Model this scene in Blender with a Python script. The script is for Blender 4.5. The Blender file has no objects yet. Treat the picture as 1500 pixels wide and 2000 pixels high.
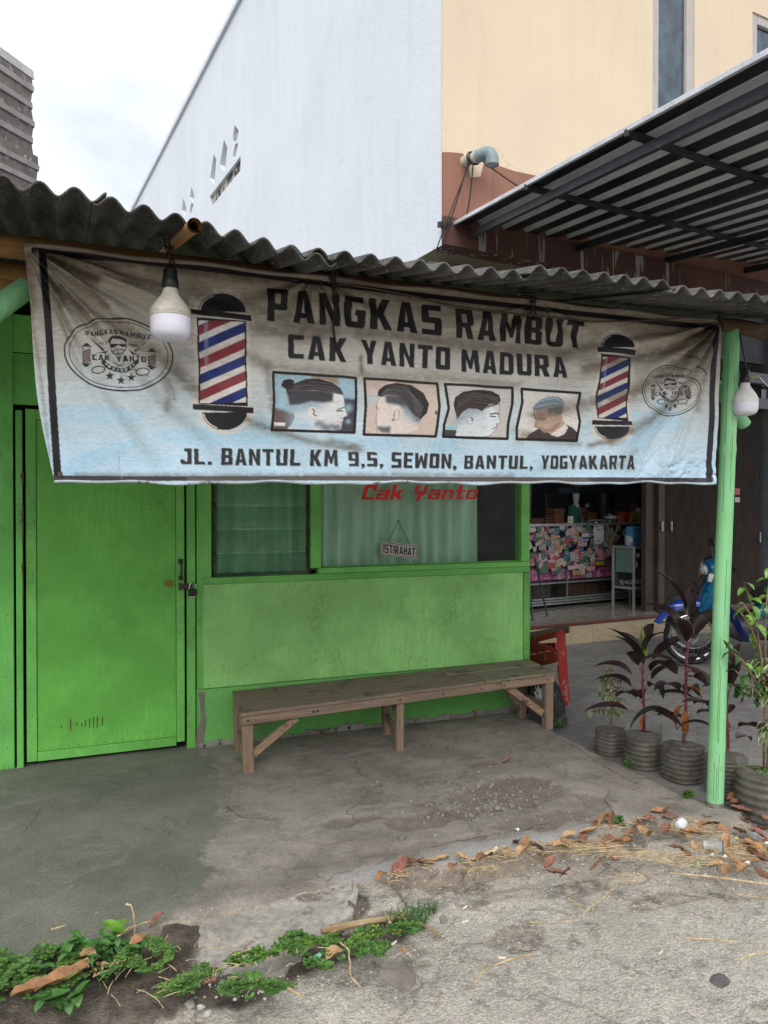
import bpy, bmesh, math, random
import numpy as np
from mathutils import Vector, Matrix

# ------------------------------------------------------------------ camera
PI = math.pi
scene = bpy.context.scene
COL = scene.collection
CAM_H, YAW, PITCH = 1.55, math.radians(22.07), math.radians(0.573)
cam_data = bpy.data.cameras.new("camera")
cam_data.sensor_fit = 'VERTICAL'
cam_data.sensor_height = 36.0
cam_data.lens = 27.0
cam_data.clip_start = 0.05
cam_data.clip_end = 600.0
cam = bpy.data.objects.new("camera", cam_data)
COL.objects.link(cam)
cam.location = (0, 0, CAM_H)
cam.rotation_euler = (PI / 2 - PITCH, 0, -YAW)
scene.camera = cam

# ------------------------------------------------------------------ sky + sun (bright overcast)
SUN_EL, SUN_AZ = math.radians(46), math.radians(205)
SKY_STRENGTH = 0.10
world = bpy.data.worlds.new("World")
scene.world = world
world.use_nodes = True
wn = world.node_tree
wn.nodes.clear()
w_out = wn.nodes.new("ShaderNodeOutputWorld")
w_bg = wn.nodes.new("ShaderNodeBackground")
w_bg.inputs['Strength'].default_value = SKY_STRENGTH
w_sky = wn.nodes.new("ShaderNodeTexSky")
w_sky.sky_type = 'NISHITA'
w_sky.sun_disc = False
w_sky.sun_elevation = SUN_EL
w_sky.sun_rotation = SUN_AZ
w_sky.dust_density = 2.5
w_tc = wn.nodes.new("ShaderNodeTexCoord")
w_map = wn.nodes.new("ShaderNodeMapping")
w_map.inputs['Scale'].default_value = (1.0, 1.0, 1.6)
w_map.inputs['Location'].default_value = (0.35, 0.1, 0.2)
w_no = wn.nodes.new("ShaderNodeTexNoise")
w_no.inputs['Scale'].default_value = 2.3
w_no.inputs['Detail'].default_value = 7
w_rp = wn.nodes.new("ShaderNodeValToRGB")
w_rp.color_ramp.elements[0].position = 0.45
w_rp.color_ramp.elements[0].color = (0.52, 0.52, 0.52, 1)
w_rp.color_ramp.elements[1].position = 0.64
w_rp.color_ramp.elements[1].color = (1, 1, 1, 1)
w_mix = wn.nodes.new("ShaderNodeMixRGB")
w_mix.inputs[2].default_value = (8.9, 9.1, 9.5, 1)
# overcast luminance: brighter towards the zenith
w_sep = wn.nodes.new("ShaderNodeSeparateXYZ")
w_g1 = wn.nodes.new("ShaderNodeMath"); w_g1.operation = 'MULTIPLY_ADD'
w_g1.inputs[1].default_value = 0.40; w_g1.inputs[2].default_value = 0.74; w_g1.use_clamp = False
w_mx = wn.nodes.new("ShaderNodeMath"); w_mx.operation = 'MAXIMUM'; w_mx.inputs[1].default_value = 0.0
w_gm = wn.nodes.new("ShaderNodeMixRGB"); w_gm.blend_type = 'MULTIPLY'; w_gm.inputs[0].default_value = 1.0
wn.links.new(w_tc.outputs['Generated'], w_sep.inputs[0])
wn.links.new(w_sep.outputs['Z'], w_mx.inputs[0])
wn.links.new(w_mx.outputs[0], w_g1.inputs[0])
wn.links.new(w_tc.outputs['Generated'], w_map.inputs['Vector'])
wn.links.new(w_map.outputs[0], w_no.inputs['Vector'])
wn.links.new(w_no.outputs['Fac'], w_rp.inputs[0])
wn.links.new(w_rp.outputs[0], w_mix.inputs[0])
wn.links.new(w_sky.outputs[0], w_mix.inputs[1])
wn.links.new(w_mix.outputs[0], w_gm.inputs[1])
wn.links.new(w_g1.outputs[0], w_gm.inputs[2])
wn.links.new(w_gm.outputs[0], w_bg.inputs['Color'])
wn.links.new(w_bg.outputs[0], w_out.inputs['Surface'])

sun_data = bpy.data.lights.new("sun", 'SUN')
sun_data.energy = 1.4
sun_data.angle = math.radians(50)
sun_data.color = (1.0, 0.96, 0.9)
sun = bpy.data.objects.new("sun", sun_data)
COL.objects.link(sun)
sun.rotation_euler = (PI / 2 - SUN_EL, 0, PI - SUN_AZ)

scene.view_settings.view_transform = 'Standard'
scene.view_settings.look = 'None'
scene.view_settings.exposure = 0.78
scene.view_settings.gamma = 1.0
scene.view_settings.use_curve_mapping = False
scene.cycles.max_bounces = 8
scene.cycles.transparent_max_bounces = 16

# ------------------------------------------------------------------ photograph measurements -> places in metres
FPX = 1500.0
_R = cam.rotation_euler.to_matrix()

def ray(u, v):
    """direction of sight through a photo measurement (u right, v down, 1500x2000)"""
    return _R @ Vector(((u - 750) / FPX, (1000 - v) / FPX, -1.0))

def atY(u, v, Y):
    d = ray(u, v); t = Y / d.y
    return Vector((d.x * t, Y, CAM_H + d.z * t))

def atZ(u, v, z=0.0):
    d = ray(u, v); t = (z - CAM_H) / d.z
    return Vector((d.x * t, d.y * t, z))

def atT(u, v, t):
    d = ray(u, v)
    return Vector((0, 0, CAM_H)) + d * t

def atPlane(u, v, p, n):
    d = ray(u, v); o = Vector((0, 0, CAM_H)); n = Vector(n)
    return o + d * ((Vector(p) - o).dot(n) / d.dot(n))

def to_px(P):
    """numpy (N,3) -> photo measurement (used to lay the flat print out on the banner)"""
    Rt = np.array(_R.transposed())
    q = (P - np.array([0, 0, CAM_H])) @ Rt.T
    return 750 + FPX * q[:, 0] / -q[:, 2], 1000 - FPX * q[:, 1] / -q[:, 2]

rnd = random.Random(7)

# ------------------------------------------------------------------ object helpers
def tag(o, label=None, cat=None, group=None, kind=None):
    if label: o['label'] = label
    if cat: o['category'] = cat
    if group: o['group'] = group
    if kind: o['kind'] = kind
    return o

WORLD_LOC = {}

def thing(name, label, cat, loc=(0, 0, 0), group=None):
    o = bpy.data.objects.new(name, None)
    o.empty_display_size = 0.1
    COL.objects.link(o)
    o.location = loc
    WORLD_LOC[o.name] = Vector(loc)
    return tag(o, label, cat, group)

def new_obj(name, mesh, parent=None, origin=None):
    o = bpy.data.objects.new(name, mesh)
    COL.objects.link(o)
    if parent is not None:
        o.parent = parent
        WORLD_LOC[o.name] = WORLD_LOC[parent.name]
    else:
        o.location = origin or (0, 0, 0)
        WORLD_LOC[o.name] = Vector(origin or (0, 0, 0))
    return o

def obj(name, bm, m, parent=None, origin=None, smooth=False):
    """link a bmesh given in world coordinates as one object (moved to its parent's or own origin)"""
    off = WORLD_LOC[parent.name] if parent is not None else Vector(origin or (0, 0, 0))
    if off.length:
        bmesh.ops.translate(bm, verts=bm.verts, vec=-off)
    me = bpy.data.meshes.new(name)
    bm.normal_update()
    bm.to_mesh(me); bm.free()
    if smooth is True:
        me.polygons.foreach_set('use_smooth', [True] * len(me.polygons))
    for mm in (m if isinstance(m, (list, tuple)) else [m]):
        me.materials.append(mm)
    o = new_obj(name, me, parent, origin)
    if smooth == 'auto':
        me.polygons.foreach_set('use_smooth', [True] * len(me.polygons))
        md = o.modifiers.new('smooth by angle', 'EDGE_SPLIT')
        md.split_angle = math.radians(40)
    return o

def pydata(name, verts, faces, m, parent=None, origin=None, smooth=False):
    bm = bmesh.new()
    vs = [bm.verts.new(v) for v in verts]
    for f in faces:
        try: bm.faces.new([vs[i] for i in f])
        except ValueError: pass
    return obj(name, bm, m, parent, origin, smooth)

def copy_tree(o, loc=None, rotz=None, parent=None):
    c = o.copy(); COL.objects.link(c)
    if parent is not None: c.parent = parent
    if loc is not None: c.location = loc
    if rotz is not None: c.rotation_euler = (0, 0, rotz)
    for ch in o.children:
        copy_tree(ch, parent=c)
    return c

# ------------------------------------------------------------------ shape helpers (all add to a bmesh)
def add_box(bm, c, s, M=None, bevel=0.0, seg=1):
    r = bmesh.ops.create_cube(bm, size=1.0)
    vs = r['verts']
    bmesh.ops.scale(bm, vec=s, verts=vs)
    if bevel > 0:
        es = {e for v in vs for e in v.link_edges}
        r2 = bmesh.ops.bevel(bm, geom=list(es), offset=min(bevel, min(s) * 0.45), segments=seg, affect='EDGES', profile=0.6)
        vs = list({v for f in r2['faces'] for v in f.verts} | {v for v in vs if v.is_valid})
    if M is not None:
        bmesh.ops.transform(bm, matrix=M, verts=vs)
    bmesh.ops.translate(bm, vec=Vector(c), verts=vs)
    return vs

def box(bm, x0, x1, y0, y1, z0, z1, bevel=0.0):
    return add_box(bm, ((x0+x1)/2, (y0+y1)/2, (z0+z1)/2), (abs(x1-x0), abs(y1-y0), abs(z1-z0)), bevel=bevel)

def frame_of(d, up=(0, 0, 1)):
    x = Vector(d).normalized()
    u = Vector(up)
    if abs(x.dot(u)) > 0.98: u = Vector((1, 0, 0))
    y = u.cross(x).normalized(); z = x.cross(y)
    return Matrix((x, y, z)).transposed().to_4x4()

def bar(bm, p, q, w, h, bevel=0.002, up=(0, 0, 1)):
    """square bar from p to q; w across, h along 'up'"""
    p, q = Vector(p), Vector(q)
    return add_box(bm, (p+q)/2, ((q-p).length, w, h), frame_of(q-p, up), bevel)

def tube(bm, pts, rad, seg=10, caps=True):
    pts = [Vector(p) for p in pts]
    n = len(pts)
    rads = rad if isinstance(rad, (list, tuple)) else [rad] * n
    rings = []
    prev = None
    for i, p in enumerate(pts):
        d = (pts[min(i+1, n-1)] - pts[max(i-1, 0)])
        if d.length < 1e-9: d = Vector((0, 0, 1))
        d.normalize()
        if prev is None:
            a = Vector((0, 0, 1)) if abs(d.z) < 0.9 else Vector((1, 0, 0))
            x = a.cross(d).normalized()
        else:
            x = (prev - d * prev.dot(d))
            x = x.normalized() if x.length > 1e-6 else Vector((1, 0, 0)).cross(d).normalized()
        prev = x
        y = d.cross(x)
        rings.append([bm.verts.new(p + (x*math.cos(a) + y*math.sin(a)) * rads[i]) for a in [2*PI*k/seg for k in range(seg)]])
    for a, b in zip(rings, rings[1:]):
        for k in range(seg):
            bm.faces.new((a[k], a[(k+1) % seg], b[(k+1) % seg], b[k]))
    if caps:
        bm.faces.new(rings[0][::-1]); bm.faces.new(rings[-1])
    return rings

def lathe(bm, prof, c=(0, 0, 0), seg=32, wob=None):
    """profile of (r, z) round a vertical axis through c"""
    c = Vector(c); rings = []
    for (r, z) in prof:
        if r < 1e-6:
            rings.append([bm.verts.new(c + Vector((0, 0, z)))])
        else:
            rg = []
            for k in range(seg):
                a = 2*PI*k/seg
                rr = r * (1 + (wob(a, z) if wob else 0))
                rg.append(bm.verts.new(c + Vector((math.cos(a)*rr, math.sin(a)*rr, z))))
            rings.append(rg)
    for a, b in zip(rings, rings[1:]):
        if len(a) == 1 and len(b) == 1: continue
        for k in range(seg):
            k2 = (k+1) % seg
            if len(a) == 1: bm.faces.new((a[0], b[k2], b[k]))
            elif len(b) == 1: bm.faces.new((a[k], a[k2], b[0]))
            else: bm.faces.new((a[k], a[k2], b[k2], b[k]))

def prism(bm, pts, n, depth):
    """closed outline pts (3-D) extruded by depth along n"""
    n = Vector(n).normalized() * depth
    a = [bm.verts.new(Vector(p)) for p in pts]
    b = [bm.verts.new(Vector(p) + n) for p in pts]
    k = len(pts)
    fs = [bm.faces.new(a), bm.faces.new(b[::-1])]
    for i in range(k):
        fs.append(bm.faces.new((a[i], b[i], b[(i+1) % k], a[(i+1) % k])))
    bmesh.ops.recalc_face_normals(bm, faces=fs)

# ------------------------------------------------------------------ noise for relief (numpy)
def vnoise(x, y, seed=0):
    x = np.asarray(x, float); y = np.asarray(y, float)
    xi = np.floor(x).astype(np.int64); yi = np.floor(y).astype(np.int64)
    xf = x - xi; yf = y - yi
    def h(a, b):
        n = (a * 374761393 + b * 668265263 + seed * 1442695041) & 0xFFFFFFFF
        n = ((n ^ (n >> 13)) * 1274126177) & 0xFFFFFFFF
        return ((n ^ (n >> 16)) & 0xFFFF) / 65535.0
    sx = xf*xf*(3-2*xf); sy = yf*yf*(3-2*yf)
    a = h(xi, yi)*(1-sx) + h(xi+1, yi)*sx
    b = h(xi, yi+1)*(1-sx) + h(xi+1, yi+1)*sx
    return a*(1-sy) + b*sy

def fbm(x, y, oct=4, seed=0):
    s = 0; a = 0.5; t = 0
    for i in range(oct):
        s = s + a * vnoise(x * 2**i, y * 2**i, seed + i * 17); t += a; a *= 0.5
    return s / t

def grid_mesh(name, P, m, attrs=None, colors=None, smooth=True):
    """P (rows, cols, 3) -> mesh object data with optional float / colour point attributes"""
    nr, nc = P.shape[:2]
    me = bpy.data.meshes.new(name)
    idx = np.arange(nr * nc).reshape(nr, nc)
    q = np.stack([idx[:-1, :-1], idx[:-1, 1:], idx[1:, 1:], idx[1:, :-1]], -1).reshape(-1, 4)
    nf = len(q)
    me.vertices.add(nr * nc); me.loops.add(nf * 4); me.polygons.add(nf)
    me.vertices.foreach_set('co', P.reshape(-1).astype(np.float32))
    me.loops.foreach_set('vertex_index', q.reshape(-1).astype(np.int32))
    me.polygons.foreach_set('loop_start', np.arange(0, nf * 4, 4, dtype=np.int32))
    me.polygons.foreach_set('use_smooth', np.full(nf, smooth))
    me.update(calc_edges=True)
    for k, v in (attrs or {}).items():
        a = me.attributes.new(k, 'FLOAT', 'POINT')
        a.data.foreach_set('value', np.asarray(v, np.float32).reshape(-1))
    for k, v in (colors or {}).items():
        a = me.attributes.new(k, 'FLOAT_COLOR', 'POINT')
        v = np.asarray(v, np.float32).reshape(-1, 3)
        a.data.foreach_set('color', np.concatenate([v, np.ones((len(v), 1), np.float32)], 1).reshape(-1))
    me.materials.append(m)
    return me
# ------------------------------------------------------------------ procedural materials
def srgb(r, g, b):
    f = lambda c: (c/255/12.92) if c/255 <= 0.04045 else ((c/255+0.055)/1.055)**2.4
    return (f(r), f(g), f(b))

class NT:
    """small node-tree writer"""
    def __init__(self, name):
        self.m = bpy.data.materials.new(name)
        self.m.use_nodes = True
        self.t = self.m.node_tree
        self.b = self.t.nodes['Principled BSDF']
        tc = self.t.nodes.new('ShaderNodeTexCoord')
        oi = self.t.nodes.new('ShaderNodeObjectInfo')
        mul = self.t.nodes.new('ShaderNodeMath'); mul.operation = 'MULTIPLY'; mul.inputs[1].default_value = 23.0
        self.L(oi.outputs['Random'], mul.inputs[0])
        add = self.t.nodes.new('ShaderNodeVectorMath'); add.operation = 'ADD'
        self.L(tc.outputs['Object'], add.inputs[0]); self.L(mul.outputs[0], add.inputs[1])
        self.co = add.outputs[0]
        self.rand = oi.outputs['Random']
    def L(self, a, b): self.t.links.new(a, b)
    def setin(self, s, v):
        if hasattr(v, 'links'): self.L(v, s)
        elif isinstance(v, (tuple, list)): s.default_value = tuple(v) + (1,) if len(v) == 3 and len(s.default_value) == 4 else v
        else: s.default_value = v
    def mapping(self, scale, src=None):
        n = self.t.nodes.new('ShaderNodeMapping'); n.inputs['Scale'].default_value = scale
        self.L(src or self.co, n.inputs['Vector']); return n.outputs[0]
    def noise(self, scale, detail=5, rough=0.6, vec=None, dist=0.0):
        n = self.t.nodes.new('ShaderNodeTexNoise')
        n.inputs['Scale'].default_value = scale; n.inputs['Detail'].default_value = detail
        n.inputs['Roughness'].default_value = rough; n.inputs['Distortion'].default_value = dist
        self.L(vec or self.co, n.inputs['Vector'])
        r = self.t.nodes.new('ShaderNodeMapRange')
        r.inputs['From Min'].default_value = 0.22; r.inputs['From Max'].default_value = 0.78
        self.L(n.outputs['Fac'], r.inputs['Value']); return r.outputs[0]
    def warp(self, scale, amt, vec=None):
        n = self.t.nodes.new('ShaderNodeTexNoise')
        n.inputs['Scale'].default_value = scale; n.inputs['Detail'].default_value = 5
        self.L(vec or self.co, n.inputs['Vector'])
        s = self.t.nodes.new('ShaderNodeVectorMath'); s.operation = 'MULTIPLY_ADD'
        s.inputs[1].default_value = (amt,)*3
        self.L(n.outputs['Color'], s.inputs[0]); self.L(vec or self.co, s.inputs[2]); return s.outputs[0]
    def voro(self, scale, feat='F1', vec=None, out='Distance'):
        n = self.t.nodes.new('ShaderNodeTexVoronoi'); n.feature = feat
        n.inputs['Scale'].default_value = scale
        self.L(vec or self.co, n.inputs['Vector']); return n.outputs[out]
    def ramp(self, f, stops):
        n = self.t.nodes.new('ShaderNodeValToRGB')
        e = n.color_ramp.elements
        while len(e) < len(stops): e.new(0.5)
        for i, (p, c) in enumerate(stops):
            e[i].position = p
            e[i].color = (c, c, c, 1) if not isinstance(c, (tuple, list)) else tuple(c) + (1,)
        self.L(f, n.inputs[0]); return n.outputs[0]
    def mix(self, f, a, b, mode='MIX'):
        n = self.t.nodes.new('ShaderNodeMixRGB'); n.blend_type = mode
        self.setin(n.inputs[0], f); self.setin(n.inputs[1], a); self.setin(n.inputs[2], b)
        return n.outputs[0]
    def math(self, op, a, b=0.5):
        n = self.t.nodes.new('ShaderNodeMath'); n.operation = op
        self.setin(n.inputs[0], a); self.setin(n.inputs[1], b); return n.outputs[0]
    def attr(self, name, out='Fac'):
        n = self.t.nodes.new('ShaderNodeAttribute'); n.attribute_name = name; return n.outputs[out]
    def bump(self, h, strength=0.3, dist=0.01):
        n = self.t.nodes.new('ShaderNodeBump')
        n.inputs['Strength'].default_value = strength; n.inputs['Distance'].default_value = dist
        self.L(h, n.inputs['Height']); self.L(n.outputs[0], self.b.inputs['Normal'])
    def set(self, **k):
        names = dict(color='Base Color', rough='Roughness', metal='Metallic', spec='Specular IOR Level', trans='Transmission Weight', alpha='Alpha', ior='IOR', sheen='Sheen Weight', coat='Coat Weight', sss='Subsurface Weight')
        for a, v in k.items(): self.setin(self.b.inputs[names[a]], v)
        return self.m

def mat(name, c1, c2=None, scale=4.0, rough=0.75, bump=0.15, bscale=60, bdist=0.004, metal=0.0,
        stretch=(1, 1, 1), spot=None, spot_scale=8.0, spot_lo=0.62, spot_w=0.05, var=0.12, spec=0.4, coat=0.0):
    """two-tone mottled surface with fine relief and optional worn spots of another colour"""
    t = NT(name)
    c2 = c2 or tuple(x * 0.8 for x in c1)
    v = t.mapping(stretch)
    col = t.mix(t.ramp(t.noise(scale, 6, 0.65, v), [(0.35, 0.0), (0.68, 1.0)]), c1, c2)
    fine = t.noise(scale * 9, 4, 0.7, v)
    col = t.mix(1.0, col, t.ramp(fine, [(0.25, 1 - var), (0.75, 1 + var * 0.6)]), 'MULTIPLY')
    r = t.ramp(t.noise(scale * 3, 4, 0.6, v), [(0.3, max(0, rough - 0.08)), (0.7, min(1, rough + 0.08))])
    if spot:
        m = t.ramp(t.noise(spot_scale, 8, 0.7, v), [(spot_lo, 0.0), (spot_lo + spot_w, 1.0)])
        col = t.mix(m, col, spot)
    if bump: t.bump(t.noise(bscale, 6, 0.65, v), bump, bdist)
    return t.set(color=col, rough=r, metal=metal, spec=spec, coat=coat)

GREEN = (0.085, 0.40, 0.060)
def green_paint(name, base, dirt=0.5, chips=0.93):
    """old hand-brushed gloss paint: brush streaks, sooty grime patches, small chips to wood"""
    t = NT(name)
    v = t.mapping((1, 1, 1)); s = t.mapping((9, 9, 1.2))
    lighter = tuple(min(1, x * 1.18 + 0.012) for x in base)
    darker = tuple(x * 0.89 for x in base)
    col = t.mix(t.ramp(t.noise(2.2, 4, 0.6, v), [(0.3, 0.0), (0.7, 1.0)]), darker, lighter)
    col = t.mix(t.ramp(t.noise(7, 4, 0.6, s), [(0.3, 0.0), (0.8, 0.45)]), col, tuple(x * 0.82 for x in base))
    grime = t.mix(1.0, t.ramp(t.noise(3.0, 8, 0.72, v), [(0.50, 0.0), (0.80, min(1, dirt*1.7))]),
                  t.ramp(t.noise(75, 5, 0.8, v), [(0.42, 0.05), (0.68, 1.0)]), 'MULTIPLY')
    col = t.mix(grime, col, (0.035, 0.075, 0.02))
    rust = t.ramp(t.noise(5.5, 6, 0.7, v), [(0.86, 0.0), (0.94, 0.6)])
    col = t.mix(rust, col, (0.30, 0.22, 0.03))
    chip = t.ramp(t.noise(26, 5, 0.75, v), [(chips, 0.0), (chips + 0.02, 1.0)])
    col = t.mix(chip, col, (0.045, 0.06, 0.03))
    t.bump(t.mix(0.5, t.noise(38, 5, 0.6, s), t.noise(90, 4, 0.6, v)), 0.18, 0.004)
    r = t.ramp(t.noise(9, 4, 0.6, v), [(0.3, 0.42), (0.7, 0.62)])
    return t.set(color=col, rough=r, spec=0.4)

def wood(name, c1, c2, dark=(0.03, 0.022, 0.016), axis=0, spots=0.66, rough=0.85):
    """bare weathered timber, grain running along the given axis"""
    t = NT(name)
    st = [14, 14, 14]; st[axis] = 0.9
    g = t.mapping(tuple(st)); v = t.mapping((1, 1, 1))
    col = t.mix(t.ramp(t.noise(3.5, 6, 0.7, g), [(0.3, 0.0), (0.7, 1.0)]), c1, c2)
    col = t.mix(t.ramp(t.noise(9, 4, 0.7, g, 0.6), [(0.64, 0.0), (0.85, 0.5)]), col, dark)
    col = t.mix(t.ramp(t.noise(5, 7, 0.75, v), [(spots + .02, 0.0), (spots + 0.16, 0.8)]), col, dark)
    col = t.mix(t.ramp(t.noise(2.2, 4, 0.6, v), [(0.35, 0.0), (0.75, 0.5)]), col, tuple(x * 1.25 for x in c2))
    t.bump(t.noise(8, 6, 0.7, g), 0.5, 0.004)
    return t.set(color=col, rough=rough, spec=0.25)

M = {}
M['green_panel'] = green_paint('green_panel_paint', (0.30, 0.64, 0.185), 0.36)
M['green_door'] = green_paint('green_door_paint', (0.150, 0.50, 0.075), 0.28, chips=0.93)
M['green_trim'] = green_paint('green_trim_paint', (0.170, 0.52, 0.100), 0.4, chips=0.88)
M['green_board'] = green_paint('green_board_paint', (0.150, 0.50, 0.100), 0.4, chips=0.86)
M['black_gap'] = mat('dark_gap', (0.012, 0.012, 0.012), rough=0.95, bump=0)
M['bench_wood'] = wood('bench_wood', (0.31, 0.22, 0.16), (0.19, 0.138, 0.10))
M['bench_top'] = wood('bench_top_wood', (0.265, 0.205, 0.15), (0.165, 0.128, 0.095), dark=(0.05, 0.042, 0.03), spots=0.58)
M['bench_ply'] = wood('bench_mossy_plywood', (0.28, 0.245, 0.170), (0.17, 0.155, 0.10), dark=(0.028, 0.033, 0.016), spots=0.52)
M['leg_wood'] = wood('bench_leg_wood', (0.32, 0.225, 0.155), (0.19, 0.135, 0.095), axis=2)
M['brace_wood'] = wood('bench_brace_wood', (0.40, 0.27, 0.18), (0.21, 0.14, 0.095), spots=0.60)
M['bamboo'] = wood('bare_bamboo', (0.42, 0.23, 0.085), (0.30, 0.15, 0.05), axis=0, spots=0.68, rough=0.5)
M['old_log'] = wood('rotten_log', (0.13, 0.075, 0.045), (0.06, 0.04, 0.028), axis=0, spots=0.52)
M['black_plastic'] = mat('black_plastic', (0.012, 0.012, 0.014), rough=0.4, bump=0.02)
M['rubber'] = mat('black_rubber', (0.016, 0.016, 0.017), rough=0.7, bump=0.1)
M['chrome'] = mat('bright_metal', (0.62, 0.63, 0.66), (0.5, 0.5, 0.52), rough=0.22, bump=0.0, metal=1.0)
M['alu'] = mat('aluminium', (0.48, 0.48, 0.48), (0.38, 0.38, 0.39), rough=0.42, bump=0.05, metal=0.6)
M['alu_dark'] = mat('dull_aluminium', (0.22, 0.23, 0.23), (0.16, 0.165, 0.17), rough=0.5, bump=0.05, metal=0.4)
M['string'] = mat('twisted_wire', (0.03, 0.025, 0.02), rough=0.7, bump=0.1)
M['red_paint'] = mat('flaking_red_paint', (0.36, 0.030, 0.022), (0.25, 0.022, 0.018), scale=6, rough=0.6, spot=(0.32, 0.22, 0.17), spot_scale=26, spot_lo=0.66, spot_w=0.03, stretch=(1, 1, 0.4))
M['soil'] = mat('potting_soil', (0.10, 0.075, 0.052), (0.045, 0.035, 0.025), scale=30, rough=0.95, bump=0.8, bscale=80, bdist=0.01)

def asbestos(name):
    t = NT(name)
    v = t.mapping((1, 1, 1)); s = t.mapping((9, 0.8, 3))
    col = t.mix(t.ramp(t.noise(3, 7, 0.7, v), [(0.3, 0.0), (0.7, 1.0)]), (0.125, 0.122, 0.115), (0.06, 0.06, 0.058))
    col = t.mix(t.ramp(t.noise(16, 5, 0.7, s), [(0.66, 0.0), (0.73, 0.7)]), col, (0.33, 0.30, 0.24))
    col = t.mix(t.ramp(t.noise(6, 7, 0.75, v), [(0.66, 0.0), (0.76, 0.6)]), col, (0.14, 0.10, 0.055))
    t.bump(t.noise(120, 4, 0.7, v), 0.35, 0.003)
    return t.set(color=col, rough=0.92, spec=0.15)
M['asbestos'] = asbestos('weathered_fibre_cement')
M['asbestos_old'] = asbestos('mossy_fibre_cement')

def bamboo_green(name):
    t = NT(name)
    v = t.mapping((1, 1, 1)); s = t.mapping((30, 30, 1.0))
    col = t.mix(t.ramp(t.noise(3, 5, 0.6, v), [(0.3, 0.0), (0.7, 1.0)]), (0.205, 0.52, 0.225), (0.26, 0.57, 0.285))
    col = t.mix(t.ramp(t.noise(3, 5, 0.7, s), [(0.58, 0.0), (0.75, 0.5)]), col, (0.10, 0.36, 0.12))
    col = t.mix(t.ramp(t.noise(24, 5, 0.75, v), [(0.84, 0.0), (0.87, 0.8)]), col, (0.05, 0.12, 0.05))
    col = t.mix(t.ramp(t.noise(7, 6, 0.7, v), [(0.82, 0.0), (0.90, 0.6)]), col, (0.33, 0.34, 0.18))
    t.bump(t.noise(6, 5, 0.7, s), 0.35, 0.003)
    return t.set(color=col, rough=0.5, spec=0.4)
M['bamboo_green'] = bamboo_green('green_painted_bamboo')

def plaster(name, base, dark, streaks=0.35, streak_col=None, crack=True, bump=0.3):
    t = NT(name)
    v = t.mapping((1, 1, 1)); s = t.mapping((2.2, 2.2, 0.22))
    col = t.mix(t.ramp(t.noise(0.5, 6, 0.6, v), [(0.3, 0.0), (0.75, 1.0)]), base, dark)
    col = t.mix(t.ramp(t.noise(2.2, 8, 0.72, s), [(0.50, 0.0), (0.78, streaks)]), col, streak_col or tuple(x * 0.72 for x in dark))
    if crack:
        w = t.warp(1.6, 0.9)
        ck = t.ramp(t.voro(0.45, 'DISTANCE_TO_EDGE', w), [(0.0, 0.35), (0.005, 0.0)])
        ck = t.mix(1.0, ck, t.ramp(t.noise(0.9, 3, 0.5, v), [(0.62, 0.0), (0.75, 1.0)]), 'MULTIPLY')
        col = t.mix(ck, col, tuple(x * 0.55 for x in dark))
    t.bump(t.mix(0.4, t.noise(3, 7, 0.7, v), t.noise(40, 5, 0.7, v)), bump, 0.02)
    return t.set(color=col, rough=0.9, spec=0.2)
M['white_wall'] = plaster('white_plaster', (0.76, 0.81, 0.87), (0.70, 0.755, 0.815), 0.25, (0.56, 0.61, 0.655), bump=0.4)
M['beige_wall'] = plaster('beige_plaster', (0.70, 0.575, 0.42), (0.645, 0.535, 0.40), 0.25, (0.55, 0.47, 0.36))
M['brown_band'] = plaster('brown_plaster', (0.30, 0.155, 0.11), (0.25, 0.13, 0.095), 0.4, crack=False)
M['ledge'] = plaster('ledge_plaster', (0.33, 0.29, 0.21), (0.28, 0.25, 0.18), 0.3, crack=False)

def drip_band():
    t = NT('brown_band_with_white_drips')
    v = t.mapping((1, 1, 1)); s = t.mapping((1, 1, 0.06))
    col = t.mix(t.ramp(t.noise(1.4, 5, 0.6, v), [(0.3, 0.0), (0.7, 1.0)]), (0.13, 0.06, 0.048), (0.085, 0.042, 0.034))
    d = t.ramp(t.noise(17, 2, 0.5, s), [(0.66, 0.0), (0.70, 0.85)])
    d = t.mix(1.0, d, t.ramp(t.noise(1.6, 3, 0.5, v), [(0.42, 0.0), (0.55, 1.0)]), 'MULTIPLY')
    col = t.mix(d, col, (0.42, 0.40, 0.37))
    return t.set(color=col, rough=0.85)
M['drip_band'] = drip_band()
M['steel'] = mat('dark_painted_steel', (0.045, 0.045, 0.055), (0.030, 0.030, 0.038), rough=0.45, bump=0.03)
M['steel_grey'] = mat('grey_painted_steel', (0.075, 0.073, 0.085), (0.055, 0.053, 0.06), rough=0.42, bump=0.03)
def galv(name, c, rough=0.3):
    t = NT(name)
    v = t.mapping((1, 1, 1)); s = t.mapping((5, 0.5, 1))
    col = t.mix(t.ramp(t.noise(3, 5, 0.6, s), [(0.3, 0.0), (0.7, 1.0)]), c, tuple(x * 0.75 for x in c))
    return t.set(color=col, rough=rough, metal=0.85)
M['galv'] = galv('zinc_alloy_sheet', (0.62, 0.63, 0.67), 0.22)
M['zinc_brown'] = mat('weathered_brown_zinc', (0.22, 0.185, 0.17), (0.15, 0.125, 0.115), scale=3, rough=0.6, bump=0.1, metal=0.0, stretch=(0.6, 4, 4), spot=(0.42, 0.40, 0.38), spot_scale=5, spot_lo=0.6, spot_w=0.1)
M['window_wood'] = wood('grey_window_timber', (0.50, 0.47, 0.45), (0.38, 0.36, 0.345), dark=(0.22, 0.20, 0.19), axis=2, spots=0.75)

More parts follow.
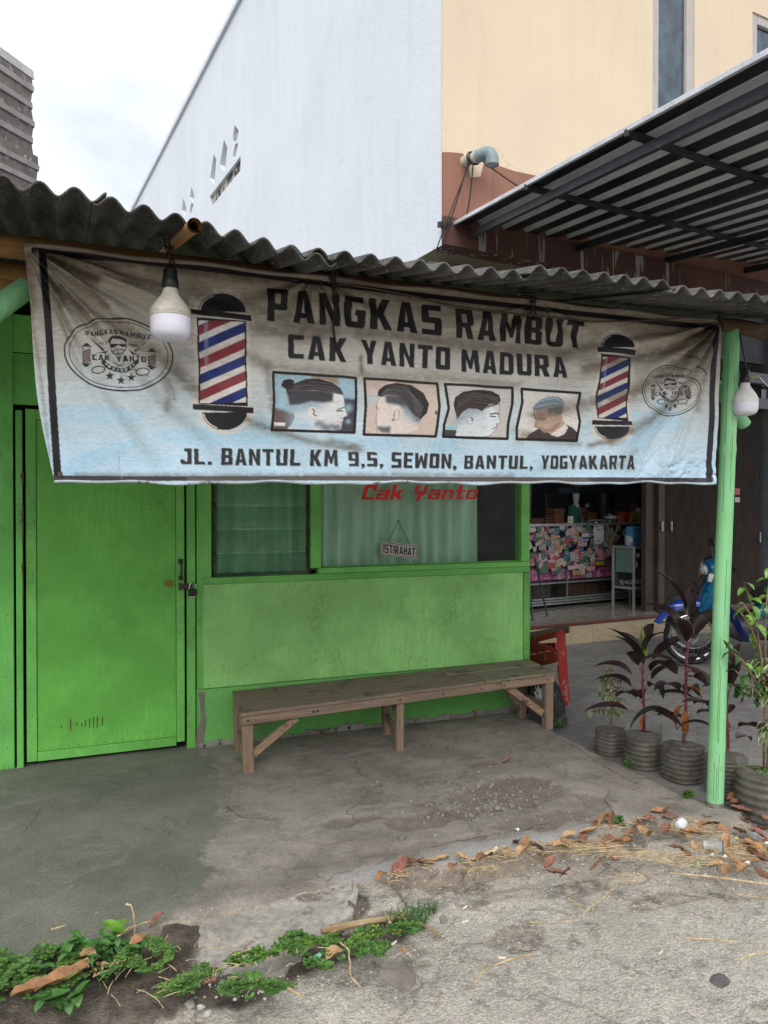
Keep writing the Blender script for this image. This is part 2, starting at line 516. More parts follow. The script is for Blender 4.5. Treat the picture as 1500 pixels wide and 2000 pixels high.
def glass(name, tint=(0.9, 0.95, 0.93), rough=0.02, refl=1.45, grime=0.06, grime_col=(0.35, 0.38, 0.33), fmax=1.0):
    """thin pane: mirror reflection over a see-through sheet with a film of dust"""
    t = NT(name)
    nt = t.t
    tr = nt.nodes.new('ShaderNodeBsdfTransparent'); tr.inputs[0].default_value = tuple(tint) + (1,)
    gl = nt.nodes.new('ShaderNodeBsdfGlossy'); gl.inputs['Roughness'].default_value = rough
    df = nt.nodes.new('ShaderNodeBsdfDiffuse'); df.inputs[0].default_value = tuple(grime_col) + (1,)
    fr = nt.nodes.new('ShaderNodeFresnel'); fr.inputs['IOR'].default_value = refl
    m1 = nt.nodes.new('ShaderNodeMixShader'); m2 = nt.nodes.new('ShaderNodeMixShader')
    g = t.ramp(t.noise(5, 6, 0.7), [(0.3, grime * 0.5), (0.75, grime * 1.6)])
    t.L(g, m1.inputs[0]); t.L(tr.outputs[0], m1.inputs[1]); t.L(df.outputs[0], m1.inputs[2])
    geo = nt.nodes.new('ShaderNodeNewGeometry')
    front = t.math('SUBTRACT', 1.0, geo.outputs['Backfacing'])
    t.L(t.math('MULTIPLY', t.math('MULTIPLY', fr.outputs[0], fmax), front), m2.inputs[0]); t.L(m1.outputs[0], m2.inputs[1]); t.L(gl.outputs[0], m2.inputs[2])
    out = [n for n in nt.nodes if n.type == 'OUTPUT_MATERIAL'][0]
    t.L(m2.outputs[0], out.inputs['Surface'])
    return t.m
M['pane'] = glass('window_pane', (.94, .97, .95), grime=0.03, refl=1.5)
M['louvre_glass'] = glass('greenish_louvre_glass', (0.78, 0.90, 0.80), 0.08, 1.45, 0.18, (0.30, 0.42, 0.32))
M['blue_pane'] = glass('bluish_upper_pane', (0.35, 0.45, 0.52), 0.03, 1.9, 0.25, (0.20, 0.27, 0.33))
M['case_glass'] = glass('display_case_glass', (0.9, 0.93, 0.92), 0.03, 1.4, 0.02)
M['pet'] = glass('dusty_clear_plastic', (0.92, 0.93, 0.92), 0.12, 1.40, 0.13, (0.50, 0.50, 0.46), 0.40)
M['pet_litter'] = glass('scuffed_clear_plastic', (0.92, 0.93, 0.92), 0.12, 1.40, 0.38, (0.62, 0.64, 0.64), 0.6)

def cloth(name, c1, c2, transl=0.35):
    t = NT(name)
    col = t.mix(t.ramp(t.noise(4, 4, 0.6, t.mapping((6, 6, 0.5))), [(0.3, 0.0), (0.7, 1.0)]), c1, c2)
    return t.set(color=col, rough=0.9)
M['curtain'] = cloth('pale_green_curtain', (0.62, 0.84, 0.66), (0.46, 0.68, 0.52))

def leafmat(name, c1, c2, rough=0.45, vein=None):
    t = NT(name)
    v = t.mapping((1, 1, 1))
    col = t.mix(t.rand, c1, c2)
    col = t.mix(1.0, col, t.ramp(t.noise(32, 4, 0.6, v), [(0.25, 0.62), (0.75, 1.35)]), 'MULTIPLY')
    if vein:
        col = t.mix(t.attr('rim'), col, vein)
    return t.set(color=col, rough=rough, spec=0.4)
M['cordyline'] = leafmat('dark_purple_leaf', (0.024, 0.014, 0.016), (0.045, 0.022, 0.022), 0.35)
M['cordyline_green'] = leafmat('dark_green_purple_leaf', (0.020, 0.028, 0.016), (0.035, 0.040, 0.020), 0.35)
M['cordyline_new'] = leafmat('new_yellow_green_leaf', (0.20, 0.30, 0.05), (0.16, 0.24, 0.04), 0.4)
M['leaf_orange'] = leafmat('withered_orange_leaf', (0.36, 0.12, 0.025), (0.28, 0.10, 0.03), 0.6)
M['red_stalk'] = leafmat('magenta_leaf_stalk', (0.20, 0.035, 0.055), (0.14, 0.03, 0.04), 0.5)
M['variegated'] = leafmat('variegated_leaf', (0.075, 0.13, 0.040), (0.13, 0.18, 0.07), 0.4, vein=(0.60, 0.60, 0.36))
M['bright_leaf'] = leafmat('fresh_green_leaf', (0.095, 0.215, 0.026), (0.14, 0.27, 0.045), 0.35)
M['deep_leaf'] = leafmat('deep_green_leaf', (0.020, 0.065, 0.016), (0.03, 0.085, 0.02), 0.35)
M['weed'] = leafmat('weed_leaf', (0.045, 0.135, 0.030), (0.075, 0.18, 0.04), 0.5)
M['clover'] = leafmat('clover_leaf', (0.060, 0.140, 0.030), (0.085, 0.175, 0.04), 0.5)
M['tree_leaf'] = leafmat('street_tree_leaf', (0.035, 0.080, 0.020), (0.055, 0.11, 0.03), 0.5)
M['twig'] = wood('pale_twig', (0.33, 0.22, 0.13), (0.24, 0.16, 0.10), axis=2, spots=0.72)
M['bark'] = wood('tree_bark', (0.14, 0.11, 0.085), (0.08, 0.065, 0.05), axis=2, spots=0.6)
def dry_leaf_mat(name, c):
    t = NT('dry_leaf_' + name)
    v = t.mapping((1, 1, 1))
    col = t.mix(1.0, c, t.ramp(t.noise(30, 5, 0.7, v), [(0.25, 0.6), (0.8, 1.25)]), 'MULTIPLY')
    t.bump(t.noise(60, 4, 0.6, v), 0.4, 0.003)
    return t.set(color=col, rough=0.75, spec=0.25)
DRYC = {'tan': (0.44, 0.28, 0.15), 'orange brown': (0.37, 0.20, 0.10), 'dark brown': (0.19, 0.10, 0.06), 'reddish': (0.25, 0.115, 0.085), 'brown': (0.33, 0.18, 0.09)}
DRYM = {k: dry_leaf_mat(k.replace(' ', '_'), c) for k, c in DRYC.items()}
M['straw'] = leafmat('straw', (0.52, 0.40, 0.23), (0.40, 0.30, 0.16), 0.7)

# ---- ground
def porch_mat():
    t = NT('porch_concrete')
    v = t.mapping((1, 1, 1)); sm = t.attr('screed'); dk = t.attr('wear')
    rough_c = t.mix(t.ramp(t.noise(2.6, 8, 0.72, v), [(0.28, 0.0), (0.72, 1.0)]), (0.185, 0.165, 0.142), (0.30, 0.272, 0.235))
    rough_c = t.mix(t.ramp(t.noise(7, 7, 0.75, v), [(0.54, 0.0), (0.80, 0.75)]), rough_c, (0.12, 0.108, 0.094))
    rough_c = t.mix(t.ramp(t.noise(4.1, 8, 0.75, t.mapping((1, 2.2, 1))), [(0.58, 0.0), (0.70, 0.6)]), rough_c, (0.31, 0.295, 0.265))
    sm_c = t.mix(t.ramp(t.noise(1.7, 7, 0.68, v), [(0.3, 0.0), (0.75, 1.0)]), (0.125, 0.132, 0.102), (0.20, 0.20, 0.162))
    sm_c = t.mix(t.ramp(t.noise(3.4, 8, 0.75, t.mapping((1, 2.6, 1))), [(0.62, 0.0), (0.74, 0.6)]), sm_c, (0.235, 0.230, 0.20))
    sm_c = t.mix(t.mix(1.0, t.ramp(t.noise(2.2, 7, 0.75, v), [(0.55, 0.0), (0.85, 0.6)]), t.ramp(t.noise(30, 6, 0.8, t.mapping((1, 2, 1))), [(0.3, 0.2), (0.7, 1.0)]), 'MULTIPLY'), sm_c, (0.085, 0.095, 0.07))
    col = t.mix(sm, rough_c, sm_c)
    col = t.mix(t.math('MULTIPLY', t.attr('lip'), 0.8), col, t.mix(t.noise(14, 6, 0.7, v), (0.25, 0.25, 0.245), (0.36, 0.355, 0.34)))
    dkm = t.mix(1.0, dk, t.ramp(t.noise(18, 7, 0.75, v), [(0.25, 0.5), (0.55, 1.0)]), 'MULTIPLY')
    col = t.mix(dkm, col, t.mix(t.noise(40, 6, 0.8, v), (0.095, 0.077, 0.06), (0.235, 0.20, 0.165)))
    w = t.warp(4, 0.35)
    ck = t.ramp(t.voro(1.5, 'DISTANCE_TO_EDGE', w), [(0.0, 0.7), (0.007, 0.0)])
    ck = t.mix(1.0, ck, t.ramp(t.noise(1.3, 3, 0.5, v), [(0.50, 0.0), (0.60, 1.0)]), 'MULTIPLY')
    ck2 = t.ramp(t.voro(4.2, 'DISTANCE_TO_EDGE', w), [(0.0, 0.6), (0.012, 0.0)])
    ck2 = t.mix(1.0, ck2, t.ramp(t.noise(1.9, 3, 0.5, v), [(0.56, 0.0), (0.66, 1.0)]), 'MULTIPLY')
    col = t.mix(ck, col, (0.045, 0.04, 0.035))
    col = t.mix(ck2, col, (0.06, 0.052, 0.045))
    col = t.mix(1.0, col, t.ramp(t.noise(140, 4, 0.75, v), [(0.25, 0.72), (0.75, 1.22)]), 'MULTIPLY')
    col = t.mix(t.ramp(t.noise(55, 3, 0.6, v), [(0.84, 0.0), (0.88, 0.5)]), col, (0.40, 0.38, 0.34))
    h = t.mix(0.5, t.noise(30, 7, 0.72, v), t.noise(150, 4, 0.7, v))
    h = t.mix(1.0, h, ck, 'SUBTRACT')
    t.bump(h, 0.55, 0.006)
    return t.set(color=col, rough=0.82, spec=0.3)
M['porch'] = porch_mat()

def verge_mat():
    t = NT('rough_exposed_concrete')
    v = t.mapping((1, 1, 1)); so = t.attr('soil'); dk = t.attr('wear')
    w = t.warp(45, 0.03)
    cell = t.voro(95, 'F1', w, 'Distance')
    base = t.mix(t.ramp(t.noise(3.0, 7, 0.7, v), [(0.3, 0.0), (0.7, 1.0)]), (0.58, 0.54, 0.465), (0.71, 0.665, 0.58))
    base = t.mix(t.ramp(cell, [(0.38, 0.0), (0.78, 0.38)]), base, (0.25, 0.225, 0.185))
    base = t.mix(t.ramp(t.noise(38, 9, 0.85, t.mapping((1, 1.5, 1))), [(0.48, 0.0), (0.66, 0.55)]), base, (0.26, 0.235, 0.195))
    base = t.mix(t.ramp(t.noise(11, 8, 0.8, v), [(0.60, 0.0), (0.74, 0.55)]), base, (0.19, 0.17, 0.14))
    base = t.mix(t.ramp(t.noise(6, 7, 0.75, v), [(0.60, 0.0), (0.72, 0.65)]), base, (0.20, 0.17, 0.135))
    soil = t.mix(t.ramp(t.noise(9, 8, 0.75, v), [(0.35, 0.0), (0.7, 1.0)]), (0.085, 0.072, 0.058), (0.21, 0.18, 0.145))
    base = t.mix(1.0, base, t.ramp(t.noise(130, 5, 0.8, v), [(0.2, 0.74), (0.75, 1.2)]), 'MULTIPLY')
    col = t.mix(so, base, soil)
    dkm = t.mix(1.0, dk, t.ramp(t.noise(24, 8, 0.8, v), [(0.35, 0.1), (0.62, 1.0)]), 'MULTIPLY')
    col = t.mix(dkm, col, (0.19, 0.16, 0.125))
    ck = t.ramp(t.voro(0.55, 'DISTANCE_TO_EDGE', t.warp(2.5, 0.9)), [(0.0, 0.45), (0.010, 0.0)])
    col = t.mix(ck, col, (0.12, 0.10, 0.08))
    h = t.mix(0.6, t.ramp(cell, [(0.0, 1.0), (0.7, 0.0)]), t.noise(60, 6, 0.75, v))
    t.bump(h, 1.0, 0.012)
    return t.set(color=col, rough=0.9, spec=0.2)
M['verge'] = verge_mat()
M['apron'] = mat('apron_mortar', (0.37, 0.35, 0.31), (0.28, 0.26, 0.225), scale=3.5, rough=0.88, bump=0.6, bscale=45, bdist=0.006, var=0.25, spot=(0.16, 0.135, 0.11), spot_scale=5, spot_lo=0.62, spot_w=0.12)
M['forecourt'] = mat('forecourt_concrete', (0.215, 0.205, 0.192), (0.15, 0.143, 0.135), scale=1.4, rough=0.75, bump=0.4, bscale=30, bdist=0.005, var=0.2, spot=(0.20, 0.19, 0.18), spot_scale=4, spot_lo=0.6, spot_w=0.1)
M['earth'] = mat('packed_earth', (0.20, 0.18, 0.15), (0.14, 0.125, 0.10), scale=1.2, rough=0.95, bump=0.5, bscale=20, bdist=0.02)
M['asphalt'] = mat('asphalt', (0.055, 0.055, 0.056), (0.040, 0.040, 0.041), scale=2, rough=0.9, bump=0.4, bscale=90, bdist=0.004)
M['stone'] = mat('broken_concrete', (0.27, 0.25, 0.225), (0.17, 0.155, 0.14), scale=20, rough=0.92, bump=0.6, bscale=90, bdist=0.004)
M['white_litter'] = mat('white_plastic_litter', (0.72, 0.74, 0.76), (0.55, 0.56, 0.57), scale=20, rough=0.5, bump=0.3)
# ================================================================== THE SETTING
# ---- ground sheets
bm = bmesh.new(); box(bm, -150, 150, -150, 150, -0.6, -0.30)
tag(obj('ground', bm, M['earth']), kind='structure')
bm = bmesh.new(); box(bm, -60, 60, -9.0, -2.2, -0.5, -0.16)
tag(obj('road', bm, M['asphalt']), kind='structure')

# rough exposed concrete verge in front of the slab
def px_ground(pts, z): return np.array([[atZ(u, v, z).x, atZ(u, v, z).y] for u, v in pts])
xs = np.concatenate([np.linspace(-4, -0.75, 20)[:-1], np.linspace(-0.75, 3.9, 330), np.linspace(3.9, 7, 16)[1:]])
ys = np.concatenate([np.linspace(-2.2, 1.9, 24)[:-1], np.linspace(1.9, 3.12, 100)])
X, Y = np.meshgrid(xs, ys)
def blob(cx, cy, rx, ry, n=0.5, s=3.0, seed=1):
    d = np.sqrt(((X-cx)/rx)**2 + ((Y-cy)/ry)**2) + (fbm(X*s+5, Y*s+9, 4, seed)-0.5)*2*n
    return np.clip((1.12-d)/0.24, 0, 1)
soil = np.clip((0.42 - X + (fbm(X*4, Y*4, 4, 3)-0.5)*0.5 + (Y-2.5)*0.35) / 0.08, 0, 1)
for (u, v, rx, ry) in [(640, 1862, .20, .10), (470, 1935, .22, .08), (720, 1835, .14, .07), (590, 1885, .18, .06), (690, 1790, .06, .10)]:
    c = atZ(u, v, -.09); soil = np.maximum(soil, blob(c.x, c.y, rx, ry, .55, 6, u))
wear = np.zeros_like(X)
for (u, v, rx, ry) in [(1110, 1740, .16, .07), (900, 1720, .2, .06), (1000, 1830, .10, .08), (1300, 1760, .2, .05), (760, 1895, .16, .06), (1250, 1640, .3, .09)]:
    c = atZ(u, v, -.09); wear = np.maximum(wear, 0.75*blob(c.x, c.y, rx, ry, .7, 7, v))
Z = -0.088 + (fbm(X*2, Y*2, 3, 5)-0.5)*0.03 + (fbm(X*16, Y*16, 4, 8)-0.5)*0.020 - soil*0.028*(X < .3) - wear*0.006 + soil*0.062*np.clip((Y-2.35)/0.35, 0, 1)*np.clip((0.55-X)/0.2, 0, 1)
c = atZ(722, 1762, -.06); Z += .058*blob(c.x, c.y, .13, .15, .15, 6, 5)
Z -= .026*np.clip((Y-2.74)/.12, 0, 1)*np.clip((X-1.45)/.1, 0, 1)*np.clip((2.55-X)/.1, 0, 1)
Z += np.clip((X-2.2)/0.6, 0, 1)*np.clip((Y-2.6)/0.3, 0, 1)*0.022
Z = np.where(Y < 1.5, Z - np.clip((1.5-Y)*0.02, 0, 0.08), Z)
P = np.stack([X, Y, Z], -1)
tag(new_obj('verge', grid_mesh('verge', P, M['verge'], {'soil': soil, 'wear': wear})), kind='structure')
def verge_z(x, y):
    i = int(np.clip(np.searchsorted(ys, y), 0, len(ys)-1)); j = int(np.clip(np.searchsorted(xs, x), 0, len(xs)-1))
    return float(Z[i, j])

# porch slab with a thinner dark screed on the left and a spalled patch
nX, nY = 330, 150
s_, t_ = np.meshgrid(np.linspace(0, 1, nX), np.linspace(0, 1, nY))
fx = [-1.8, -.225, .10, .275, .55, 1.185, 1.9, 2.45, 2.66, 2.80, 2.95, 3.2]
fy = [2.80, 2.863, 2.91, 2.955, 2.975, 2.985, 3.0, 3.0, 3.03, 2.93, 2.87, 2.84]
xr = lambda y: np.interp(y, [2.8, 2.95, 3.15, 3.5, 5.0], [3.13, 3.10, 3.01, 3.01, 3.05])
x0 = -1.8 + s_ * 4.9
yf = np.interp(x0, fx, fy) + (fbm(x0*9, x0*0+3, 4, 2)-0.5)*0.05
Y = yf + (5.02 - yf) * t_**1.0
X = -1.8 + s_ * (xr(Y) + (fbm(Y*8, Y*0, 3, 6)-0.5)*0.04 + 1.8)
bd = px_ground([(395, 1470), (425, 1510), (440, 1545), (418, 1590), (452, 1612), (400, 1650), (390, 1690), (427, 1705), (372, 1760), (330, 1800), (300, 1850)], 0)
o_ = np.argsort(bd[:, 1])
xb = np.interp(Y, bd[o_, 1], bd[o_, 0]) + (fbm(Y*14, X*14, 4, 9)-0.5)*0.09
screed = np.clip((xb - X + (fbm(X*45, Y*45, 4, 77)-.5)*.10)/0.03 + 0.5, 0, 1)
wear = np.zeros_like(X)
for (u, v, rx, ry, k) in [(990, 1545, .34, .20, .9), (880, 1590, .34, .09, .9), (700, 1600, .12, .06, .8), (1060, 1600, .22, .09, .7), (940, 1490, .13, .06, .7), (60, 1570, .16, .06, -.1), (1150, 1560, .10, .10, .6), (820, 1655, .3, .035, .5)]:
    c = atZ(u, v, 0); wear = np.maximum(wear, k*blob(c.x, c.y, rx, ry, 1.0, 7.5, u))
wear = np.clip(wear, 0, 1)
Z = (fbm(X*1.5, Y*1.5, 3, 4)-0.5)*0.018 + (fbm(X*9, Y*9, 4, 14)-0.5)*0.008*(1-0.7*screed) + screed*0.006 - wear*0.011
edge = np.clip((Y - yf)/0.05, 0, 1)
Z -= (1-edge)**2*0.018
Z -= np.clip((0.35-X)/0.5, 0, 1)*np.clip((3.25-Y)/0.35, 0, 1)*0.03
P = np.stack([X, Y, Z], -1)
fr = P[0].copy(); fr[:, 1] -= 0.012; fr[:, 2] = -0.05
fr2 = fr.copy(); fr2[:, 1] += (fbm(fr[:, 0]*12, fr[:, 0]*0, 3, 4)-0.5)*0.03; fr2[:, 2] = -0.16
KF0, KF1 = P[0].copy(), fr2
P = np.concatenate([fr[None]*1.0, P], 0)
rc = P[:, -1].copy(); rc[:, 0] += 0.01; rc[:, 2] = -0.16
P = np.concatenate([P, rc[:, None]], 1)
padr = lambda A: np.concatenate([np.concatenate([A[:1]*0, A], 0), np.zeros((nY+1, 1))], 1)
lip = np.clip((0.085 + (fbm(X*7, Y*7, 4, 44)-.5)*.10 - (Y-yf))/0.02, 0, 1)*np.clip((X-.9)/.25, 0, 1)*np.clip((2.62-X)/.1, 0, 1)
tag(new_obj('porch_floor', grid_mesh('porch_floor', P, M['porch'], {'screed': padr(screed), 'wear': padr(wear), 'lip': padr(lip)})), kind='structure')
kf = np.stack([KF0 + np.array([0, -.004, -.004])] + [KF0*(1-f) + KF1*f + np.array([0, -.012, 0]) + np.stack([np.zeros(nX), (fbm(KF0[:, 0]*18, KF0[:, 0]*0+f*4, 4, 9)-.5)*.03, np.zeros(nX)], 1) for f in (.12, .35, .6, .8, 1.0)], 0)
M['kerb_face'] = mat('slab_edge_mortar', (.36, .31, .245), (.25, .215, .17), scale=7, rough=.92, bump=.7, bscale=50, bdist=.006, var=.25, spot=(.14, .115, .09), spot_scale=9, spot_lo=.62, spot_w=.15)
tag(new_obj('slab_edge', grid_mesh('slab_edge', kf[::-1], M['kerb_face'])), kind='structure')
PORCH_Z = Z; PORCH_X = X; PORCH_Y = Y
def porch_z(x, y):
    k = np.argmin((PORCH_X-x)**2 + (PORCH_Y-y)**2); return float(PORCH_Z.reshape(-1)[k])

# cracks in the slab, filled with dark dirt
M['crack_dirt'] = mat('dirt_in_cracks', (.075, .064, .052), (.04, .034, .028), scale=30, rough=1, bump=0)
CRACKS = [([(1085, 1440), (1130, 1462), (1170, 1490), (1215, 1515), (1240, 1530), (1262, 1525)], 4), ([(1188, 1540), (1183, 1562), (1203, 1598), (1235, 1614)], 3), ([(1120, 1465), (1100, 1490), (1112, 1520)], 2),
 ([(690, 1712), (686, 1740), (689, 1765), (662, 1790), (642, 1815)], 4), ([(612, 1700), (618, 1713), (634, 1719), (656, 1710), (692, 1700)], 4), ([(438, 1572), (470, 1597), (520, 1601), (566, 1599)], 4), ([(590, 1607), (612, 1590), (642, 1580)], 3),
 ([(380, 1480), (405, 1500), (440, 1512)], 3), ([(1010, 1470), (1060, 1490), (1100, 1520), (1170, 1530)], 2), ([(700, 1480), (760, 1492), (840, 1488)], 2), ([(830, 1660), (900, 1640), (1010, 1622), (1090, 1596)], 3), ([(800, 1560), (860, 1580), (950, 1612)], 2), ([(560, 1640), (640, 1652), (720, 1640)], 2), ([(40, 1640), (70, 1600), (90, 1570)], 2), ([(560, 1700), (500, 1690), (450, 1700)], 2)]
bm = bmesh.new()
for P_, wd in CRACKS:
    pts = []
    for (u0, v0), (u1, v1) in zip(P_, P_[1:]):
        a, b = atZ(u0, v0, 0), atZ(u1, v1, 0); k = max(2, int((b-a).length/.012))
        for i in range(k): pts.append(a.lerp(b, i/k))
    prev = None; n = len(pts)
    for i, p in enumerate(pts):
        p = Vector((p.x + .012*(float(vnoise(p.x*40, p.y*40, 3))-.5) + .004*(float(vnoise(p.x*160, p.y*160, 5))-.5), p.y + .016*(float(vnoise(p.x*40+9, p.y*40, 4))-.5), 0))
        d = pts[min(i+1, n-1)]-pts[max(i-1, 0)]; d.normalize(); s = Vector((-d.y, d.x, 0))
        w = wd*.00042*(.35 + 1.3*float(vnoise(i*.35, 2, 7)))*min(1, i/6+.2, (n-i)/6)
        row = []
        for e in (-1, 1):
            q = p + s*w*e; q.z = porch_z(q.x, q.y) + .0022 if P_[0] != (690, 1712) else -.012 - .066*min(1, max(0, (q.y*-1+2.99)/.28)) + .0035
            row.append(bm.verts.new(q))
        if prev: bm.faces.new((prev[0], prev[1], row[1], row[0]))
        prev = row
tag(obj('floor_cracks', bm, M['crack_dirt']), kind='structure')

# mortar apron laid against the slab's front edge
out = [(292, 1832), (318, 1800), (350, 1782), (420, 1762), (490, 1745), (560, 1730), (640, 1712), (690, 1703), (702, 1722), (697, 1758), (688, 1788),
       (655, 1805), (640, 1822), (600, 1838), (585, 1852), (590, 1868), (566, 1882), (556, 1900), (500, 1902), (440, 1908), (405, 1922), (392, 1940), (372, 1934), (346, 1914), (328, 1890), (305, 1862)]
bm = bmesh.new()
top = [atZ(u, v, -0.012 - 0.066*np.clip((v-1712)/170, 0, 1) ) for u, v in out]
cx = sum((p for p in top), Vector())/len(top)
ring0 = [bm.verts.new(p) for p in top]
prev = ring0
for k in range(1, 7):
    f = 1 - k/7.0
    ring = []
    for p in top:
        q = cx + (p-cx)*f
        q.z += 0.012*(1-f) + (float(fbm(q.x*11, q.y*11, 4, 3))-0.5)*0.012
        ring.append(bm.verts.new(q))
    for i in range(len(top)):
        bm.faces.new((prev[i], prev[(i+1) % len(top)], ring[(i+1) % len(top)], ring[i]))
    prev = ring
bm.faces.new(prev)
low = [bm.verts.new((p.x + (p.x-cx.x)*0.03, p.y + (p.y-cx.y)*0.03, -0.16)) for p in top]
for i in range(len(top)):
    bm.faces.new((ring0[(i+1) % len(top)], ring0[i], low[i], low[(i+1) % len(top)]))
bmesh.ops.recalc_face_normals(bm, faces=bm.faces[:])
tag(obj('apron', bm, M['apron'], smooth='auto'), kind='structure')
# two broken lumps of mortar at the apron's toe
for pts, lab in [([(352, 1908), (380, 1912), (386, 1934), (352, 1938), (340, 1925)], 'cracked grey mortar lump at the toe of the apron, the one touching it'),
                 ([(352, 1942), (384, 1938), (388, 1962), (368, 1974), (350, 1962)], 'cracked grey mortar lump below the apron, the one farther from the porch')]:
    bm = bmesh.new()
    tp = [atZ(u, v, -0.062) for u, v in pts]
    prism(bm, [p - Vector((0, 0, 0.08)) for p in tp], (0, 0, 1), 0.08)
    bmesh.ops.bevel(bm, geom=bm.edges[:], offset=0.012, segments=2, affect='EDGES')
    c = tp[0].copy()
    tag(obj('mortar_lump', bm, M['apron'], origin=c, smooth=True), lab, 'rubble', 'mortar lumps by the apron')

# neighbour's forecourt
bm = bmesh.new(); box(bm, 3.005, 16, 2.62, 7.42, -0.4, -0.065)
tag(obj('forecourt', bm, M['forecourt']), kind='structure')

# ================================================================== NEIGHBOURING BUILDING (white side, beige front)
ANG = math.radians(5.6)
NC = Vector((3.64, 7.35, 0)); NX = Vector((math.cos(ANG), math.sin(ANG), 0)); NY = Vector((-math.sin(ANG), math.cos(ANG), 0))
NM = Matrix.Rotation(ANG, 4, 'Z')
def N(a, b, z): return NC + NX*a + NY*b + Vector((0, 0, z))
def nbox(bm, a0, a1, b0, b1, z0, z1, bevel=0.0):
    return add_box(bm, N((a0+a1)/2, (b0+b1)/2, (z0+z1)/2), (a1-a0, b1-b0, z1-z0), NM, bevel)
def nfront(u, v, b=0.0):
    """measurement on the beige front (or a plane b behind it) -> (a, z)"""
    p = atPlane(u, v, N(0, b, 0), NY); return (p-NC).dot(NX), p.z
def nside(u, v):
    p = atPlane(u, v, NC, NX); return p
TOPZ, SOF = 10.95, 4.30
bld = thing('shop_building', 'tall building with bare white side wall and beige front behind the barber shop', 'building', tuple(NC))
# side wall with ventilation openings cut through
cr = lambda L: [(340+x*.1067, 230+y*.1067) for x, y in L]
vents = [cr(l) for l in [
    [(1108, 130), (1185, 240), (1150, 470), (1070, 380)], [(1115, 480), (1175, 462), (1110, 760), (1072, 705)],
    [(912, 400), (975, 550), (925, 1000), (835, 860)], [(727, 670), (770, 760), (740, 1230), (655, 1110)],
    [(318, 1260), (370, 1440), (345, 1550), (290, 1450)], [(310, 1575), (355, 1562), (320, 1745), (282, 1735)],
    [(168, 1470), (225, 1650), (200, 1790), (140, 1700)], [(655, 1440), (1218, 700), (1218, 955), (655, 1665)]]]
bm = bmesh.new()
def loop(pts):
    vs = [bm.verts.new(p) for p in pts]
    return [bm.edges.new((vs[i], vs[(i+1) % len(vs)])) for i in range(len(vs))]
es = loop([N(0, 0, SOF), N(0, 26, SOF), N(0, 26, TOPZ), N(0, 0, TOPZ)])
holes = []
for vv in vents:
    pts = [nside(u, v) for u, v in vv]
    holes.append(pts); es += loop(pts)
bmesh.ops.triangle_fill(bm, use_beauty=True, use_dissolve=False, edges=es)
for f in bm.faces:
    if f.normal.dot(NX) > 0: f.normal_flip()
for pts in holes:
    a = [bm.verts.new(p) for p in pts]; b = [bm.verts.new(p + NX*0.14) for p in pts]
    for i in range(4): bm.faces.new((a[i], a[(i+1) % 4], b[(i+1) % 4], b[i]))
obj('side_wall', bm, M['white_wall'], bld)
M['vent_back'] = mat('pierced_vent_block', (0.55, 0.53, 0.48), (0.03, 0.03, 0.03), scale=4.5, rough=0.9, bump=0.2)
M['vent_grey'] = mat('grey_vent_board', (0.36, 0.37, 0.35), (0.25, 0.26, 0.25), scale=3, rough=0.9, bump=0.1)  # mottled grey for the small vents and the upper window curtains
for i, pts in enumerate(holes):
    c = sum(pts, Vector())/4
    bm = bmesh.new(); prism(bm, [c + (p-c)*1.08 + NX*(0.05 if i == 7 else 0.13) for p in pts], NX, 0.05)
    o = obj('vent', bm, M['vent_back'] if i == 7 else M['vent_grey'], bld)
    if i == 7: o['label'] = 'long slot of pierced blocks in the white wall'
bm = bmesh.new(); nbox(bm, 0.16, 0.30, 0.5, 25, -0.3, SOF); obj('lower_side_wall', bm, M['white_wall'], bld)
bm = bmesh.new(); nbox(bm, 0.0, 9, 25.8, 26, SOF, TOPZ); nbox(bm, 8.8, 9, 0.3, 25.8, SOF, TOPZ); obj('back_wall', bm, M['white_wall'], bld)
bm = bmesh.new(); nbox(bm, -0.06, 9.06, -0.06, 26, TOPZ+0.002, TOPZ+0.12); obj('roof_slab', bm, M['white_wall'], bld)
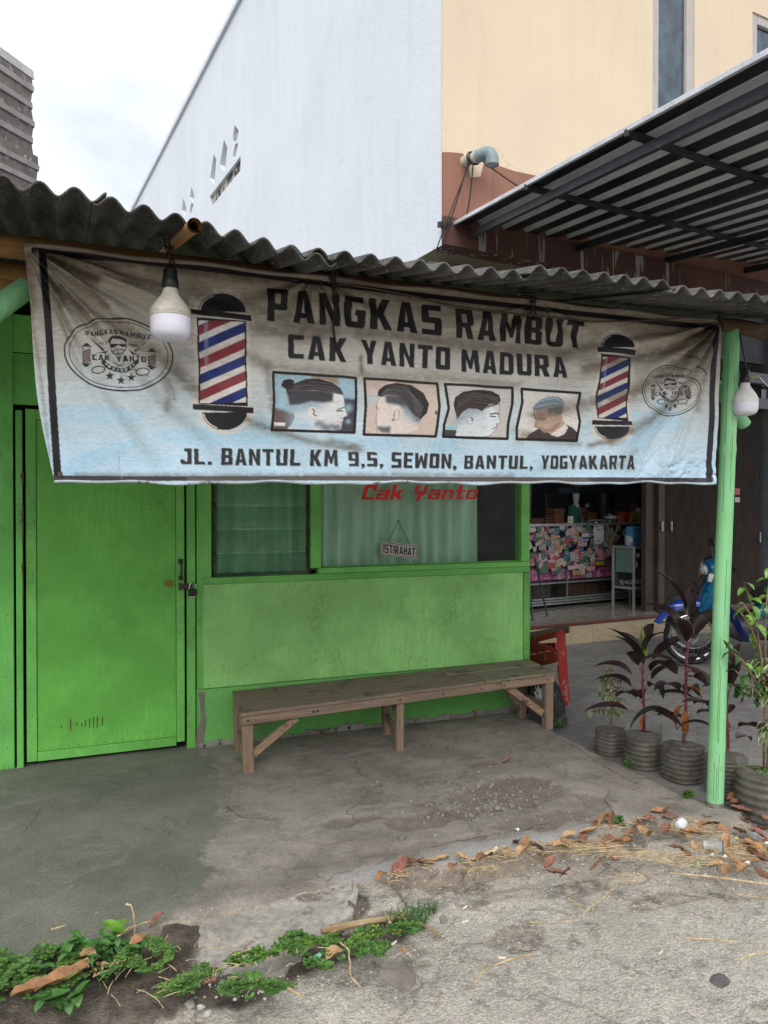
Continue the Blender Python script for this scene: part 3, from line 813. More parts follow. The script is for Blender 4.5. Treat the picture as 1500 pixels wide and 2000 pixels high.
# beige front with two window openings
a1, _ = nfront(1275, 100); a2, _ = nfront(1357, 100); a3, zt = nfront(1470, 22); a4 = a3 + 1.25
H1, S1 = 9.2, 5.45
bm = bmesh.new()
nbox(bm, 0.004, a1, 0.002, 0.2, SOF+0.3, TOPZ); nbox(bm, a2, a3, 0.002, 0.2, SOF+0.3, TOPZ); nbox(bm, a4, 9, 0.002, 0.2, SOF+0.3, TOPZ)
nbox(bm, a1, a2, 0.002, 0.2, SOF+0.3, S1); nbox(bm, a1, a2, 0.002, 0.2, H1, TOPZ)
nbox(bm, a3, a4, 0.002, 0.2, SOF+0.3, S1); nbox(bm, a3, a4, 0.002, 0.2, zt, TOPZ)
obj('front_wall', bm, M['beige_wall'], bld)
def window(a0, a1, z0, z1, fw, lab):
    bm = bmesh.new()
    nbox(bm, a0, a0+fw, 0.02, 0.12, z0, z1, .006); nbox(bm, a1-fw, a1, 0.02, 0.12, z0, z1, .006)
    nbox(bm, a0+fw, a1-fw, 0.02, 0.12, z1-fw, z1, .006); nbox(bm, a0+fw, a1-fw, 0.0, 0.12, z0, z0+fw, .006)
    w = obj('window', bm, M['window_wood'], bld); w['label'] = lab
    bm = bmesh.new(); nbox(bm, a0+fw, a1-fw, 0.065, 0.071, z0+fw, z1-fw); obj('pane', bm, M['blue_pane'], w)
    bm = bmesh.new()
    n = max(3, int((a1-a0-2*fw)/0.09))
    for k in range(n+1):
        x = a0+fw + (a1-a0-2*fw)*k/n
        nbox(bm, x-.008, x+.008, 0.10, 0.115, z0+fw, z1-fw)
    zz = z0+fw+0.3; k = 0
    while zz < z1-fw:
        nbox(bm, a0+fw, a1-fw, 0.118, 0.13, zz, zz+0.02); zz += 0.32 if k % 5 else 0.5; k += 1
    obj('security_bars', bm, M['alu_dark'], w)
    bm = bmesh.new(); nbox(bm, a0+fw*0.5, a1-fw*0.5, 0.17, 0.19, z0, z1); obj('curtain', bm, M['vent_grey'], w)
window(a1, a2, S1, H1, 0.125, 'tall narrow window with grey timber frame above the canopy')
window(a3, a4, S1, zt, 0.125, 'window at the right end of the beige front')
# brown skirting band, a dark dripped band and the soffit
zb = 5.28
bm = bmesh.new()
pr = [(0.004, 0), (2.6, 0), (2.6, zb-4.6)] + [(a, zb-4.6 + d) for a, d in [(1.3, .0), (0.95, -.01), (0.62, .01), (0.55, .04), (0.5, -.16), (0.36, -.20), (0.3, .0), (0.26, .04), (0.1, .02), (0.004, .0)]]
prism(bm, [N(a, -0.012, 4.6+z) for a, z in pr], NY, 0.012); obj('brown_skirting', bm, M['brown_band'], bld)
bm = bmesh.new(); nbox(bm, 2.602, 9, -0.012, 0.0, 4.6, zb); obj('brown_skirting', bm, M['brown_band'], bld)
bm = bmesh.new(); nbox(bm, 0.004, 9, -0.05, 0.2, SOF, 4.598); obj('lintel_band', bm, M['drip_band'], bld)
bm = bmesh.new(); nbox(bm, 0.004, 9, 0.201, 4.2, SOF+0.001, SOF+0.15); obj('soffit', bm, M['ledge'], bld)
# pipe with elbow
pa, pz = nfront(912, 318)
pipe = obj('drain_pipe', (lambda b: (tube(b, [N(pa-.06, 0.05, pz-.0), N(pa+.05, -0.20, pz+.015)], 0.058, 16), b)[1])(bmesh.new()), mat('limewashed_pipe', (0.60, 0.55, 0.44), (0.45, 0.40, 0.33), rough=0.8), bld, smooth='auto')
M['pvc'] = mat('blue_grey_pvc', (0.23, 0.30, 0.32), (0.17, 0.235, 0.255), rough=0.45, bump=0.03)
bm = bmesh.new()
c0 = N(pa+.05, -0.20, pz+.015); ax = (N(pa+.05, -0.20, pz+.015)-N(pa-.06, 0.05, pz)).normalized()
pts = [c0 - ax*0.05, c0 + ax*0.05] + [c0 + ax*(0.05+0.08*math.sin(t)) + Vector((0, 0, -0.08*(1-math.cos(t)))) for t in [0.4, 0.8, 1.2, PI/2]]
pts.append(pts[-1] + Vector((0, 0, -0.07)))
rr = tube(bm, pts, [0.069, 0.069, 0.066, 0.066, 0.066, 0.069, 0.072], 18, caps=False)
tube(bm, [pts[-1] + Vector((0, 0, .004)), pts[-1] + Vector((0, 0, .06))], 0.060, 18)
obj('pipe_elbow', bm, M['pvc'], pipe, smooth='auto')
bm = bmesh.new()
def sag(p, q, s=0.05, n=10): return [Vector(p).lerp(Vector(q), i/n) + Vector((0, 0, -s*4*(i/n)*(1-i/n))) for i in range(n+1)]
tube(bm, sag(N(pa-.03, -.1, pz-.05), N(-0.16, -0.10, 4.12), -.02), .007, 5)
tube(bm, sag(N(pa-.05, -.1, pz-.05), N(-0.10, -0.06, 4.1), .03), .007, 5)
tube(bm, sag(N(pa-.0, -.12, pz-.06), N(0.25, -0.08, 4.6), .10), .008, 5)
tube(bm, sag(N(pa+.05, -.15, pz+.0), N(1.9, -0.1, 4.85), .06), .008, 5)
for k in range(3): tube(bm, [N(pa-.02+.02*k, -.12, pz) + Vector((math.cos(a)*.0, 0, 0)) + NX*(.064*math.cos(a)) + Vector((0, 0, .064*math.sin(a))) for a in [j*PI/8 for j in range(17)]], .007, 5)
obj('wires', bm, M['string'], pipe)

# ---- ground floor shop: raised tiled floor, recessed walls
FZ = 0.18
M['floor_tile'] = mat('glossy_floor_tile', (0.34, 0.31, 0.26), (0.27, 0.25, 0.21), scale=1.5, rough=0.12, bump=0.0, var=0.06, spec=0.5)
M['riser_tile'] = mat('beige_riser_tile', (0.50, 0.41, 0.27), (0.43, 0.35, 0.225), scale=6, rough=0.35, bump=0.05, stretch=(1, 1, 3))
M['nosing'] = mat('red_brown_nosing', (0.15, 0.045, 0.03), rough=0.5)
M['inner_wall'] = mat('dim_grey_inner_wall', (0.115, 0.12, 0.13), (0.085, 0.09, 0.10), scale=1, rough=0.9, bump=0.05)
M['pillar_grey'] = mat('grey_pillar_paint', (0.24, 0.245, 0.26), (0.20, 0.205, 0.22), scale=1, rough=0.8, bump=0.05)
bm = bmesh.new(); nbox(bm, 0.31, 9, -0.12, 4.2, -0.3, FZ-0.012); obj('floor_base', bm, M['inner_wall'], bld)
fl = None
tile_me = None
for i in range(22):
    for j in range(4):
        bm = bmesh.new(); nbox(bm, 0.32+i*.4, 0.32+i*.4+.396, -0.10+j*.4, -0.10+j*.4+.396, FZ-0.0119, FZ, .002)
        if tile_me is None:
            fl = obj('floor_tile', bm, M['floor_tile'], bld); tile_me = fl
        else:
            bm.free(); c = tile_me.copy(); COL.objects.link(c); c.location = NX*(i*.4) + NY*(j*.4)
bm = bmesh.new(); nbox(bm, 0.31, 9, 1.502, 4.2, FZ-0.0118, FZ); obj('floor_back', bm, M['floor_tile'], bld)
rt = None
for i in range(24):
    if rt is None:
        bm = bmesh.new(); nbox(bm, 0.35, 0.35+.327, -0.135, -0.121, -0.20, FZ-0.035, .002); rt = obj('riser_tile', bm, M['riser_tile'], bld)
    else:
        c = rt.copy(); COL.objects.link(c); c.location = NX*(i*.33)
bm = bmesh.new(); nbox(bm, 0.31, 9, -0.145, -0.103, FZ-0.033, FZ+0.002, .006); obj('step_nosing', bm, M['nosing'], bld)
bm = bmesh.new()
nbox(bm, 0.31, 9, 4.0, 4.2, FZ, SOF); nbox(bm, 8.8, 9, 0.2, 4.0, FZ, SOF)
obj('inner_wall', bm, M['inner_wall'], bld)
ap, _ = nfront(1036, 980, 2.2)
bm = bmesh.new(); nbox(bm, ap-.35, ap+0.02, 2.2, 2.4, FZ, SOF); obj('pillar', bm, M['pillar_grey'], bld)
# folding shop door, pleated dark panels, standing at the front
ad0, _ = nfront(1290, 1100, 0.18); ad1, _ = nfront(1484, 1100, 0.18)
M['fold_door'] = mat('dark_brown_folding_door', (0.075, 0.055, 0.045), (0.05, 0.037, 0.03), scale=2, rough=0.55, bump=0.05, spot=(0.09, 0.07, 0.05), spot_lo=0.72)
npl = int((ad1-ad0)/0.058)
slat0 = None
for i in range(npl):
    if slat0 is None:
        bm = bmesh.new()
        prism(bm, [N(ad0, 0.16, FZ+.01), N(ad0+.029, 0.115, FZ+.01), N(ad0+.056, 0.16, FZ+.01), N(ad0+.056, 0.185, FZ+.01), N(ad0, 0.185, FZ+.01)], (0, 0, 1), 3.3)
        slat0 = obj('folding_panel', bm, M['fold_door'], bld)
    else:
        c = slat0.copy(); COL.objects.link(c); c.location = NX*(i*.058)
bm = bmesh.new(); nbox(bm, ad0-.12, ad0-.01, 0.10, 0.26, FZ, 3.5, .004); nbox(bm, ad0-.28, ad0-.13, 0.16, 0.24, FZ, 3.5, .004); obj('folded_panel_stack', bm, M['fold_door'], bld)
for (u, v0, v1) in [(1293, 1018, 1038), (1311, 1018, 1038), (1484, 1040, 1060)]:
    a, z0 = nfront(u, v1, .08); _, z1 = nfront(u, v0, .08)
    bm = bmesh.new(); nbox(bm, a-.012, a+.012, 0.065, 0.09, z0, z1, .004); obj('door_handle', bm, M['alu'], bld)
bm = bmesh.new(); nbox(bm, ad0-.3, ad1+.02, 0.12, 0.3, 3.51, SOF); obj('door_head', bm, M['inner_wall'], bld)
bm = bmesh.new(); nbox(bm, ad1+.02, 9, -0.02, 0.3, 0.55, SOF); obj('end_pier', bm, M['pillar_grey'], bld)
bm = bmesh.new(); nbox(bm, ad1+.02, 9, 0.0, 0.3, FZ, 0.548); obj('pier_plinth', bm, M['inner_wall'], bld)
for zz in (3.2, 2.86):
    a0, _ = nfront(1442, 700, 0.0)
    bm = bmesh.new(); nbox(bm, a0, a0+1.8, -0.05, 0.05, zz, zz+0.14, .004); obj('head_rail', bm, M['pillar_grey'], bld)
# small paper notices on the door stack
for (u, v, w, h, c, lab) in [(1440, 960, .10, .09, (0.55, 0.16, 0.16), 'small red and white notice'), (1440, 976, .10, .07, (0.6, 0.6, 0.58), 'small white notice'), (1492, 770, .10, .14, (0.62, 0.65, 0.72), 'pale poster'), (1492, 752, .10, .05, (0.62, 0.65, 0.72), 'pale poster')]:
    a, z = nfront(u, v, .1)
    bm = bmesh.new(); nbox(bm, a-w/2, a+w/2, 0.098, 0.102, z-h/2, z+h/2)
    o = obj('notice', bm, mat('notice_paper', c, rough=0.7, bump=0), bld); o['label'] = lab

# ================================================================== STEEL CANOPY
cn = thing('steel_canopy', 'dark steel framed canopy with ribbed metal sheets over the forecourt', 'canopy', (5, 6, 4.4))
def camvec(r, u, f):
    """direction given as right / up / forward of the view"""
    return _R @ Vector((r, u, -f))
P0 = atT(886, 438, 8.22)
D = Vector((0.065, 1.0526, 0.132)); D.normalize()
E = Vector((1.611, 0.426, 0.125)); E.normalize()
CNn = E.cross(D).normalized()
if CNn.z < 0: CNn = -CNn
def CP(e, d, h=0): return P0 + E*e - D*d + CNn*h
LW, LD = 5.6, 5.4
sheet_w = 0.98
M['galv'] = galv('sheet_pan_painted_shade', (0.11, 0.11, 0.125), 0.35); M['rib_sheen'] = mat('sheet_rib_painted_sheen', (0.86, 0.88, 0.92), (0.74, 0.76, 0.80), scale=2, rough=.35, bump=0, metal=.0, stretch=(1, .2, 1))  # reflections put into the colour: dark on the pans, bright sky on the ribs
prof = [(0, 0), (.185, 0), (.195, .05), (.312, .05), (.327, 0)]
for sidx in range(6):
    bm = bmesh.new()
    pts = []
    e0 = sidx*sheet_w
    for r in range(3):
        for (a, h) in prof[:-1]: pts.append((e0 + r*.327 + a*.99, h))
    pts.append((e0 + sheet_w + 0.0, 0.0))
    rows = []
    for dd in (-0.12, LD/2, LD):
        rows.append([bm.verts.new(CP(e, dd, h + .002*(sidx % 2))) for e, h in pts])
    for r0, r1 in zip(rows, rows[1:]):
        for k in range(len(pts)-1): bm.faces.new((r0[k], r0[k+1], r1[k+1], r1[k]))
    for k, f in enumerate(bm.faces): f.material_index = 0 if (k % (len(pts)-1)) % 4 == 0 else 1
    o = obj('roof_sheet', bm, [M['galv'], M['rib_sheen']], cn)
    o.modifiers.new('thickness', 'SOLIDIFY').thickness = 0.0012
bm = bmesh.new(); bar(bm, CP(-.012, -.12, -0.004), CP(-.012, LD, -0.004), .03, .035, .002, CNn); obj('edge_flashing', bm, mat('white_flashing', (0.78, 0.80, 0.83), rough=0.4, bump=0), cn)
def pl_e(u, v):
    """where a sight through (u,v) meets the sheet plane, as (e, d)"""
    p = atPlane(u, v, P0, CNn) - P0
    # solve p = E*e - D*d
    ee = E.dot(E); dd = D.dot(D); ed = E.dot(D)
    b1 = p.dot(E); b2 = -p.dot(D)
    det = ee*dd - ed*ed
    return (b1*dd + b2*ed)/det, (b2*ee + b1*ed)/det
for (u, v) in [(1044, 362), (1245, 257)]:
    e, d = pl_e(u, v)
    bm = bmesh.new(); bar(bm, CP(-.03, d, -.032), CP(LW, d, -.032), .04, .05, .003, CNn); obj('purlin', bm, M['steel'], cn)
e, dlast = pl_e(1245, 257)
bm = bmesh.new(); bar(bm, CP(-.03, dlast+1.55, -.035), CP(LW, dlast+1.55, -.035), .04, .05, .003, CNn); obj('purlin', bm, M['steel'], cn)
bm = bmesh.new(); bar(bm, CP(-.22, 0.02, -.035), CP(LW, 0.02, -.035), .05, .06, .003, CNn); obj('purlin', bm, M['steel'], cn)
for e in (0.20, 1.75, 3.3, 4.85):
    bm = bmesh.new(); bar(bm, CP(e, -0.06, -.105), CP(e, LD, -.105), .05, .075, .003, CNn); obj('rafter', bm, M['steel_grey'] if e < 1 else M['steel'], cn)
bm = bmesh.new(); bar(bm, CP(0.24, 0.03, -.155), CP(LW, 0.03, -.155), .08, .17, .003, CNn); obj('wall_beam', bm, M['steel'], cn)

# ================================================================== RIBBED SHEET ROOF OF THE LEFT NEIGHBOUR
ln = thing('metal_cladding', 'brown ribbed metal cladding at the edge of the shop on the left', 'cladding', (-2.2, 4.5, 3.9))
A_, B_ = atT(61, 148, 4.6), atT(64, 420, 4.6)
B_.x, B_.y = A_.x + .01, A_.y
dirv = camvec(0.10, 0.17, 1.0).normalized()
nn = (B_-A_).cross(dirv).normalized()
if nn.dot(A_ - Vector((0, 0, CAM_H))) < 0: nn = -nn
for part, (k0, k1, off, ext) in enumerate([(0.0, 0.62, 0.0, 0.0), (0.57, 1.12, 0.016, 0.02)]):
    bm = bmesh.new()
    n = 5 if part == 0 else 5
    pts = []
    for i in range(n):
        a = k0 + (k1-k0)*i/n; w = (k1-k0)/n
        pts += [(a, 0), (a+w*.55, 0), (a+w*.62, .009), (a+w*.92, .009)]
    pts.append((k1, 0))
    rows = []
    for r in (0.0, 1.0, 2.6):
        rows.append([bm.verts.new(A_.lerp(B_, a) - dirv*(r - ext - (0.012*math.sin(a*23) if r == 0 else 0)) - nn*(h+off)) for a, h in pts])
    for r0, r1 in zip(rows, rows[1:]):
        for k in range(len(pts)-1): bm.faces.new((r0[k], r0[k+1], r1[k+1], r1[k]))
    for k, f in enumerate(bm.faces): f.material_index = 1 if (k % (len(pts)-1)) % 4 == 2 else 0
    o = obj('roof_sheet', bm, [M['zinc_brown'], mat('pale_zinc_rib', (.42, .40, .37), (.30, .285, .27), scale=4, rough=.6)], ln)
    o.modifiers.new('thickness', 'SOLIDIFY').thickness = 0.002
bm = bmesh.new(); bar(bm, A_ + nn*.0 - dirv*2.6 - (B_-A_)*.012, A_ - (B_-A_)*.012 + dirv*.02, .05, .012, .001, nn); obj('edge_flashing', bm, mat('bright_capping', (.7, .7, .7), rough=.4, bump=0), ln)
# ================================================================== BARBER SHOP
WY = 4.983
shop = thing('barber_shop', 'small barber shop of green painted boards with a corrugated roof', 'building', (1.5, WY, 0))
def wx(u, v=1100): return atY(u, v, WY).x
def wz(u, v): return atY(u, v, WY).z
XD0, XD1 = wx(52, 1300), wx(360, 1300)          # door leaf
XW0, XW1 = wx(415), wx(605)                     # louvre opening
XG0, XG1 = wx(625), wx(1014)                    # glass
XR = wx(1030)
ZS = 1.07                                       # sill
ZP = 0.375                                      # bottom of the panelling
ZT = 2.72
def sbox(name, x0, x1, y0, y1, z0, z1, m, par=shop, bevel=.003):
    bm = bmesh.new(); box(bm, x0, x1, y0, y1, z0, z1, bevel); return obj(name, bm, m, par)
# masonry plinth
bm = bmesh.new(); box(bm, wx(383, 1380), XR-.01, WY-.012, WY+.12, -.05, ZP-.004, .006)
obj('plinth', bm, plaster('green_limewash', (0.20, 0.54, 0.14), (0.155, 0.47, 0.115), 0.35, (0.20, 0.22, 0.14), crack=False, bump=0.5), shop)
bm = bmesh.new()
for i in range(26):
    x = wx(383, 1380) + (XR-.02-wx(383, 1380))*i/25; h = 0.02+0.035*rnd.random()
    add_box(bm, (x, WY-.018, h/2-.01), (.12, .02, h), Matrix.Rotation(rnd.uniform(-.2, .2), 4, 'Y'), .006)
tag(obj('bare_plaster_foot', bm, M['apron'], shop), kind='stuff')
bm = bmesh.new()
pts = [(388, 1352), (401, 1350), (399, 1380), (402, 1410), (398, 1440), (399, 1462), (380, 1466), (384, 1430), (393, 1405), (391, 1375)]
prism(bm, [atY(u, v, WY-.0165) for u, v in pts], (0, 1, 0), .004); obj('bare_patch', bm, mat('bare_render', (0.26, 0.235, 0.21), (0.19, 0.17, 0.15), scale=14, bump=.5), shop)
# lower plywood panel and its edging
sbox('lower_panel', wx(395), XR-.055, WY-.030, WY+.0, ZP, ZS-.03, M['green_panel'])
sbox('panel_edging', XR-.054, XR, WY-.038, WY+.05, ZP+.003, ZS-.032, M['green_trim'])
sbox('panel_edging', wx(398), XR-.002, WY-.040, WY+.04, ZS-.029, ZS+.012, M['green_trim'])
sbox('panel_edging', XG0-.02, XR+.002, WY-.034, WY+.03, ZS+.0125, ZS+.05, M['green_trim'])
# posts
sbox('post', wx(383), wx(412), WY-.022, WY+.06, ZP-.002, ZT, M['green_trim'])
sbox('post', wx(364), wx(380), WY-.03, WY+.05, 0.0, ZT, M['green_trim'])
sbox('post_gap', wx(379.5), wx(383.5), WY+.02, WY+.05, 0.0, ZT, M['black_gap'])
sbox('mullion', XW1, XG0, WY-.028, WY+.06, ZS+.0515, ZT, M['green_trim'])
sbox('post', XG1, XR, WY-.032, WY+.06, ZS+.052, ZT, M['green_trim'])
# left of the door
sbox('post', wx(33, 1300), wx(46, 1300), WY-.03, WY+.05, -.01, 2.10, M['green_board'])
for i, (u0, u1, z0) in enumerate([(-30, 28, -.01), (-95, -32, -.01), (-170, -98, -.01)]):
    sbox('board', wx(u0, 1300), wx(u1, 1300), WY-.02, WY+.03, z0, 2.72, M['green_board'])
sbox('board', wx(10, 650), wx(100, 650), WY-.012, WY+.03, 2.44, 2.66, M['green_board'])
sbox('board', wx(10, 650), wx(120, 650), WY-.010, WY+.03, 2.135, 2.435, M['green_board'])
sbox('board', wx(121, 650), wx(380, 650), WY-.010, WY+.03, 2.135, 2.66, M['green_board'])
sbox('board', wx(400, 650), XR, WY-.006, WY+.03, ZT, ZT+.25, M['green_board'])
sbox('backing', wx(-300, 1300), wx(395), WY+.055, WY+.09, -.05, 2.8, M['black_gap'])
# chipped timber beside the door gap
bm = bmesh.new()
for (v0, v1, w) in [(920, 945, 7), (985, 1060, 4), (1085, 1150, 4), (1160, 1185, 2)]:
    prism(bm, [atY(46, v0, WY-.032), atY(46-w, (v0*2+v1)/3, WY-.032), atY(46-w*.5, (v0+2*v1)/3, WY-.032), atY(46, v1, WY-.032)], (0, 1, 0), .01)
tag(obj('bare_wood_chips', bm, mat('split_wood', (0.13, 0.06, 0.035), (0.07, 0.035, 0.025)), shop), kind='stuff')
# door
door = sbox('door', XD0+.058, XD1-.052, WY-.014, WY+.02, 0.085, 2.05, M['green_door'])
door['label'] = 'green door with plain plywood panel'
sbox('door_rail', XD0, XD0+.056, WY-.020, WY+.022, 0.03, 2.11, M['green_trim'], door)
sbox('door_rail', XD1-.050, XD1, WY-.020, WY+.022, 0.05, 2.11, M['green_trim'], door)
sbox('door_rail', XD0+.0575, XD1-.0515, WY-.019, WY+.022, 0.028, 0.083, M['green_trim'], door)
sbox('door_rail', XD0+.0575, XD1-.0515, WY-.019, WY+.022, 2.052, 2.11, M['green_trim'], door)
M['iron'] = mat('rusty_iron', (0.045, 0.04, 0.035), (0.09, 0.05, 0.03), scale=30, rough=0.6, bump=.2)
bm = bmesh.new()
hp = [atY(353, v, WY-.022) for v in (1095, 1100, 1115, 1125, 1130)]
for p, d in zip(hp, (0, -.028, -.036, -.028, 0)): p.y += d
tube(bm, hp, .008, 8); box(bm, hp[0].x-.014, hp[0].x+.014, WY-.026, WY-.0205, hp[0].z-.02, hp[0].z+.012); box(bm, hp[0].x-.014, hp[0].x+.014, WY-.026, WY-.0205, hp[-1].z-.012, hp[-1].z+.02)
obj('door_handle', bm, M['iron'], door)
bm = bmesh.new()
zh = wz(360, 1144)
box(bm, wx(350), wx(372), WY-.038, WY-.0335, zh-.018, zh+.018, .001); box(bm, wx(348), wx(352), WY-.042, WY-.020, zh-.024, zh+.024, .002)
box(bm, wx(370), wx(374), WY-.056, WY-.02, zh-.010, zh+.012, .002)
obj('hasp', bm, M['iron'], door)
bm = bmesh.new()
pp = [atY(u, v, WY-.0165) for u, v in [(320, 1135), (330, 1131), (340, 1135), (339, 1145), (328, 1147), (321, 1142)]]
prism(bm, pp, (0, 1, 0), .0012); obj('rust_mark', bm, mat('orange_rust_paint', (0.30, 0.16, 0.02), (0.16, 0.22, 0.03), scale=30, rough=.7), door)
bm = bmesh.new()
for (u, v, h) in [(138, 1417, 22), (150, 1415, 6), (167, 1414, 12), (175, 1413, 16), (183, 1412, 20), (190, 1411, 22), (200, 1410, 16), (120, 1420, 5), (160, 1416, 6)]:
    prism(bm, [atY(u-1.5, v-h/2, WY-.0152), atY(u+1.5, v-h/2-2, WY-.0152), atY(u+1, v+h/2, WY-.0152), atY(u-1, v+h/2, WY-.0152)], (0, 1, 0), .001)
obj('scuff_marks', bm, mat('scuffed_paint', (0.045, 0.10, 0.03), (0.16, 0.11, 0.03), scale=40), door)
# nail heads and rotted, bare ends of the boards
bm = bmesh.new()
def nail(x, z, y): tube(bm, [(x, y+.001, z), (x, y-.0015, z)], .0032, 7)
for zz in [0.12 + .19*k for k in range(13)]:
    for x, y in [(XD0+.028, WY-.020), (XD1-.025, WY-.020), (wx(372), WY-.03), (wx(397), WY-.022), (wx(39, 1300), WY-.03), (wx(12, 1300), WY-.02)]:
        nail(x+rnd.uniform(-.012, .012), zz+rnd.uniform(-.06, .06), y)
for k in range(16):
    nail(wx(400)+.02+(XR-.12-wx(400))*k/15, ZS-.045, WY-.030); nail(wx(400)+.02+(XR-.12-wx(400))*k/15, ZP+.02, WY-.030)
    nail(XD0+.08+(XD1-XD0-.15)*k/15, .10, WY-.014)
tag(obj('nail_heads', bm, M['iron'], shop), kind='stuff')
bm = bmesh.new()
for (u0, u1, vb, n, y) in [(0, 28, 1512, 9, WY-.0205), (33, 46, 1508, 5, WY-.0305), (365, 379, 1468, 4, WY-.0305), (-30, 0, 1512, 8, WY-.0205)]:
    for k in range(n):
        u = u0+(u1-u0)*(k+.5)/n; h = rnd.uniform(4, 22) if u < 40 else rnd.uniform(2, 8); w = (u1-u0)/n*rnd.uniform(.3, .55)
        prism(bm, [atY(u-w, vb+4, y), atY(u-w*.8, vb-h*.5, y), atY(u+rnd.uniform(-1, 1), vb-h, y), atY(u+w*.7, vb-h*.6, y), atY(u+w, vb+4, y)], (0, 1, 0), .001)
tag(obj('rotted_ends', bm, mat('rotted_wood', (.10, .065, .042), (.045, .04, .022), scale=30, rough=.95, bump=.4), shop), kind='stuff')
# louvre window
bm = bmesh.new()
box(bm, XW0, XW0+.012, WY-.004, WY+.05, ZS+.013, ZT); box(bm, XW1-.012, XW1-.001, WY-.004, WY+.05, ZS+.013, ZT)
lw = obj('louvre_window', bm, mat('louvre_frame', (0.035, 0.03, 0.022), (0.10, 0.08, 0.05), scale=40), shop)
z = ZS+.085; sl = None
while z < ZT-.1:
    if sl is None:
        bm = bmesh.new(); add_box(bm, ((XW0+XW1)/2, WY+.024, z), (XW1-XW0-.028, .005, .148), Matrix.Rotation(math.radians(-16), 4, 'X'), .001)
        sl = obj('louvre_slat', bm, M['louvre_glass'], lw); zz0 = z
    else:
        c = sl.copy(); COL.objects.link(c); c.location = (0, 0, z-zz0)
    z += .155
bm = bmesh.new(); z = ZS+.16
while z < ZT-.1:
    box(bm, XW1-.022, XW1-.012, WY+.0, WY+.03, z-.01, z+.02, .002); box(bm, XW0+.012, XW0+.022, WY+.0, WY+.03, z-.01, z+.02, .002); z += .155
tag(obj('slat_clips', bm, M['black_plastic'], lw), kind='stuff')
# glazed window
fixed = sbox('window_frame', XG0+.001, XG1-.001, WY-.006, WY+.03, ZS+.051, ZS+.058, M['green_trim'])
bm = bmesh.new(); box(bm, XG0-.004, XG1+.004, WY+.003, WY+.008, ZS+.059, ZT-.02); obj('glass_pane', bm, M['pane'], fixed)
# red name stuck on the pane, letters cut from vinyl
LET = {}
def gl(ch, w, *polys): LET[ch] = (w, polys)
gl('P', .62, [(0,0),(0,1),(.56,1),(.62,.94),(.62,.42),(.56,.36),(.22,.36),(.22,0)], [(.22,.83),(.40,.83),(.40,.53),(.22,.53)])
gl('A', .66, [(0,0),(.2,1),(.46,1),(.66,0),(.44,0),(.41,.17),(.25,.17),(.22,0)], [(.28,.33),(.33,.76),(.38,.33)])
gl('N', .62, [(0,0),(0,1),(.2,1),(.42,.42),(.42,1),(.62,1),(.62,0),(.44,0),(.2,.6),(.2,0)])
gl('G', .62, [(.06,0),(0,.08),(0,.92),(.06,1),(.6,1),(.6,.8),(.22,.8),(.22,.2),(.40,.2),(.40,.4),(.33,.4),(.33,.56),(.62,.56),(.62,.08),(.56,0)])
gl('K', .66, [(0,0),(0,1),(.22,1),(.22,.6),(.40,1),(.64,1),(.42,.52),(.66,0),(.42,0),(.22,.42),(.22,0)])
gl('S', .62, [(0,0),(0,.18),(.4,.18),(.4,.4),(.06,.4),(0,.46),(0,.94),(.06,1),(.6,1),(.6,.82),(.22,.82),(.22,.6),(.56,.6),(.62,.54),(.62,.06),(.56,0)])
gl('R', .66, [(0,0),(0,1),(.56,1),(.62,.94),(.62,.48),(.52,.4),(.66,0),(.43,0),(.30,.36),(.22,.36),(.22,0)], [(.22,.83),(.4,.83),(.4,.53),(.22,.53)])
gl('M', .80, [(0,0),(.04,1),(.26,1),(.4,.5),(.54,1),(.76,1),(.8,0),(.6,0),(.57,.6),(.46,.15),(.34,.15),(.23,.6),(.2,0)])
gl('W', .80, [(0,1),(.04,0),(.26,0),(.4,.5),(.54,0),(.76,0),(.8,1),(.6,1),(.57,.4),(.46,.85),(.34,.85),(.23,.4),(.2,1)])
gl('B', .62, [(0,0),(0,1),(.54,1),(.6,.93),(.6,.58),(.54,.52),(.62,.46),(.62,.07),(.56,0)], [(.22,.84),(.38,.84),(.38,.6),(.22,.6)], [(.22,.42),(.4,.42),(.4,.17),(.22,.17)])
gl('U', .62, [(.06,0),(0,.08),(0,1),(.22,1),(.22,.18),(.4,.18),(.4,1),(.62,1),(.62,.08),(.56,0)])
gl('T', .62, [(.2,0),(.2,.82),(0,.82),(0,1),(.62,1),(.62,.82),(.42,.82),(.42,0)])
gl('C', .58, [(.06,0),(0,.08),(0,.92),(.06,1),(.58,1),(.58,.8),(.22,.8),(.22,.2),(.58,.2),(.58,0)])
gl('Y', .66, [(.22,0),(.22,.36),(0,1),(.23,1),(.33,.62),(.43,1),(.66,1),(.44,.36),(.44,0)])
gl('O', .62, [(.06,0),(0,.08),(0,.92),(.06,1),(.56,1),(.62,.92),(.62,.08),(.56,0)], [(.22,.2),(.4,.2),(.4,.8),(.22,.8)])
gl('D', .62, [(0,0),(0,1),(.5,1),(.62,.88),(.62,.12),(.5,0)], [(.22,.18),(.4,.18),(.4,.82),(.22,.82)])
gl('J', .58, [(.06,0),(0,.08),(0,.3),(.2,.3),(.2,.18),(.36,.18),(.36,.82),(.2,.82),(.2,1),(.58,1),(.58,.08),(.52,0)])
gl('L', .56, [(0,0),(0,1),(.22,1),(.22,.18),(.56,.18),(.56,0)])
gl('E', .56, [(0,0),(0,1),(.56,1),(.56,.82),(.22,.82),(.22,.6),(.5,.6),(.5,.42),(.22,.42),(.22,.18),(.56,.18),(.56,0)])
gl('H', .62, [(0,0),(0,1),(.22,1),(.22,.6),(.4,.6),(.4,1),(.62,1),(.62,0),(.4,0),(.4,.42),(.22,.42),(.22,0)])
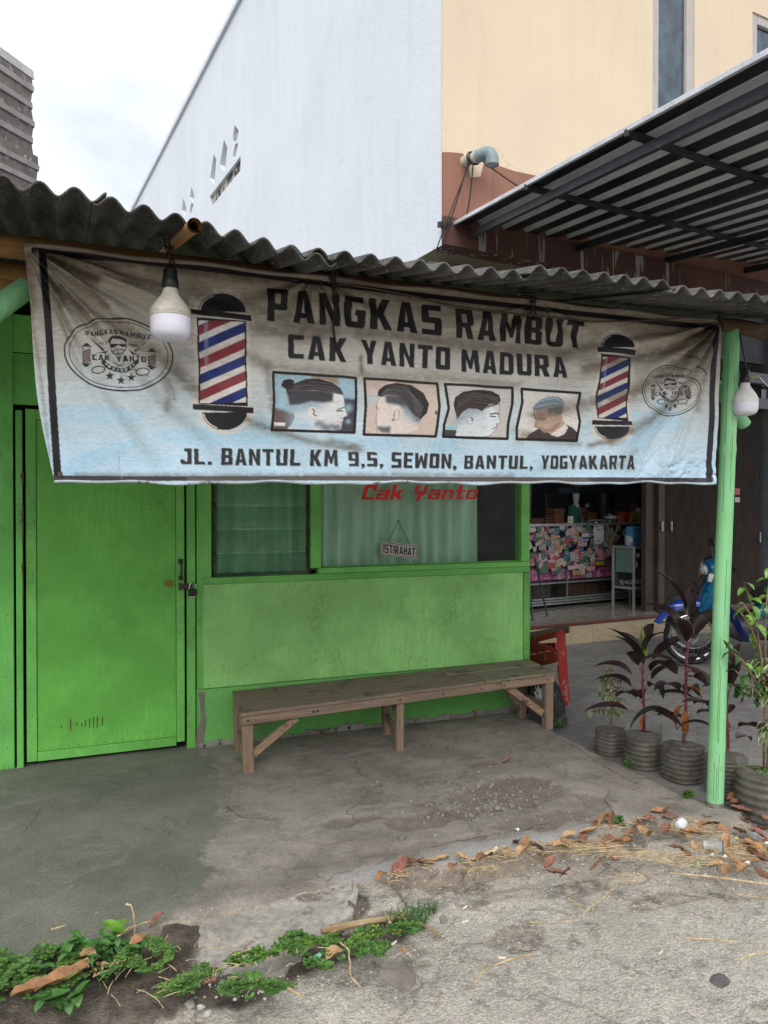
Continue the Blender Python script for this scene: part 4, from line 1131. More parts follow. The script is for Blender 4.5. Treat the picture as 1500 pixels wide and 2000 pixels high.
gl('I', .22, [(0,0),(0,1),(.22,1),(.22,0)])
gl('.', .22, [(0,0),(0,.2),(.22,.2),(.22,0)])
gl(',', .22, [(0,0),(0,.2),(.22,.2),(.22,0),(.06,-.16),(0,-.12),(.08,0)])
gl('9', .62, [(.04,0),(.04,.18),(.4,.18),(.4,.38),(.06,.38),(0,.44),(0,.94),(.06,1),(.56,1),(.62,.94),(.62,.06),(.56,0)], [(.22,.83),(.4,.83),(.4,.55),(.22,.55)])
gl('5', .62, [(0,0),(0,.18),(.4,.18),(.4,.42),(0,.42),(0,1),(.6,1),(.6,.82),(.22,.82),(.22,.6),(.56,.6),(.62,.54),(.62,.06),(.56,0)])
gl('1', .32, [(.1,0),(.1,.8),(0,.8),(.1,1),(.32,1),(.32,0)])
gl('4', .56, [(.34,0),(.34,.22),(0,.22),(0,1),(.2,1),(.2,.4),(.34,.4),(.34,1),(.56,1),(.56,0)])
gl('8', .62, [(0,0),(0,1),(.62,1),(.62,0)], [(.2,.84),(.42,.84),(.42,.6),(.2,.6)], [(.2,.42),(.42,.42),(.42,.17),(.2,.17)])
gl('c', .6, [(.0,0),(0,.9),(.1,1),(.62,1),(.62,.62),(.42,.62),(.42,.8),(.2,.8),(.2,.2),(.6,.2),(.6,0)])
gl('a', .6, [(.05,0),(0,.06),(0,.36),(.05,.42),(.4,.42),(.4,.52),(.04,.52),(.04,.70),(.55,.70),(.6,.64),(.6,0)], [(.18,.15),(.4,.15),(.4,.28),(.18,.28)])
gl('k', .62, [(0,0),(0,1),(.14,1.12),(.2,.95),(.2,.45),(.36,.70),(.6,.70),(.42,.38),(.62,0),(.38,0),(.2,.3),(.2,0)])
gl('n', .6, [(0,0),(0,.70),(.54,.70),(.6,.62),(.6,0),(.4,0),(.4,.52),(.2,.52),(.2,0)])
gl('t', .46, [(.1,.1),(.1,.52),(0,.52),(0,.70),(.1,.70),(.1,.95),(.2,1.1),(.3,.9),(.3,.70),(.46,.70),(.46,.52),(.3,.52),(.3,.18),(.46,.18),(.46,0),(.16,0)])
gl('o', .6, [(.05,0),(0,.06),(0,.64),(.05,.70),(.55,.70),(.6,.64),(.6,.06),(.55,0)], [(.18,.16),(.42,.16),(.42,.54),(.18,.54)])
gl('y', .66, [(.20,-.2),(.20,.34),(.0,.5),(0,1),(.2,1),(.2,.56),(.44,.56),(.44,1),(.64,1),(.64,.42),(.42,.2),(.42,0)])
def text_layout(s, gap=.14, space=.4):
    x = 0; out = []
    for ch in s:
        if ch == ' ': x += space; continue
        w, polys = LET[ch]; out.append((x, polys)); x += w + gap
    return out, x - gap
M['red_vinyl'] = mat('red_vinyl', (0.88, 0.025, 0.018), rough=0.5, bump=0)
lay, tw = text_layout('cak', .10); lay2, tw2 = text_layout('yanto', .10)
def put_word(lay, tw, u0, u1, vt, vb):
    x0, x1 = atY(u0, vb, WY).x, atY(u1, vb, WY).x; z0 = atY(u0, vb, WY).z; h = atY(u0, vt, WY).z - z0
    sl = 0.30*h
    for (lx, polys) in lay:
        bm = bmesh.new(); es = []
        for k, pl in enumerate(polys):
            pts = [Vector((x0 + (lx+a)/tw*(x1-x0-sl) + sl*b, WY+.001, z0 + h*b)) for a, b in pl]
            vs = [bm.verts.new(p) for p in pts]
            es += [bm.edges.new((vs[i], vs[(i+1) % len(vs)])) for i in range(len(vs))]
        bmesh.ops.triangle_fill(bm, use_beauty=True, edges=es)
        for f in bm.faces:
            if f.normal.y > 0: f.normal_flip()
        obj('letter', bm, M['red_vinyl'], fixed)
put_word(lay, tw, 705, 793, 947, 976)
put_word(lay2, tw2, 805, 937, 947, 975)
# interior behind the windows
sbox('inner_side_wall', XR-.04, XR-.021, WY+.06, WY+2.6, -.05, ZT+.3, M['inner_wall'])
sbox('outer_side_wall', XR-.02, XR, WY+.06, WY+2.6, -.05, ZT+.3, M['green_board'])
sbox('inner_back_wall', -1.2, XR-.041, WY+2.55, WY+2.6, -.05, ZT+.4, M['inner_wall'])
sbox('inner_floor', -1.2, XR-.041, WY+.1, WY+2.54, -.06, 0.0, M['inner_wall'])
sbox('inner_side_wall', -1.25, -1.2, WY+.06, WY+2.6, -.05, ZT+.3, M['inner_wall'])
# curtain hung behind the glass
def curtain(x0, x1, lab):
    n = 90; rows = 14
    bm = bmesh.new(); g = []
    for j in range(rows):
        t = j/(rows-1); row = []
        for i in range(n):
            s = i/(n-1)
            amp = .014 + .012*t
            row.append(bm.verts.new((x0 + (x1-x0)*s, WY+.085 + amp*math.sin(s*(x1-x0)*52 + 1.3*math.sin(s*9)) + .006*math.sin(s*40+t*2), ZS+.03 + (2.5-ZS)*(1-t))))
        g.append(row)
    for j in range(rows-1):
        for i in range(n-1): bm.faces.new((g[j][i], g[j+1][i], g[j+1][i+1], g[j][i+1]))
    tag(obj('curtain', bm, M['curtain'], origin=((x0+x1)/2, WY+.09, ZS), smooth=True), lab, 'curtain', 'curtains behind the windows')
curtain(XG0-.03, wx(940), 'pale green curtain drawn behind the window pane with the red name')
curtain(XW0-.02, XW1+.02, 'dark green curtain seen through the glass louvre slats')

# ---- corrugated roof sheets
WAVE = .096; AMP = .0175
def roof_sheet(name, x0, x1, yf, zf, slope, zfr=None, yfr=None, length=2.4, m=None, phase=0, lift=0.0, lab=None, jag=0):
    """corrugated sheet whose front edge runs from (x0,yf,zf) to (x1,yfr,zfr), rising backwards"""
    zfr = zf if zfr is None else zfr; yfr = yf if yfr is None else yfr
    n = int((x1-x0)/WAVE*12); rows = 9
    bm = bmesh.new(); g = []
    for j in range(rows):
        d = length*j/(rows-1); row = []
        for i in range(n+1):
            s = i/n; x = x0 + (x1-x0)*s
            y = yf + (yfr-yf)*s + d
            if j == 0: y += jag*(float(vnoise(x*4, 1.0, 3))-.5)
            z = zf + (zfr-zf)*s + slope*d + lift + AMP*math.sin(2*PI*(x/WAVE)+phase)
            row.append(bm.verts.new((x, y, z)))
        g.append(row)
    for j in range(rows-1):
        for i in range(n): bm.faces.new((g[j][i], g[j][i+1], g[j+1][i+1], g[j+1][i]))
    o = obj(name, bm, m or M['asbestos'], shop, smooth=True)
    if lab: o['label'] = lab
    md = o.modifiers.new('thickness', 'SOLIDIFY'); md.thickness = 0.006; md.offset = 1
    return o
RS = .205
roof_sheet('roof_sheet', -1.5, .10, 2.44, 2.50, RS, 2.462, 2.48, m=M['asbestos_old'], lift=.012, phase=.9, jag=.03, lab='mossy sheet at the left end')
roof_sheet('roof_sheet', .06, .86, 2.475, 2.462, RS, 2.385, 2.55, lift=.004, phase=.4, jag=.02, lab='sagging sheet above the lamp')
roof_sheet('roof_sheet', .62, 1.66, 2.55, 2.428, RS, 2.44, 2.53, lift=-.016, jag=.015)
roof_sheet('roof_sheet', 1.60, 2.30, 2.50, 2.437, RS-.02, 2.44, 2.48, lift=.004, jag=.015)
roof_sheet('roof_sheet', 2.26, 3.35, 2.47, 2.437, RS-.02, 2.45, 2.44, lift=-.012, jag=.015)
for i, (x0, x1) in enumerate([(-1.5, -.2), (-.25, 1.0), (.95, 2.2), (2.15, 3.4)]):
    roof_sheet('roof_sheet', x0, x1, 4.75, 2.50+RS*2.27+.02, RS, lift=.028+.012*(i % 2), length=2.9)
# beams that carry the sheets
bm = bmesh.new(); tube(bm, [(-1.5, 2.985, 2.455), (-.2, 2.99, 2.452), (1.4, 2.99, 2.452), (2.9, 2.99, 2.44)], .042, 12); obj('eave_beam', bm, M['bamboo'], shop, smooth='auto')
bm = bmesh.new(); tube(bm, [atY(1402, 632, 2.94), atY(1440, 637, 2.95), atY(1500, 650, 2.97), atY(1560, 662, 2.99)], [.030, .037, .042, .043], 12); o = obj('eave_beam', bm, M['old_log'], shop, smooth='auto'); o['label'] = 'rough old log end beyond the banner'
bm = bmesh.new(); tube(bm, [(-1.5, 4.4, 2.69), (3.3, 4.4, 2.69)], .045, 10); tube(bm, [(-1.5, 3.7, 2.56), (3.3, 3.7, 2.56)], .04, 10); obj('purlin', bm, M['bamboo'], shop, smooth='auto')
bm = bmesh.new(); box(bm, -1.5, -.17, 3.08, 3.12, 2.30, 2.36, .003); obj('cross_rail', bm, M['bamboo'], shop)
# bamboo rafter end poking out under the sheet (open tube)
q = atY(380, 440, 2.42); p = q + Vector((0, 1.3, 1.3*RS)); d = q-p
bm = bmesh.new()
tube(bm, [p, p+d*.5, p+d*.9, q], [.019, .020, .021, .0225], 14, caps=False)
tube(bm, [q - d*.001, q - d*.25], [.0175, .0165], 14, caps=False)
obj('rafter_end', bm, M['bamboo'], shop, smooth='auto')
# left front post brace of bamboo
bm = bmesh.new(); tube(bm, [(-.66, 2.95, 1.78), atY(-90, 690, 2.95), atY(-20, 612, 2.97), atY(52, 562, 3.02)], [.046, .045, .043, .04], 12); obj('brace', bm, M['bamboo_green'], shop, smooth='auto')
bm = bmesh.new(); tube(bm, [(-.68, 2.97, -.03), (-.67, 2.98, 1.2), (-.66, 2.98, 2.44)], [.045, .043, .04], 14); obj('post', bm, M['bamboo_green'], shop, smooth='auto')
# front bamboo post
pb, pt = atZ(1396, 1578, -.015), atY(1427, 640, 2.965)
post = thing('bamboo_post', 'green painted bamboo post at the front corner of the porch', 'post', tuple(pb))
bm = bmesh.new()
pts, rads = [], []
nodes = [0.0, .13, .36, .56, .75, .90, 1.0]
K = 60
for i in range(K+1):
    t = i/K
    p = pb.lerp(pt, t); p.x += .012*math.sin(t*3.0)*(1-t) ; p.y += .008*math.sin(t*5)
    r = .0425 - .0045*t
    r += .003*sum(math.exp(-((t-n)/.006)**2) for n in nodes[1:-1]) - .0015*sum(math.exp(-((t-n-.012)/.006)**2) for n in nodes[1:-1])
    if t > .97: pass
    pts.append(p); rads.append(r)
tube(bm, pts, rads, 22); obj('culm', bm, M['bamboo_green'], post, smooth=True)
# crack line down the culm
bm = bmesh.new()
for (t0, t1, off) in [(.12, .36, .2), (.14, .30, .45), (.02, .10, -.1), (.62, .95, -.3), (.66, .9, .9), (.01, .09, .3), (.02, .12, .6), (.40, .52, .8)]:
    cp = []
    for k in range(9):
        t = t0 + (t1-t0)*k/8; i = int(t*K)
        a = math.radians(-142 + 40*off) + .03*math.sin(k*2.1)
        cp.append(pts[i].lerp(pts[min(i+1, K)], t*K-i) + Vector((math.cos(a), math.sin(a), 0))*(rads[i]-.0002))
    tube(bm, cp, .0011, 4)
obj('cracks', bm, mat('dark_crack', (0.015, 0.03, 0.015), rough=.9, bump=0), post)
bm = bmesh.new(); tube(bm, [pts[0]-Vector((0, 0, .03)), pts[0]+Vector((.001, 0, .012)), pts[0]+Vector((.001, 0, .035))], [.047, .0445, .043], 18); obj('bare_foot', bm, mat('grey_mortar_foot', (0.20, 0.19, 0.17), (0.13, 0.12, 0.11), scale=30, bump=.5), post, smooth='auto')
bm = bmesh.new(); p, q = atY(1385, 735, 3.05), atY(1455, 830, 3.045)
q2 = q
tube(bm, [p - (q-p)*.4, p, q], [.030, .031, .033], 14); obj('brace', bm, M['bamboo_green'], post, smooth='auto')

# ---- padlock on the hasp
pl = atY(376, 1157, WY-.058)
lock = thing('padlock', 'black padlock with steel shackle locking the green door', 'padlock', tuple(pl))
bm = bmesh.new(); add_box(bm, pl, (.052, .022, .046), None, .006, 2); obj('lock_body', bm, M['black_plastic'], lock)
bm = bmesh.new(); add_box(bm, pl - Vector((0, 0, .026)), (.050, .021, .006), None, .001); obj('lock_base', bm, M['chrome'], lock)
bm = bmesh.new(); tube(bm, [pl + Vector((.019, 0, .02)), pl + Vector((.019, 0, .040))] + [pl + Vector((math.cos(a)*.019, 0, .040+math.sin(a)*.019)) for a in [PI*k/8 for k in range(1, 9)]] + [pl + Vector((-.019, 0, .02))], .0045, 8); obj('shackle', bm, M['chrome'], lock, smooth='auto')
# ================================================================== BANNER (print painted onto the cloth as point colours)
class Canvas:
    """flat print, kept as an sRGB array over the measured area of the cloth"""
    def __init__(s, u0, v0, u1, v1, ss=2):
        s.u0, s.v0, s.ss = u0, v0, ss
        s.h, s.w = int((v1-v0)*ss), int((u1-u0)*ss)
        s.a = np.zeros((s.h, s.w, 3), np.float32)
    def win(s, us, vs, pad=2):
        x0 = max(0, int((min(us)-s.u0-pad)*s.ss)); x1 = min(s.w, int((max(us)-s.u0+pad)*s.ss)+2)
        y0 = max(0, int((min(vs)-s.v0-pad)*s.ss)); y1 = min(s.h, int((max(vs)-s.v0+pad)*s.ss)+2)
        if x1 <= x0 or y1 <= y0: return None
        gx, gy = np.meshgrid((np.arange(x0, x1)+.5)/s.ss + s.u0, (np.arange(y0, y1)+.5)/s.ss + s.v0)
        return (slice(y0, y1), slice(x0, x1)), gx, gy
    def put(s, sl, mask, col, alpha=1.0):
        m = (mask*alpha)[..., None].astype(np.float32)
        s.a[sl] = s.a[sl]*(1-m) + np.array(col, np.float32)*m
    def poly(s, pts, col, alpha=1.0, holes=(), feather=0):
        us = [p[0] for p in pts]; vs = [p[1] for p in pts]
        r = s.win(us, vs, 2+feather*2)
        if r is None: return
        sl, gx, gy = r
        m = np.zeros(gx.shape, bool)
        for pl in [pts] + list(holes):
            n = len(pl)
            for i in range(n):
                x1, y1 = pl[i]; x2, y2 = pl[(i+1) % n]
                if y1 == y2: continue
                c = ((y1 > gy) != (y2 > gy)) & (gx < (x2-x1)*(gy-y1)/(y2-y1)+x1)
                m ^= c
        m = m.astype(np.float32)
        if feather:
            k = max(1, int(feather*s.ss))
            for _ in range(2):
                for ax in (0, 1):
                    c = np.cumsum(np.concatenate([np.zeros_like(np.take(m, [0]*(k+1), ax)), m, np.zeros_like(np.take(m, [0]*k, ax))], ax), ax)
                    m = (np.take(c, range(2*k+1, c.shape[ax]), ax) - np.take(c, range(0, c.shape[ax]-2*k-1), ax))/(2*k+1)
                    if m.shape[ax] != gx.shape[ax]:
                        d = gx.shape[ax]-m.shape[ax]
                        m = np.concatenate([m, np.zeros_like(np.take(m, [0]*d, ax))], ax)
        s.put(sl, m, col, alpha)
    def dist(s, gx, gy, pts):
        d = np.full(gx.shape, 1e9)
        for (x1, y1), (x2, y2) in zip(pts, pts[1:]):
            dx, dy = x2-x1, y2-y1; L = dx*dx+dy*dy+1e-9
            t = np.clip(((gx-x1)*dx+(gy-y1)*dy)/L, 0, 1)
            d = np.minimum(d, np.hypot(gx-x1-t*dx, gy-y1-t*dy))
        return d
    def line(s, pts, w, col, alpha=1.0):
        r = s.win([p[0] for p in pts], [p[1] for p in pts], w+1)
        if r is None: return
        sl, gx, gy = r
        s.put(sl, np.clip((w/2 - s.dist(gx, gy, pts))*s.ss + .5, 0, 1), col, alpha)
    def soft(s, pts, w, col, alpha=1.0, n=0.0, seed=3, dirt=False):
        r = s.win([p[0] for p in pts], [p[1] for p in pts], w*2.2)
        if r is None: return
        sl, gx, gy = r
        m = np.exp(-(s.dist(gx, gy, pts)/w)**2)
        if n: m = np.clip(m*(1 + n*(fbm(gx*.09, gy*.16, 4, seed)-.5)*2.6), 0, 1)
        if dirt:
            mm = (m*alpha)[..., None]; s.a[sl] = s.a[sl]*(1-mm) + np.minimum(s.a[sl], np.array(col, np.float32))*mm; return
        s.put(sl, m, col, alpha)
    def ell(s, c, rx, ry, col, alpha=1.0, shear=0.0, n=40):
        s.poly([(c[0]+rx*math.cos(a), c[1]+ry*math.sin(a)+shear*rx*math.cos(a)) for a in [2*PI*k/n for k in range(n)]], col, alpha)
    def ring(s, c, rx, ry, w, col, shear=0.0, alpha=1.0, n=72, f=None):
        P = [(c[0]+rx*math.cos(a), c[1]+ry*math.sin(a)+shear*rx*math.cos(a)) for a in [2*PI*k/n for k in range(n+1)]]
        if f: P = [f(*p) for p in P]
        s.line(P, w, col, alpha)
    def text(s, st, tl, tr, br, bl, col, gap=.14, space=.42, shear=0.0, alpha=1.0):
        lay, tw = text_layout(st, gap, space)
        for (lx, polys) in lay:
            pp = []
            for pl in polys:
                q = []
                for a, b in pl:
                    t = (lx+a)/tw
                    x = (bl[0]*(1-t)+br[0]*t)*(1-b) + (tl[0]*(1-t)+tr[0]*t)*b
                    y = (bl[1]*(1-t)+br[1]*t)*(1-b) + (tl[1]*(1-t)+tr[1]*t)*b
                    q.append((x, y))
                pp.append(q)
            s.poly(pp[0], col, alpha, pp[1:])

BU0, BV0, BU1, BV1 = 36, 466, 1424, 956
cv = Canvas(BU0, BV0, BU1, BV1, 2)
sl, gx, gy = cv.win([BU0, BU1], [BV0, BV1], 0)
def lerp3(t, a, b): return np.array(a)*(1-t[..., None]) + np.array(b)*t[..., None]
top_line = 478 + (gx-50)*0.112
tt = np.clip((gy-top_line)/(942-top_line), 0, 1)
base = lerp3(np.clip(tt/.55, 0, 1), (172, 162, 147), (188, 192, 190))
base = lerp3(np.clip((tt-.45)/.45, 0, 1)**1.0, base, (176, 203, 219))
base += ((fbm(gx*.02, gy*.03, 4, 21)-.5)*16)[..., None]
base += ((fbm(gx*.02, gy*.9, 3, 22)-.5)*14)[..., None]
base = lerp3(np.clip(tt/.9, 0, 1), base*np.array([1.0, .985, .96]), base)
cv.a[:] = base[:cv.h, :cv.w]
BL = (152, 196, 220)
# faint blue shapes of the design behind the lettering
for P in [[(98, 800), (150, 790), (230, 796), (280, 812), (290, 822), (240, 830), (150, 826), (100, 818)],
          [(118, 920), (150, 890), (230, 862), (270, 858), (268, 876), (200, 905), (140, 932)],
          [(300, 845), (340, 836), (480, 835), (520, 868), (380, 872), (310, 862)], [(500, 800), (560, 850), (640, 868), (500, 868)],
          [(640, 848), (720, 858), (790, 852), (770, 876), (650, 872)], [(830, 862), (890, 858), (900, 880), (850, 884)],
          [(1130, 830), (1250, 800), (1300, 830), (1260, 880), (1180, 868)], [(1290, 770), (1340, 830), (1300, 850), (1262, 812)]]:
    cv.poly(P, BL, .42, feather=1.5)
K = (19, 17, 17); K2 = (30, 28, 30)
# black border
cv.line([(82, 489), (95, 640), (104, 800), (113, 936)], 15, K)
cv.line([(66, 488), (400, 524), (700, 562), (1000, 597), (1396, 641)], 10, K)
cv.line([(1397, 641), (1390, 720), (1388, 800), (1385, 936)], 11, (38, 36, 42))
cv.line([(107, 933), (300, 935), (600, 934), (900, 936), (1388, 938)], 9, (92, 84, 84))
cv.line([(107, 933), (200, 934), (360, 935)], 9, (58, 54, 56)); cv.line([(1150, 937), (1388, 938)], 9, (60, 58, 62))
# lettering
T = cv.text
def shade(st, tl, tr, br, bl, col, **k):
    T(st, (tl[0]+1.2, tl[1]+1.5), (tr[0]+1.2, tr[1]+1.5), (br[0]+1.2, br[1]+1.5), (bl[0]+1.2, bl[1]+1.5), (110, 104, 98), alpha=.45, **k)
    T(st, tl, tr, br, bl, col, **k)
shade('PANGKAS', (522, 561), (862, 598), (861, 657), (522, 626), K)
shade('RAMBUT', (889, 602), (1141, 628), (1139, 681), (889, 660), (26, 22, 20))
shade('CAK', (560, 654), (675, 663), (673, 709.5), (560, 701), K2)
shade('YANTO', (701, 665), (878, 679.5), (876, 723.5), (702, 712), K2)
shade('MADURA', (899, 682), (1104, 698), (1105, 738.5), (898, 727), K2)
GT = (46, 44, 46)
for st, a in [('JL.', (352, 414, 875.5, 877, 906.5, 907.5)), ('BANTUL', (432, 587, 875.5, 877.5, 908, 909.5)), ('KM', (605, 657, 878.5, 879, 910, 911)),
              ('9,5,', (677, 745, 883, 884, 911, 912)), ('SEWON,', (762, 893, 883.5, 887, 914, 915)), ('BANTUL,', (908, 1038, 889.5, 890, 915.5, 916)), ('YOGYAKARTA', (1054, 1238, 890, 890, 916, 916.5))]:
    u0, u1, t0, t1, b0, b1 = a
    shade(st, (u0, t0), (u1, t1), (u1, b1), (u0, b0), GT)
# barber poles
def curve(P):
    ys = [p[1] for p in P]; xs = [p[0] for p in P]
    return lambda y: float(np.interp(y, ys, xs))
def pole(dome, bar1, L, R, y0, y1, bar2, dome2, pitch, rise, first):
    lf, rf = curve(L), curve(R)
    halo = (206, 198, 188)
    (dc, drx, dtop, dbase), (d2c, d2rx, d2base, d2bot) = dome, dome2
    hp = [(dc+(drx+10)*math.cos(a), dbase-(dbase-dtop+9)*math.sin(a)) for a in [PI*k/20 for k in range(21)]]
    cv.poly(hp, halo, .8); cv.poly([(p[0], p[1]) for p in bar1], halo, .8)
    hp = [(d2c+(d2rx+9)*math.cos(a), d2base+(d2bot-d2base+9)*math.sin(a)) for a in [PI*k/20 for k in range(21)]]
    cv.poly(hp, halo, .8)
    for b in (bar1, bar2):
        c = np.mean(b, 0); cv.poly([tuple(c+(np.array(p)-c)*np.array([1.08, 1.7])) for p in b], halo, .8)
    body = [(lf(y), y-(2)) for y in np.linspace(y0, y1, 20)] + [(rf(y), y+4) for y in np.linspace(y1, y0, 20)]
    cv.poly([(lf(y)-7, y) for y in np.linspace(y0, y1, 20)] + [(rf(y)+7, y) for y in np.linspace(y1, y0, 20)], halo, .8)
    cv.poly(body, (24, 22, 24))
    ins = 3.2
    inn = lambda y, e: (lf(y)+ins, y) if e == 0 else (rf(y)-ins, y)
    ya, yb = y0+4, y1-3
    cv.poly([inn(y, 0) for y in np.linspace(ya, yb, 20)] + [inn(y, 1) for y in np.linspace(yb, ya+2, 20)], (212, 206, 200))
    # stripes climbing to the right, clipped to the body
    r = cv.win([lf(y0)-8, rf(y0)+8], [y0, y1], 4); sl, gx, gy = r
    lx = np.interp(gy, [p[1] for p in L], [p[0] for p in L])+ins; rx_ = np.interp(gy, [p[1] for p in R], [p[0] for p in R])-ins
    inside = (gx > lx) & (gx < rx_) & (gy > ya) & (gy < yb)
    ph = (gy + rise*(gx-lx)/np.maximum(rx_-lx, 1) - first)/pitch
    fr = ph - np.floor(ph); kk = np.floor(ph).astype(int) % 2
    cov = np.clip((0.62-fr)*pitch*1.2, 0, 1)*np.clip(fr*pitch*1.2, 0, 1)
    cv.put(sl, inside*cov*(kk == 0), (126, 48, 54)); cv.put(sl, inside*cov*(kk == 1), (30, 42, 104))
    # pale gloss strip
    hi = inside & (np.abs(gx-lx-(rx_-lx)*.15) < (rx_-lx)*.045) & (gy < ya+(yb-ya)*.55)
    cv.put(sl, hi, (170, 190, 214), .45)
    for (c, rx, ba, tp, sg) in [(dc, drx, dbase, dtop, -1), (d2c, d2rx, d2base, d2bot, 1)]:
        h = abs(tp-ba)
        cv.poly([(c+rx*math.cos(a), ba+sg*h*math.sin(a)) for a in [PI*k/24 for k in range(25)]], (28, 26, 28))
        cv.line([(c-rx*.97*math.cos(a), ba+sg*h*.97*math.sin(a)) for a in [PI*k/24 for k in range(1, 10)]], rx*.10, (214, 206, 196))
        cv.line([(c-rx*1.0*math.cos(a), ba+sg*h*1.0*math.sin(a)) for a in [PI*k/24 for k in range(0, 11)]], 1.4, (28, 26, 28))
    cv.poly(bar1, (24, 23, 26)); cv.poly(bar2, (32, 30, 34))
pole((433, 46, 572, 611), [(371, 605), (490, 617.5), (490, 629), (371, 616)], [(382, 620), (386, 700), (387, 791)], [(479, 632), (480, 700), (481, 791)], 625, 791,
     [(376, 789), (493, 797.5), (493, 808), (376, 800)], (438, 43, 806, 840), 31.5, 38, 638)
pole((1203, 31, 653, 680), [(1165, 678), (1240, 684.5), (1240, 694), (1165, 688)], [(1170, 692), (1171, 725), (1168, 745), (1160, 772), (1159, 790), (1163, 820)],
     [(1232, 694), (1231, 722), (1228, 738), (1222, 764), (1221, 785), (1226, 820)], 694, 819, [(1153, 821), (1232, 823), (1232, 831), (1153, 830)], (1193, 33, 833, 858), 23.5, 27, 703)
# round emblem, twice
def emblem(f, k):
    col = (34, 40, 44)
    W = lambda x: x*k
    def tx(st, tl, tr, br, bl, c=col, **kw): T(st, f(*tl), f(*tr), f(*br), f(*bl), c, **kw)
    cv.ring((231, 693), 105, 71, W(3.0), col, .075, f=f); cv.ring((231, 693), 96, 64.5, W(1.4), col, .075, f=f)
    tx('PANGKAS', (166, 647), (229, 644), (229, 653.5), (169, 656)); tx('RAMBUT', (234, 644.5), (295, 656), (292, 665.5), (234, 653.5))
    F = lambda P: [f(*p) for p in P]
    cv.poly(F([(211.5, 668), (212, 662), (217, 658), (226, 656.5), (234, 657.5), (241, 659.5), (247, 664), (246.5, 671), (243, 667), (238, 664.5), (228, 664), (219, 663), (216.5, 667), (214.5, 672)]), col)
    cv.line(F([(215, 668), (216, 676), (217, 683)]), W(1), col); cv.line(F([(246, 668), (246.5, 678), (245, 684)]), W(1), col)
    cv.poly(F([(216, 672.5), (245.5, 673.5), (245, 679), (239, 680.5), (233, 677), (230, 674.5), (227, 677), (221, 679.5), (217, 678)]), col)
    cv.line(F([(217.5, 683), (221, 689), (226, 692), (231, 692.5), (237, 691.5), (242, 688), (244.5, 684)]), W(2), col)
    cv.line(F([(220, 687), (225, 683.5), (231, 684.5), (237, 683.8), (242, 686)]), W(1.6), col); cv.line(F([(230.5, 688), (231, 692)]), W(2), col)
    tx('EST', (194, 667), (209.5, 667.5), (209.5, 672), (194, 671.5)); tx('1984', (250, 671.5), (270, 673), (270, 678), (250, 676.5))
    cv.poly(F([(176, 663), (179, 664), (204, 683), (201, 687)]), col); cv.line(F([(177, 665), (192, 679)]), W(1.2), (190, 196, 196))
    cv.poly(F([(285, 670.5), (282, 671), (261, 686), (264, 690)]), col); cv.line(F([(281, 674), (266, 685)]), W(1.2), (190, 196, 196))
    cv.poly(F([(186, 691.5), (200, 689), (212, 683), (206, 691.5)]), col); cv.poly(F([(250, 684.5), (261, 691), (275, 695), (257, 694.5)]), col)
    tx('CAK', (180, 693.5), (214.5, 694.5), (214.5, 706), (180.5, 704.5)); tx('YANTO', (226, 695.5), (285, 697.5), (284.5, 709.5), (228, 706.5))
    for (x0, y0, x1, y1) in [(159, 671, 178, 716.5), (286, 680.5, 305, 723.5)]:
        h = y1-y0; xa, xb = x0+2.5, x1-2
        cv.poly(F([(xa, y0+9.5), (xb-.5, y0+9.8), (xb+.5, y1-7.5), (xa+.6, y1-8)]), (176, 172, 168))
        for q in range(6):
            y = y0+13+q*(h-20)/6.3
            cv.poly(F([(xa+.3, y+3.2), (xb-.2, y-1.2), (xb-.1, y+1.4), (xa+.3, y+5.8)]), (96, 50, 48) if q % 2 else col)
        cv.line(F([(xa, y0+9), (xa+.6, y1-8)]), W(1.1), col); cv.line(F([(xb-.3, y0+9), (xb+.5, y1-8)]), W(1.1), col)
        for ya, sg in ((y0+6.5, -1), (y1-6.5, 1)):
            cv.poly(F([((x0+x1)/2+6.2*math.cos(a), ya+sg*6.2*math.sin(a)) for a in [PI*t/10 for t in range(11)]]), col)
            cv.line(F([(x0, ya-.4), (x1, ya+.6)]), W(1.8), col)
    cv.line(F([(202, 709), (207, 714.5), (214, 719.5), (224, 723), (235, 724), (247, 722.5), (256, 718), (262, 712), (266, 709)]), W(8.5), col)
    for i, ch in enumerate('MADURA'):
        x = 211+i*8.4; y = 723.5 - abs(i-2.5)**2*0.95
        tx(ch, (x-.4, y-2.6), (x+4.4, y-2.6), (x+4.4, y+2.6), (x-.4, y+2.6), (190, 198, 200))
    def star(c, r, cl):
        cv.poly(F([(c[0]+rr*math.sin(a), c[1]-rr*math.cos(a)) for rr, a in [((r if q % 2 == 0 else r*.42), PI*q/5) for q in range(10)]]), cl)
    star((207, 713), 3, (190, 198, 200)); star((260, 714), 3, (190, 198, 200))
    star((214, 735.5), 9.2, col); star((236, 744.5), 9.2, col); star((256.5, 737), 9.2, col)
    cv.line(F([(226, 709), (240, 716)]), W(1.5), col); cv.line(F([(240, 709.5), (228, 716)]), W(1.5), col); cv.line(F([(222, 708), (227, 712)]), W(1), col); cv.line(F([(245, 710), (240, 713)]), W(1), col)
    for (cx, cy, a) in [(192, 723, (206, 720)), (278, 727.5, (263, 723))]:
        cv.ring((cx, cy), 12.5, 6.6, W(2), col, f=f); cv.line(F([(cx+(11 if a[0] > cx else -11), cy-2), a]), W(2), col)
    cv.line(F([(284, 733), (290, 737.5)]), W(1.4), col)
emblem(lambda x, y: (x, y), 1.0)
def wob(x, y):
    dx, dy = (x-231)/105, (y-693-(x-231)*.075)/71
    d = 3.5*math.exp(-((dx+.85)**2+(dy-.45)**2)/.12) - 2.0*math.exp(-((dx-.75)**2+(dy+.6)**2)/.15)
    return 1307+dx*57+d*1.1, 763+dy*49-d*.4
emblem(wob, .62)
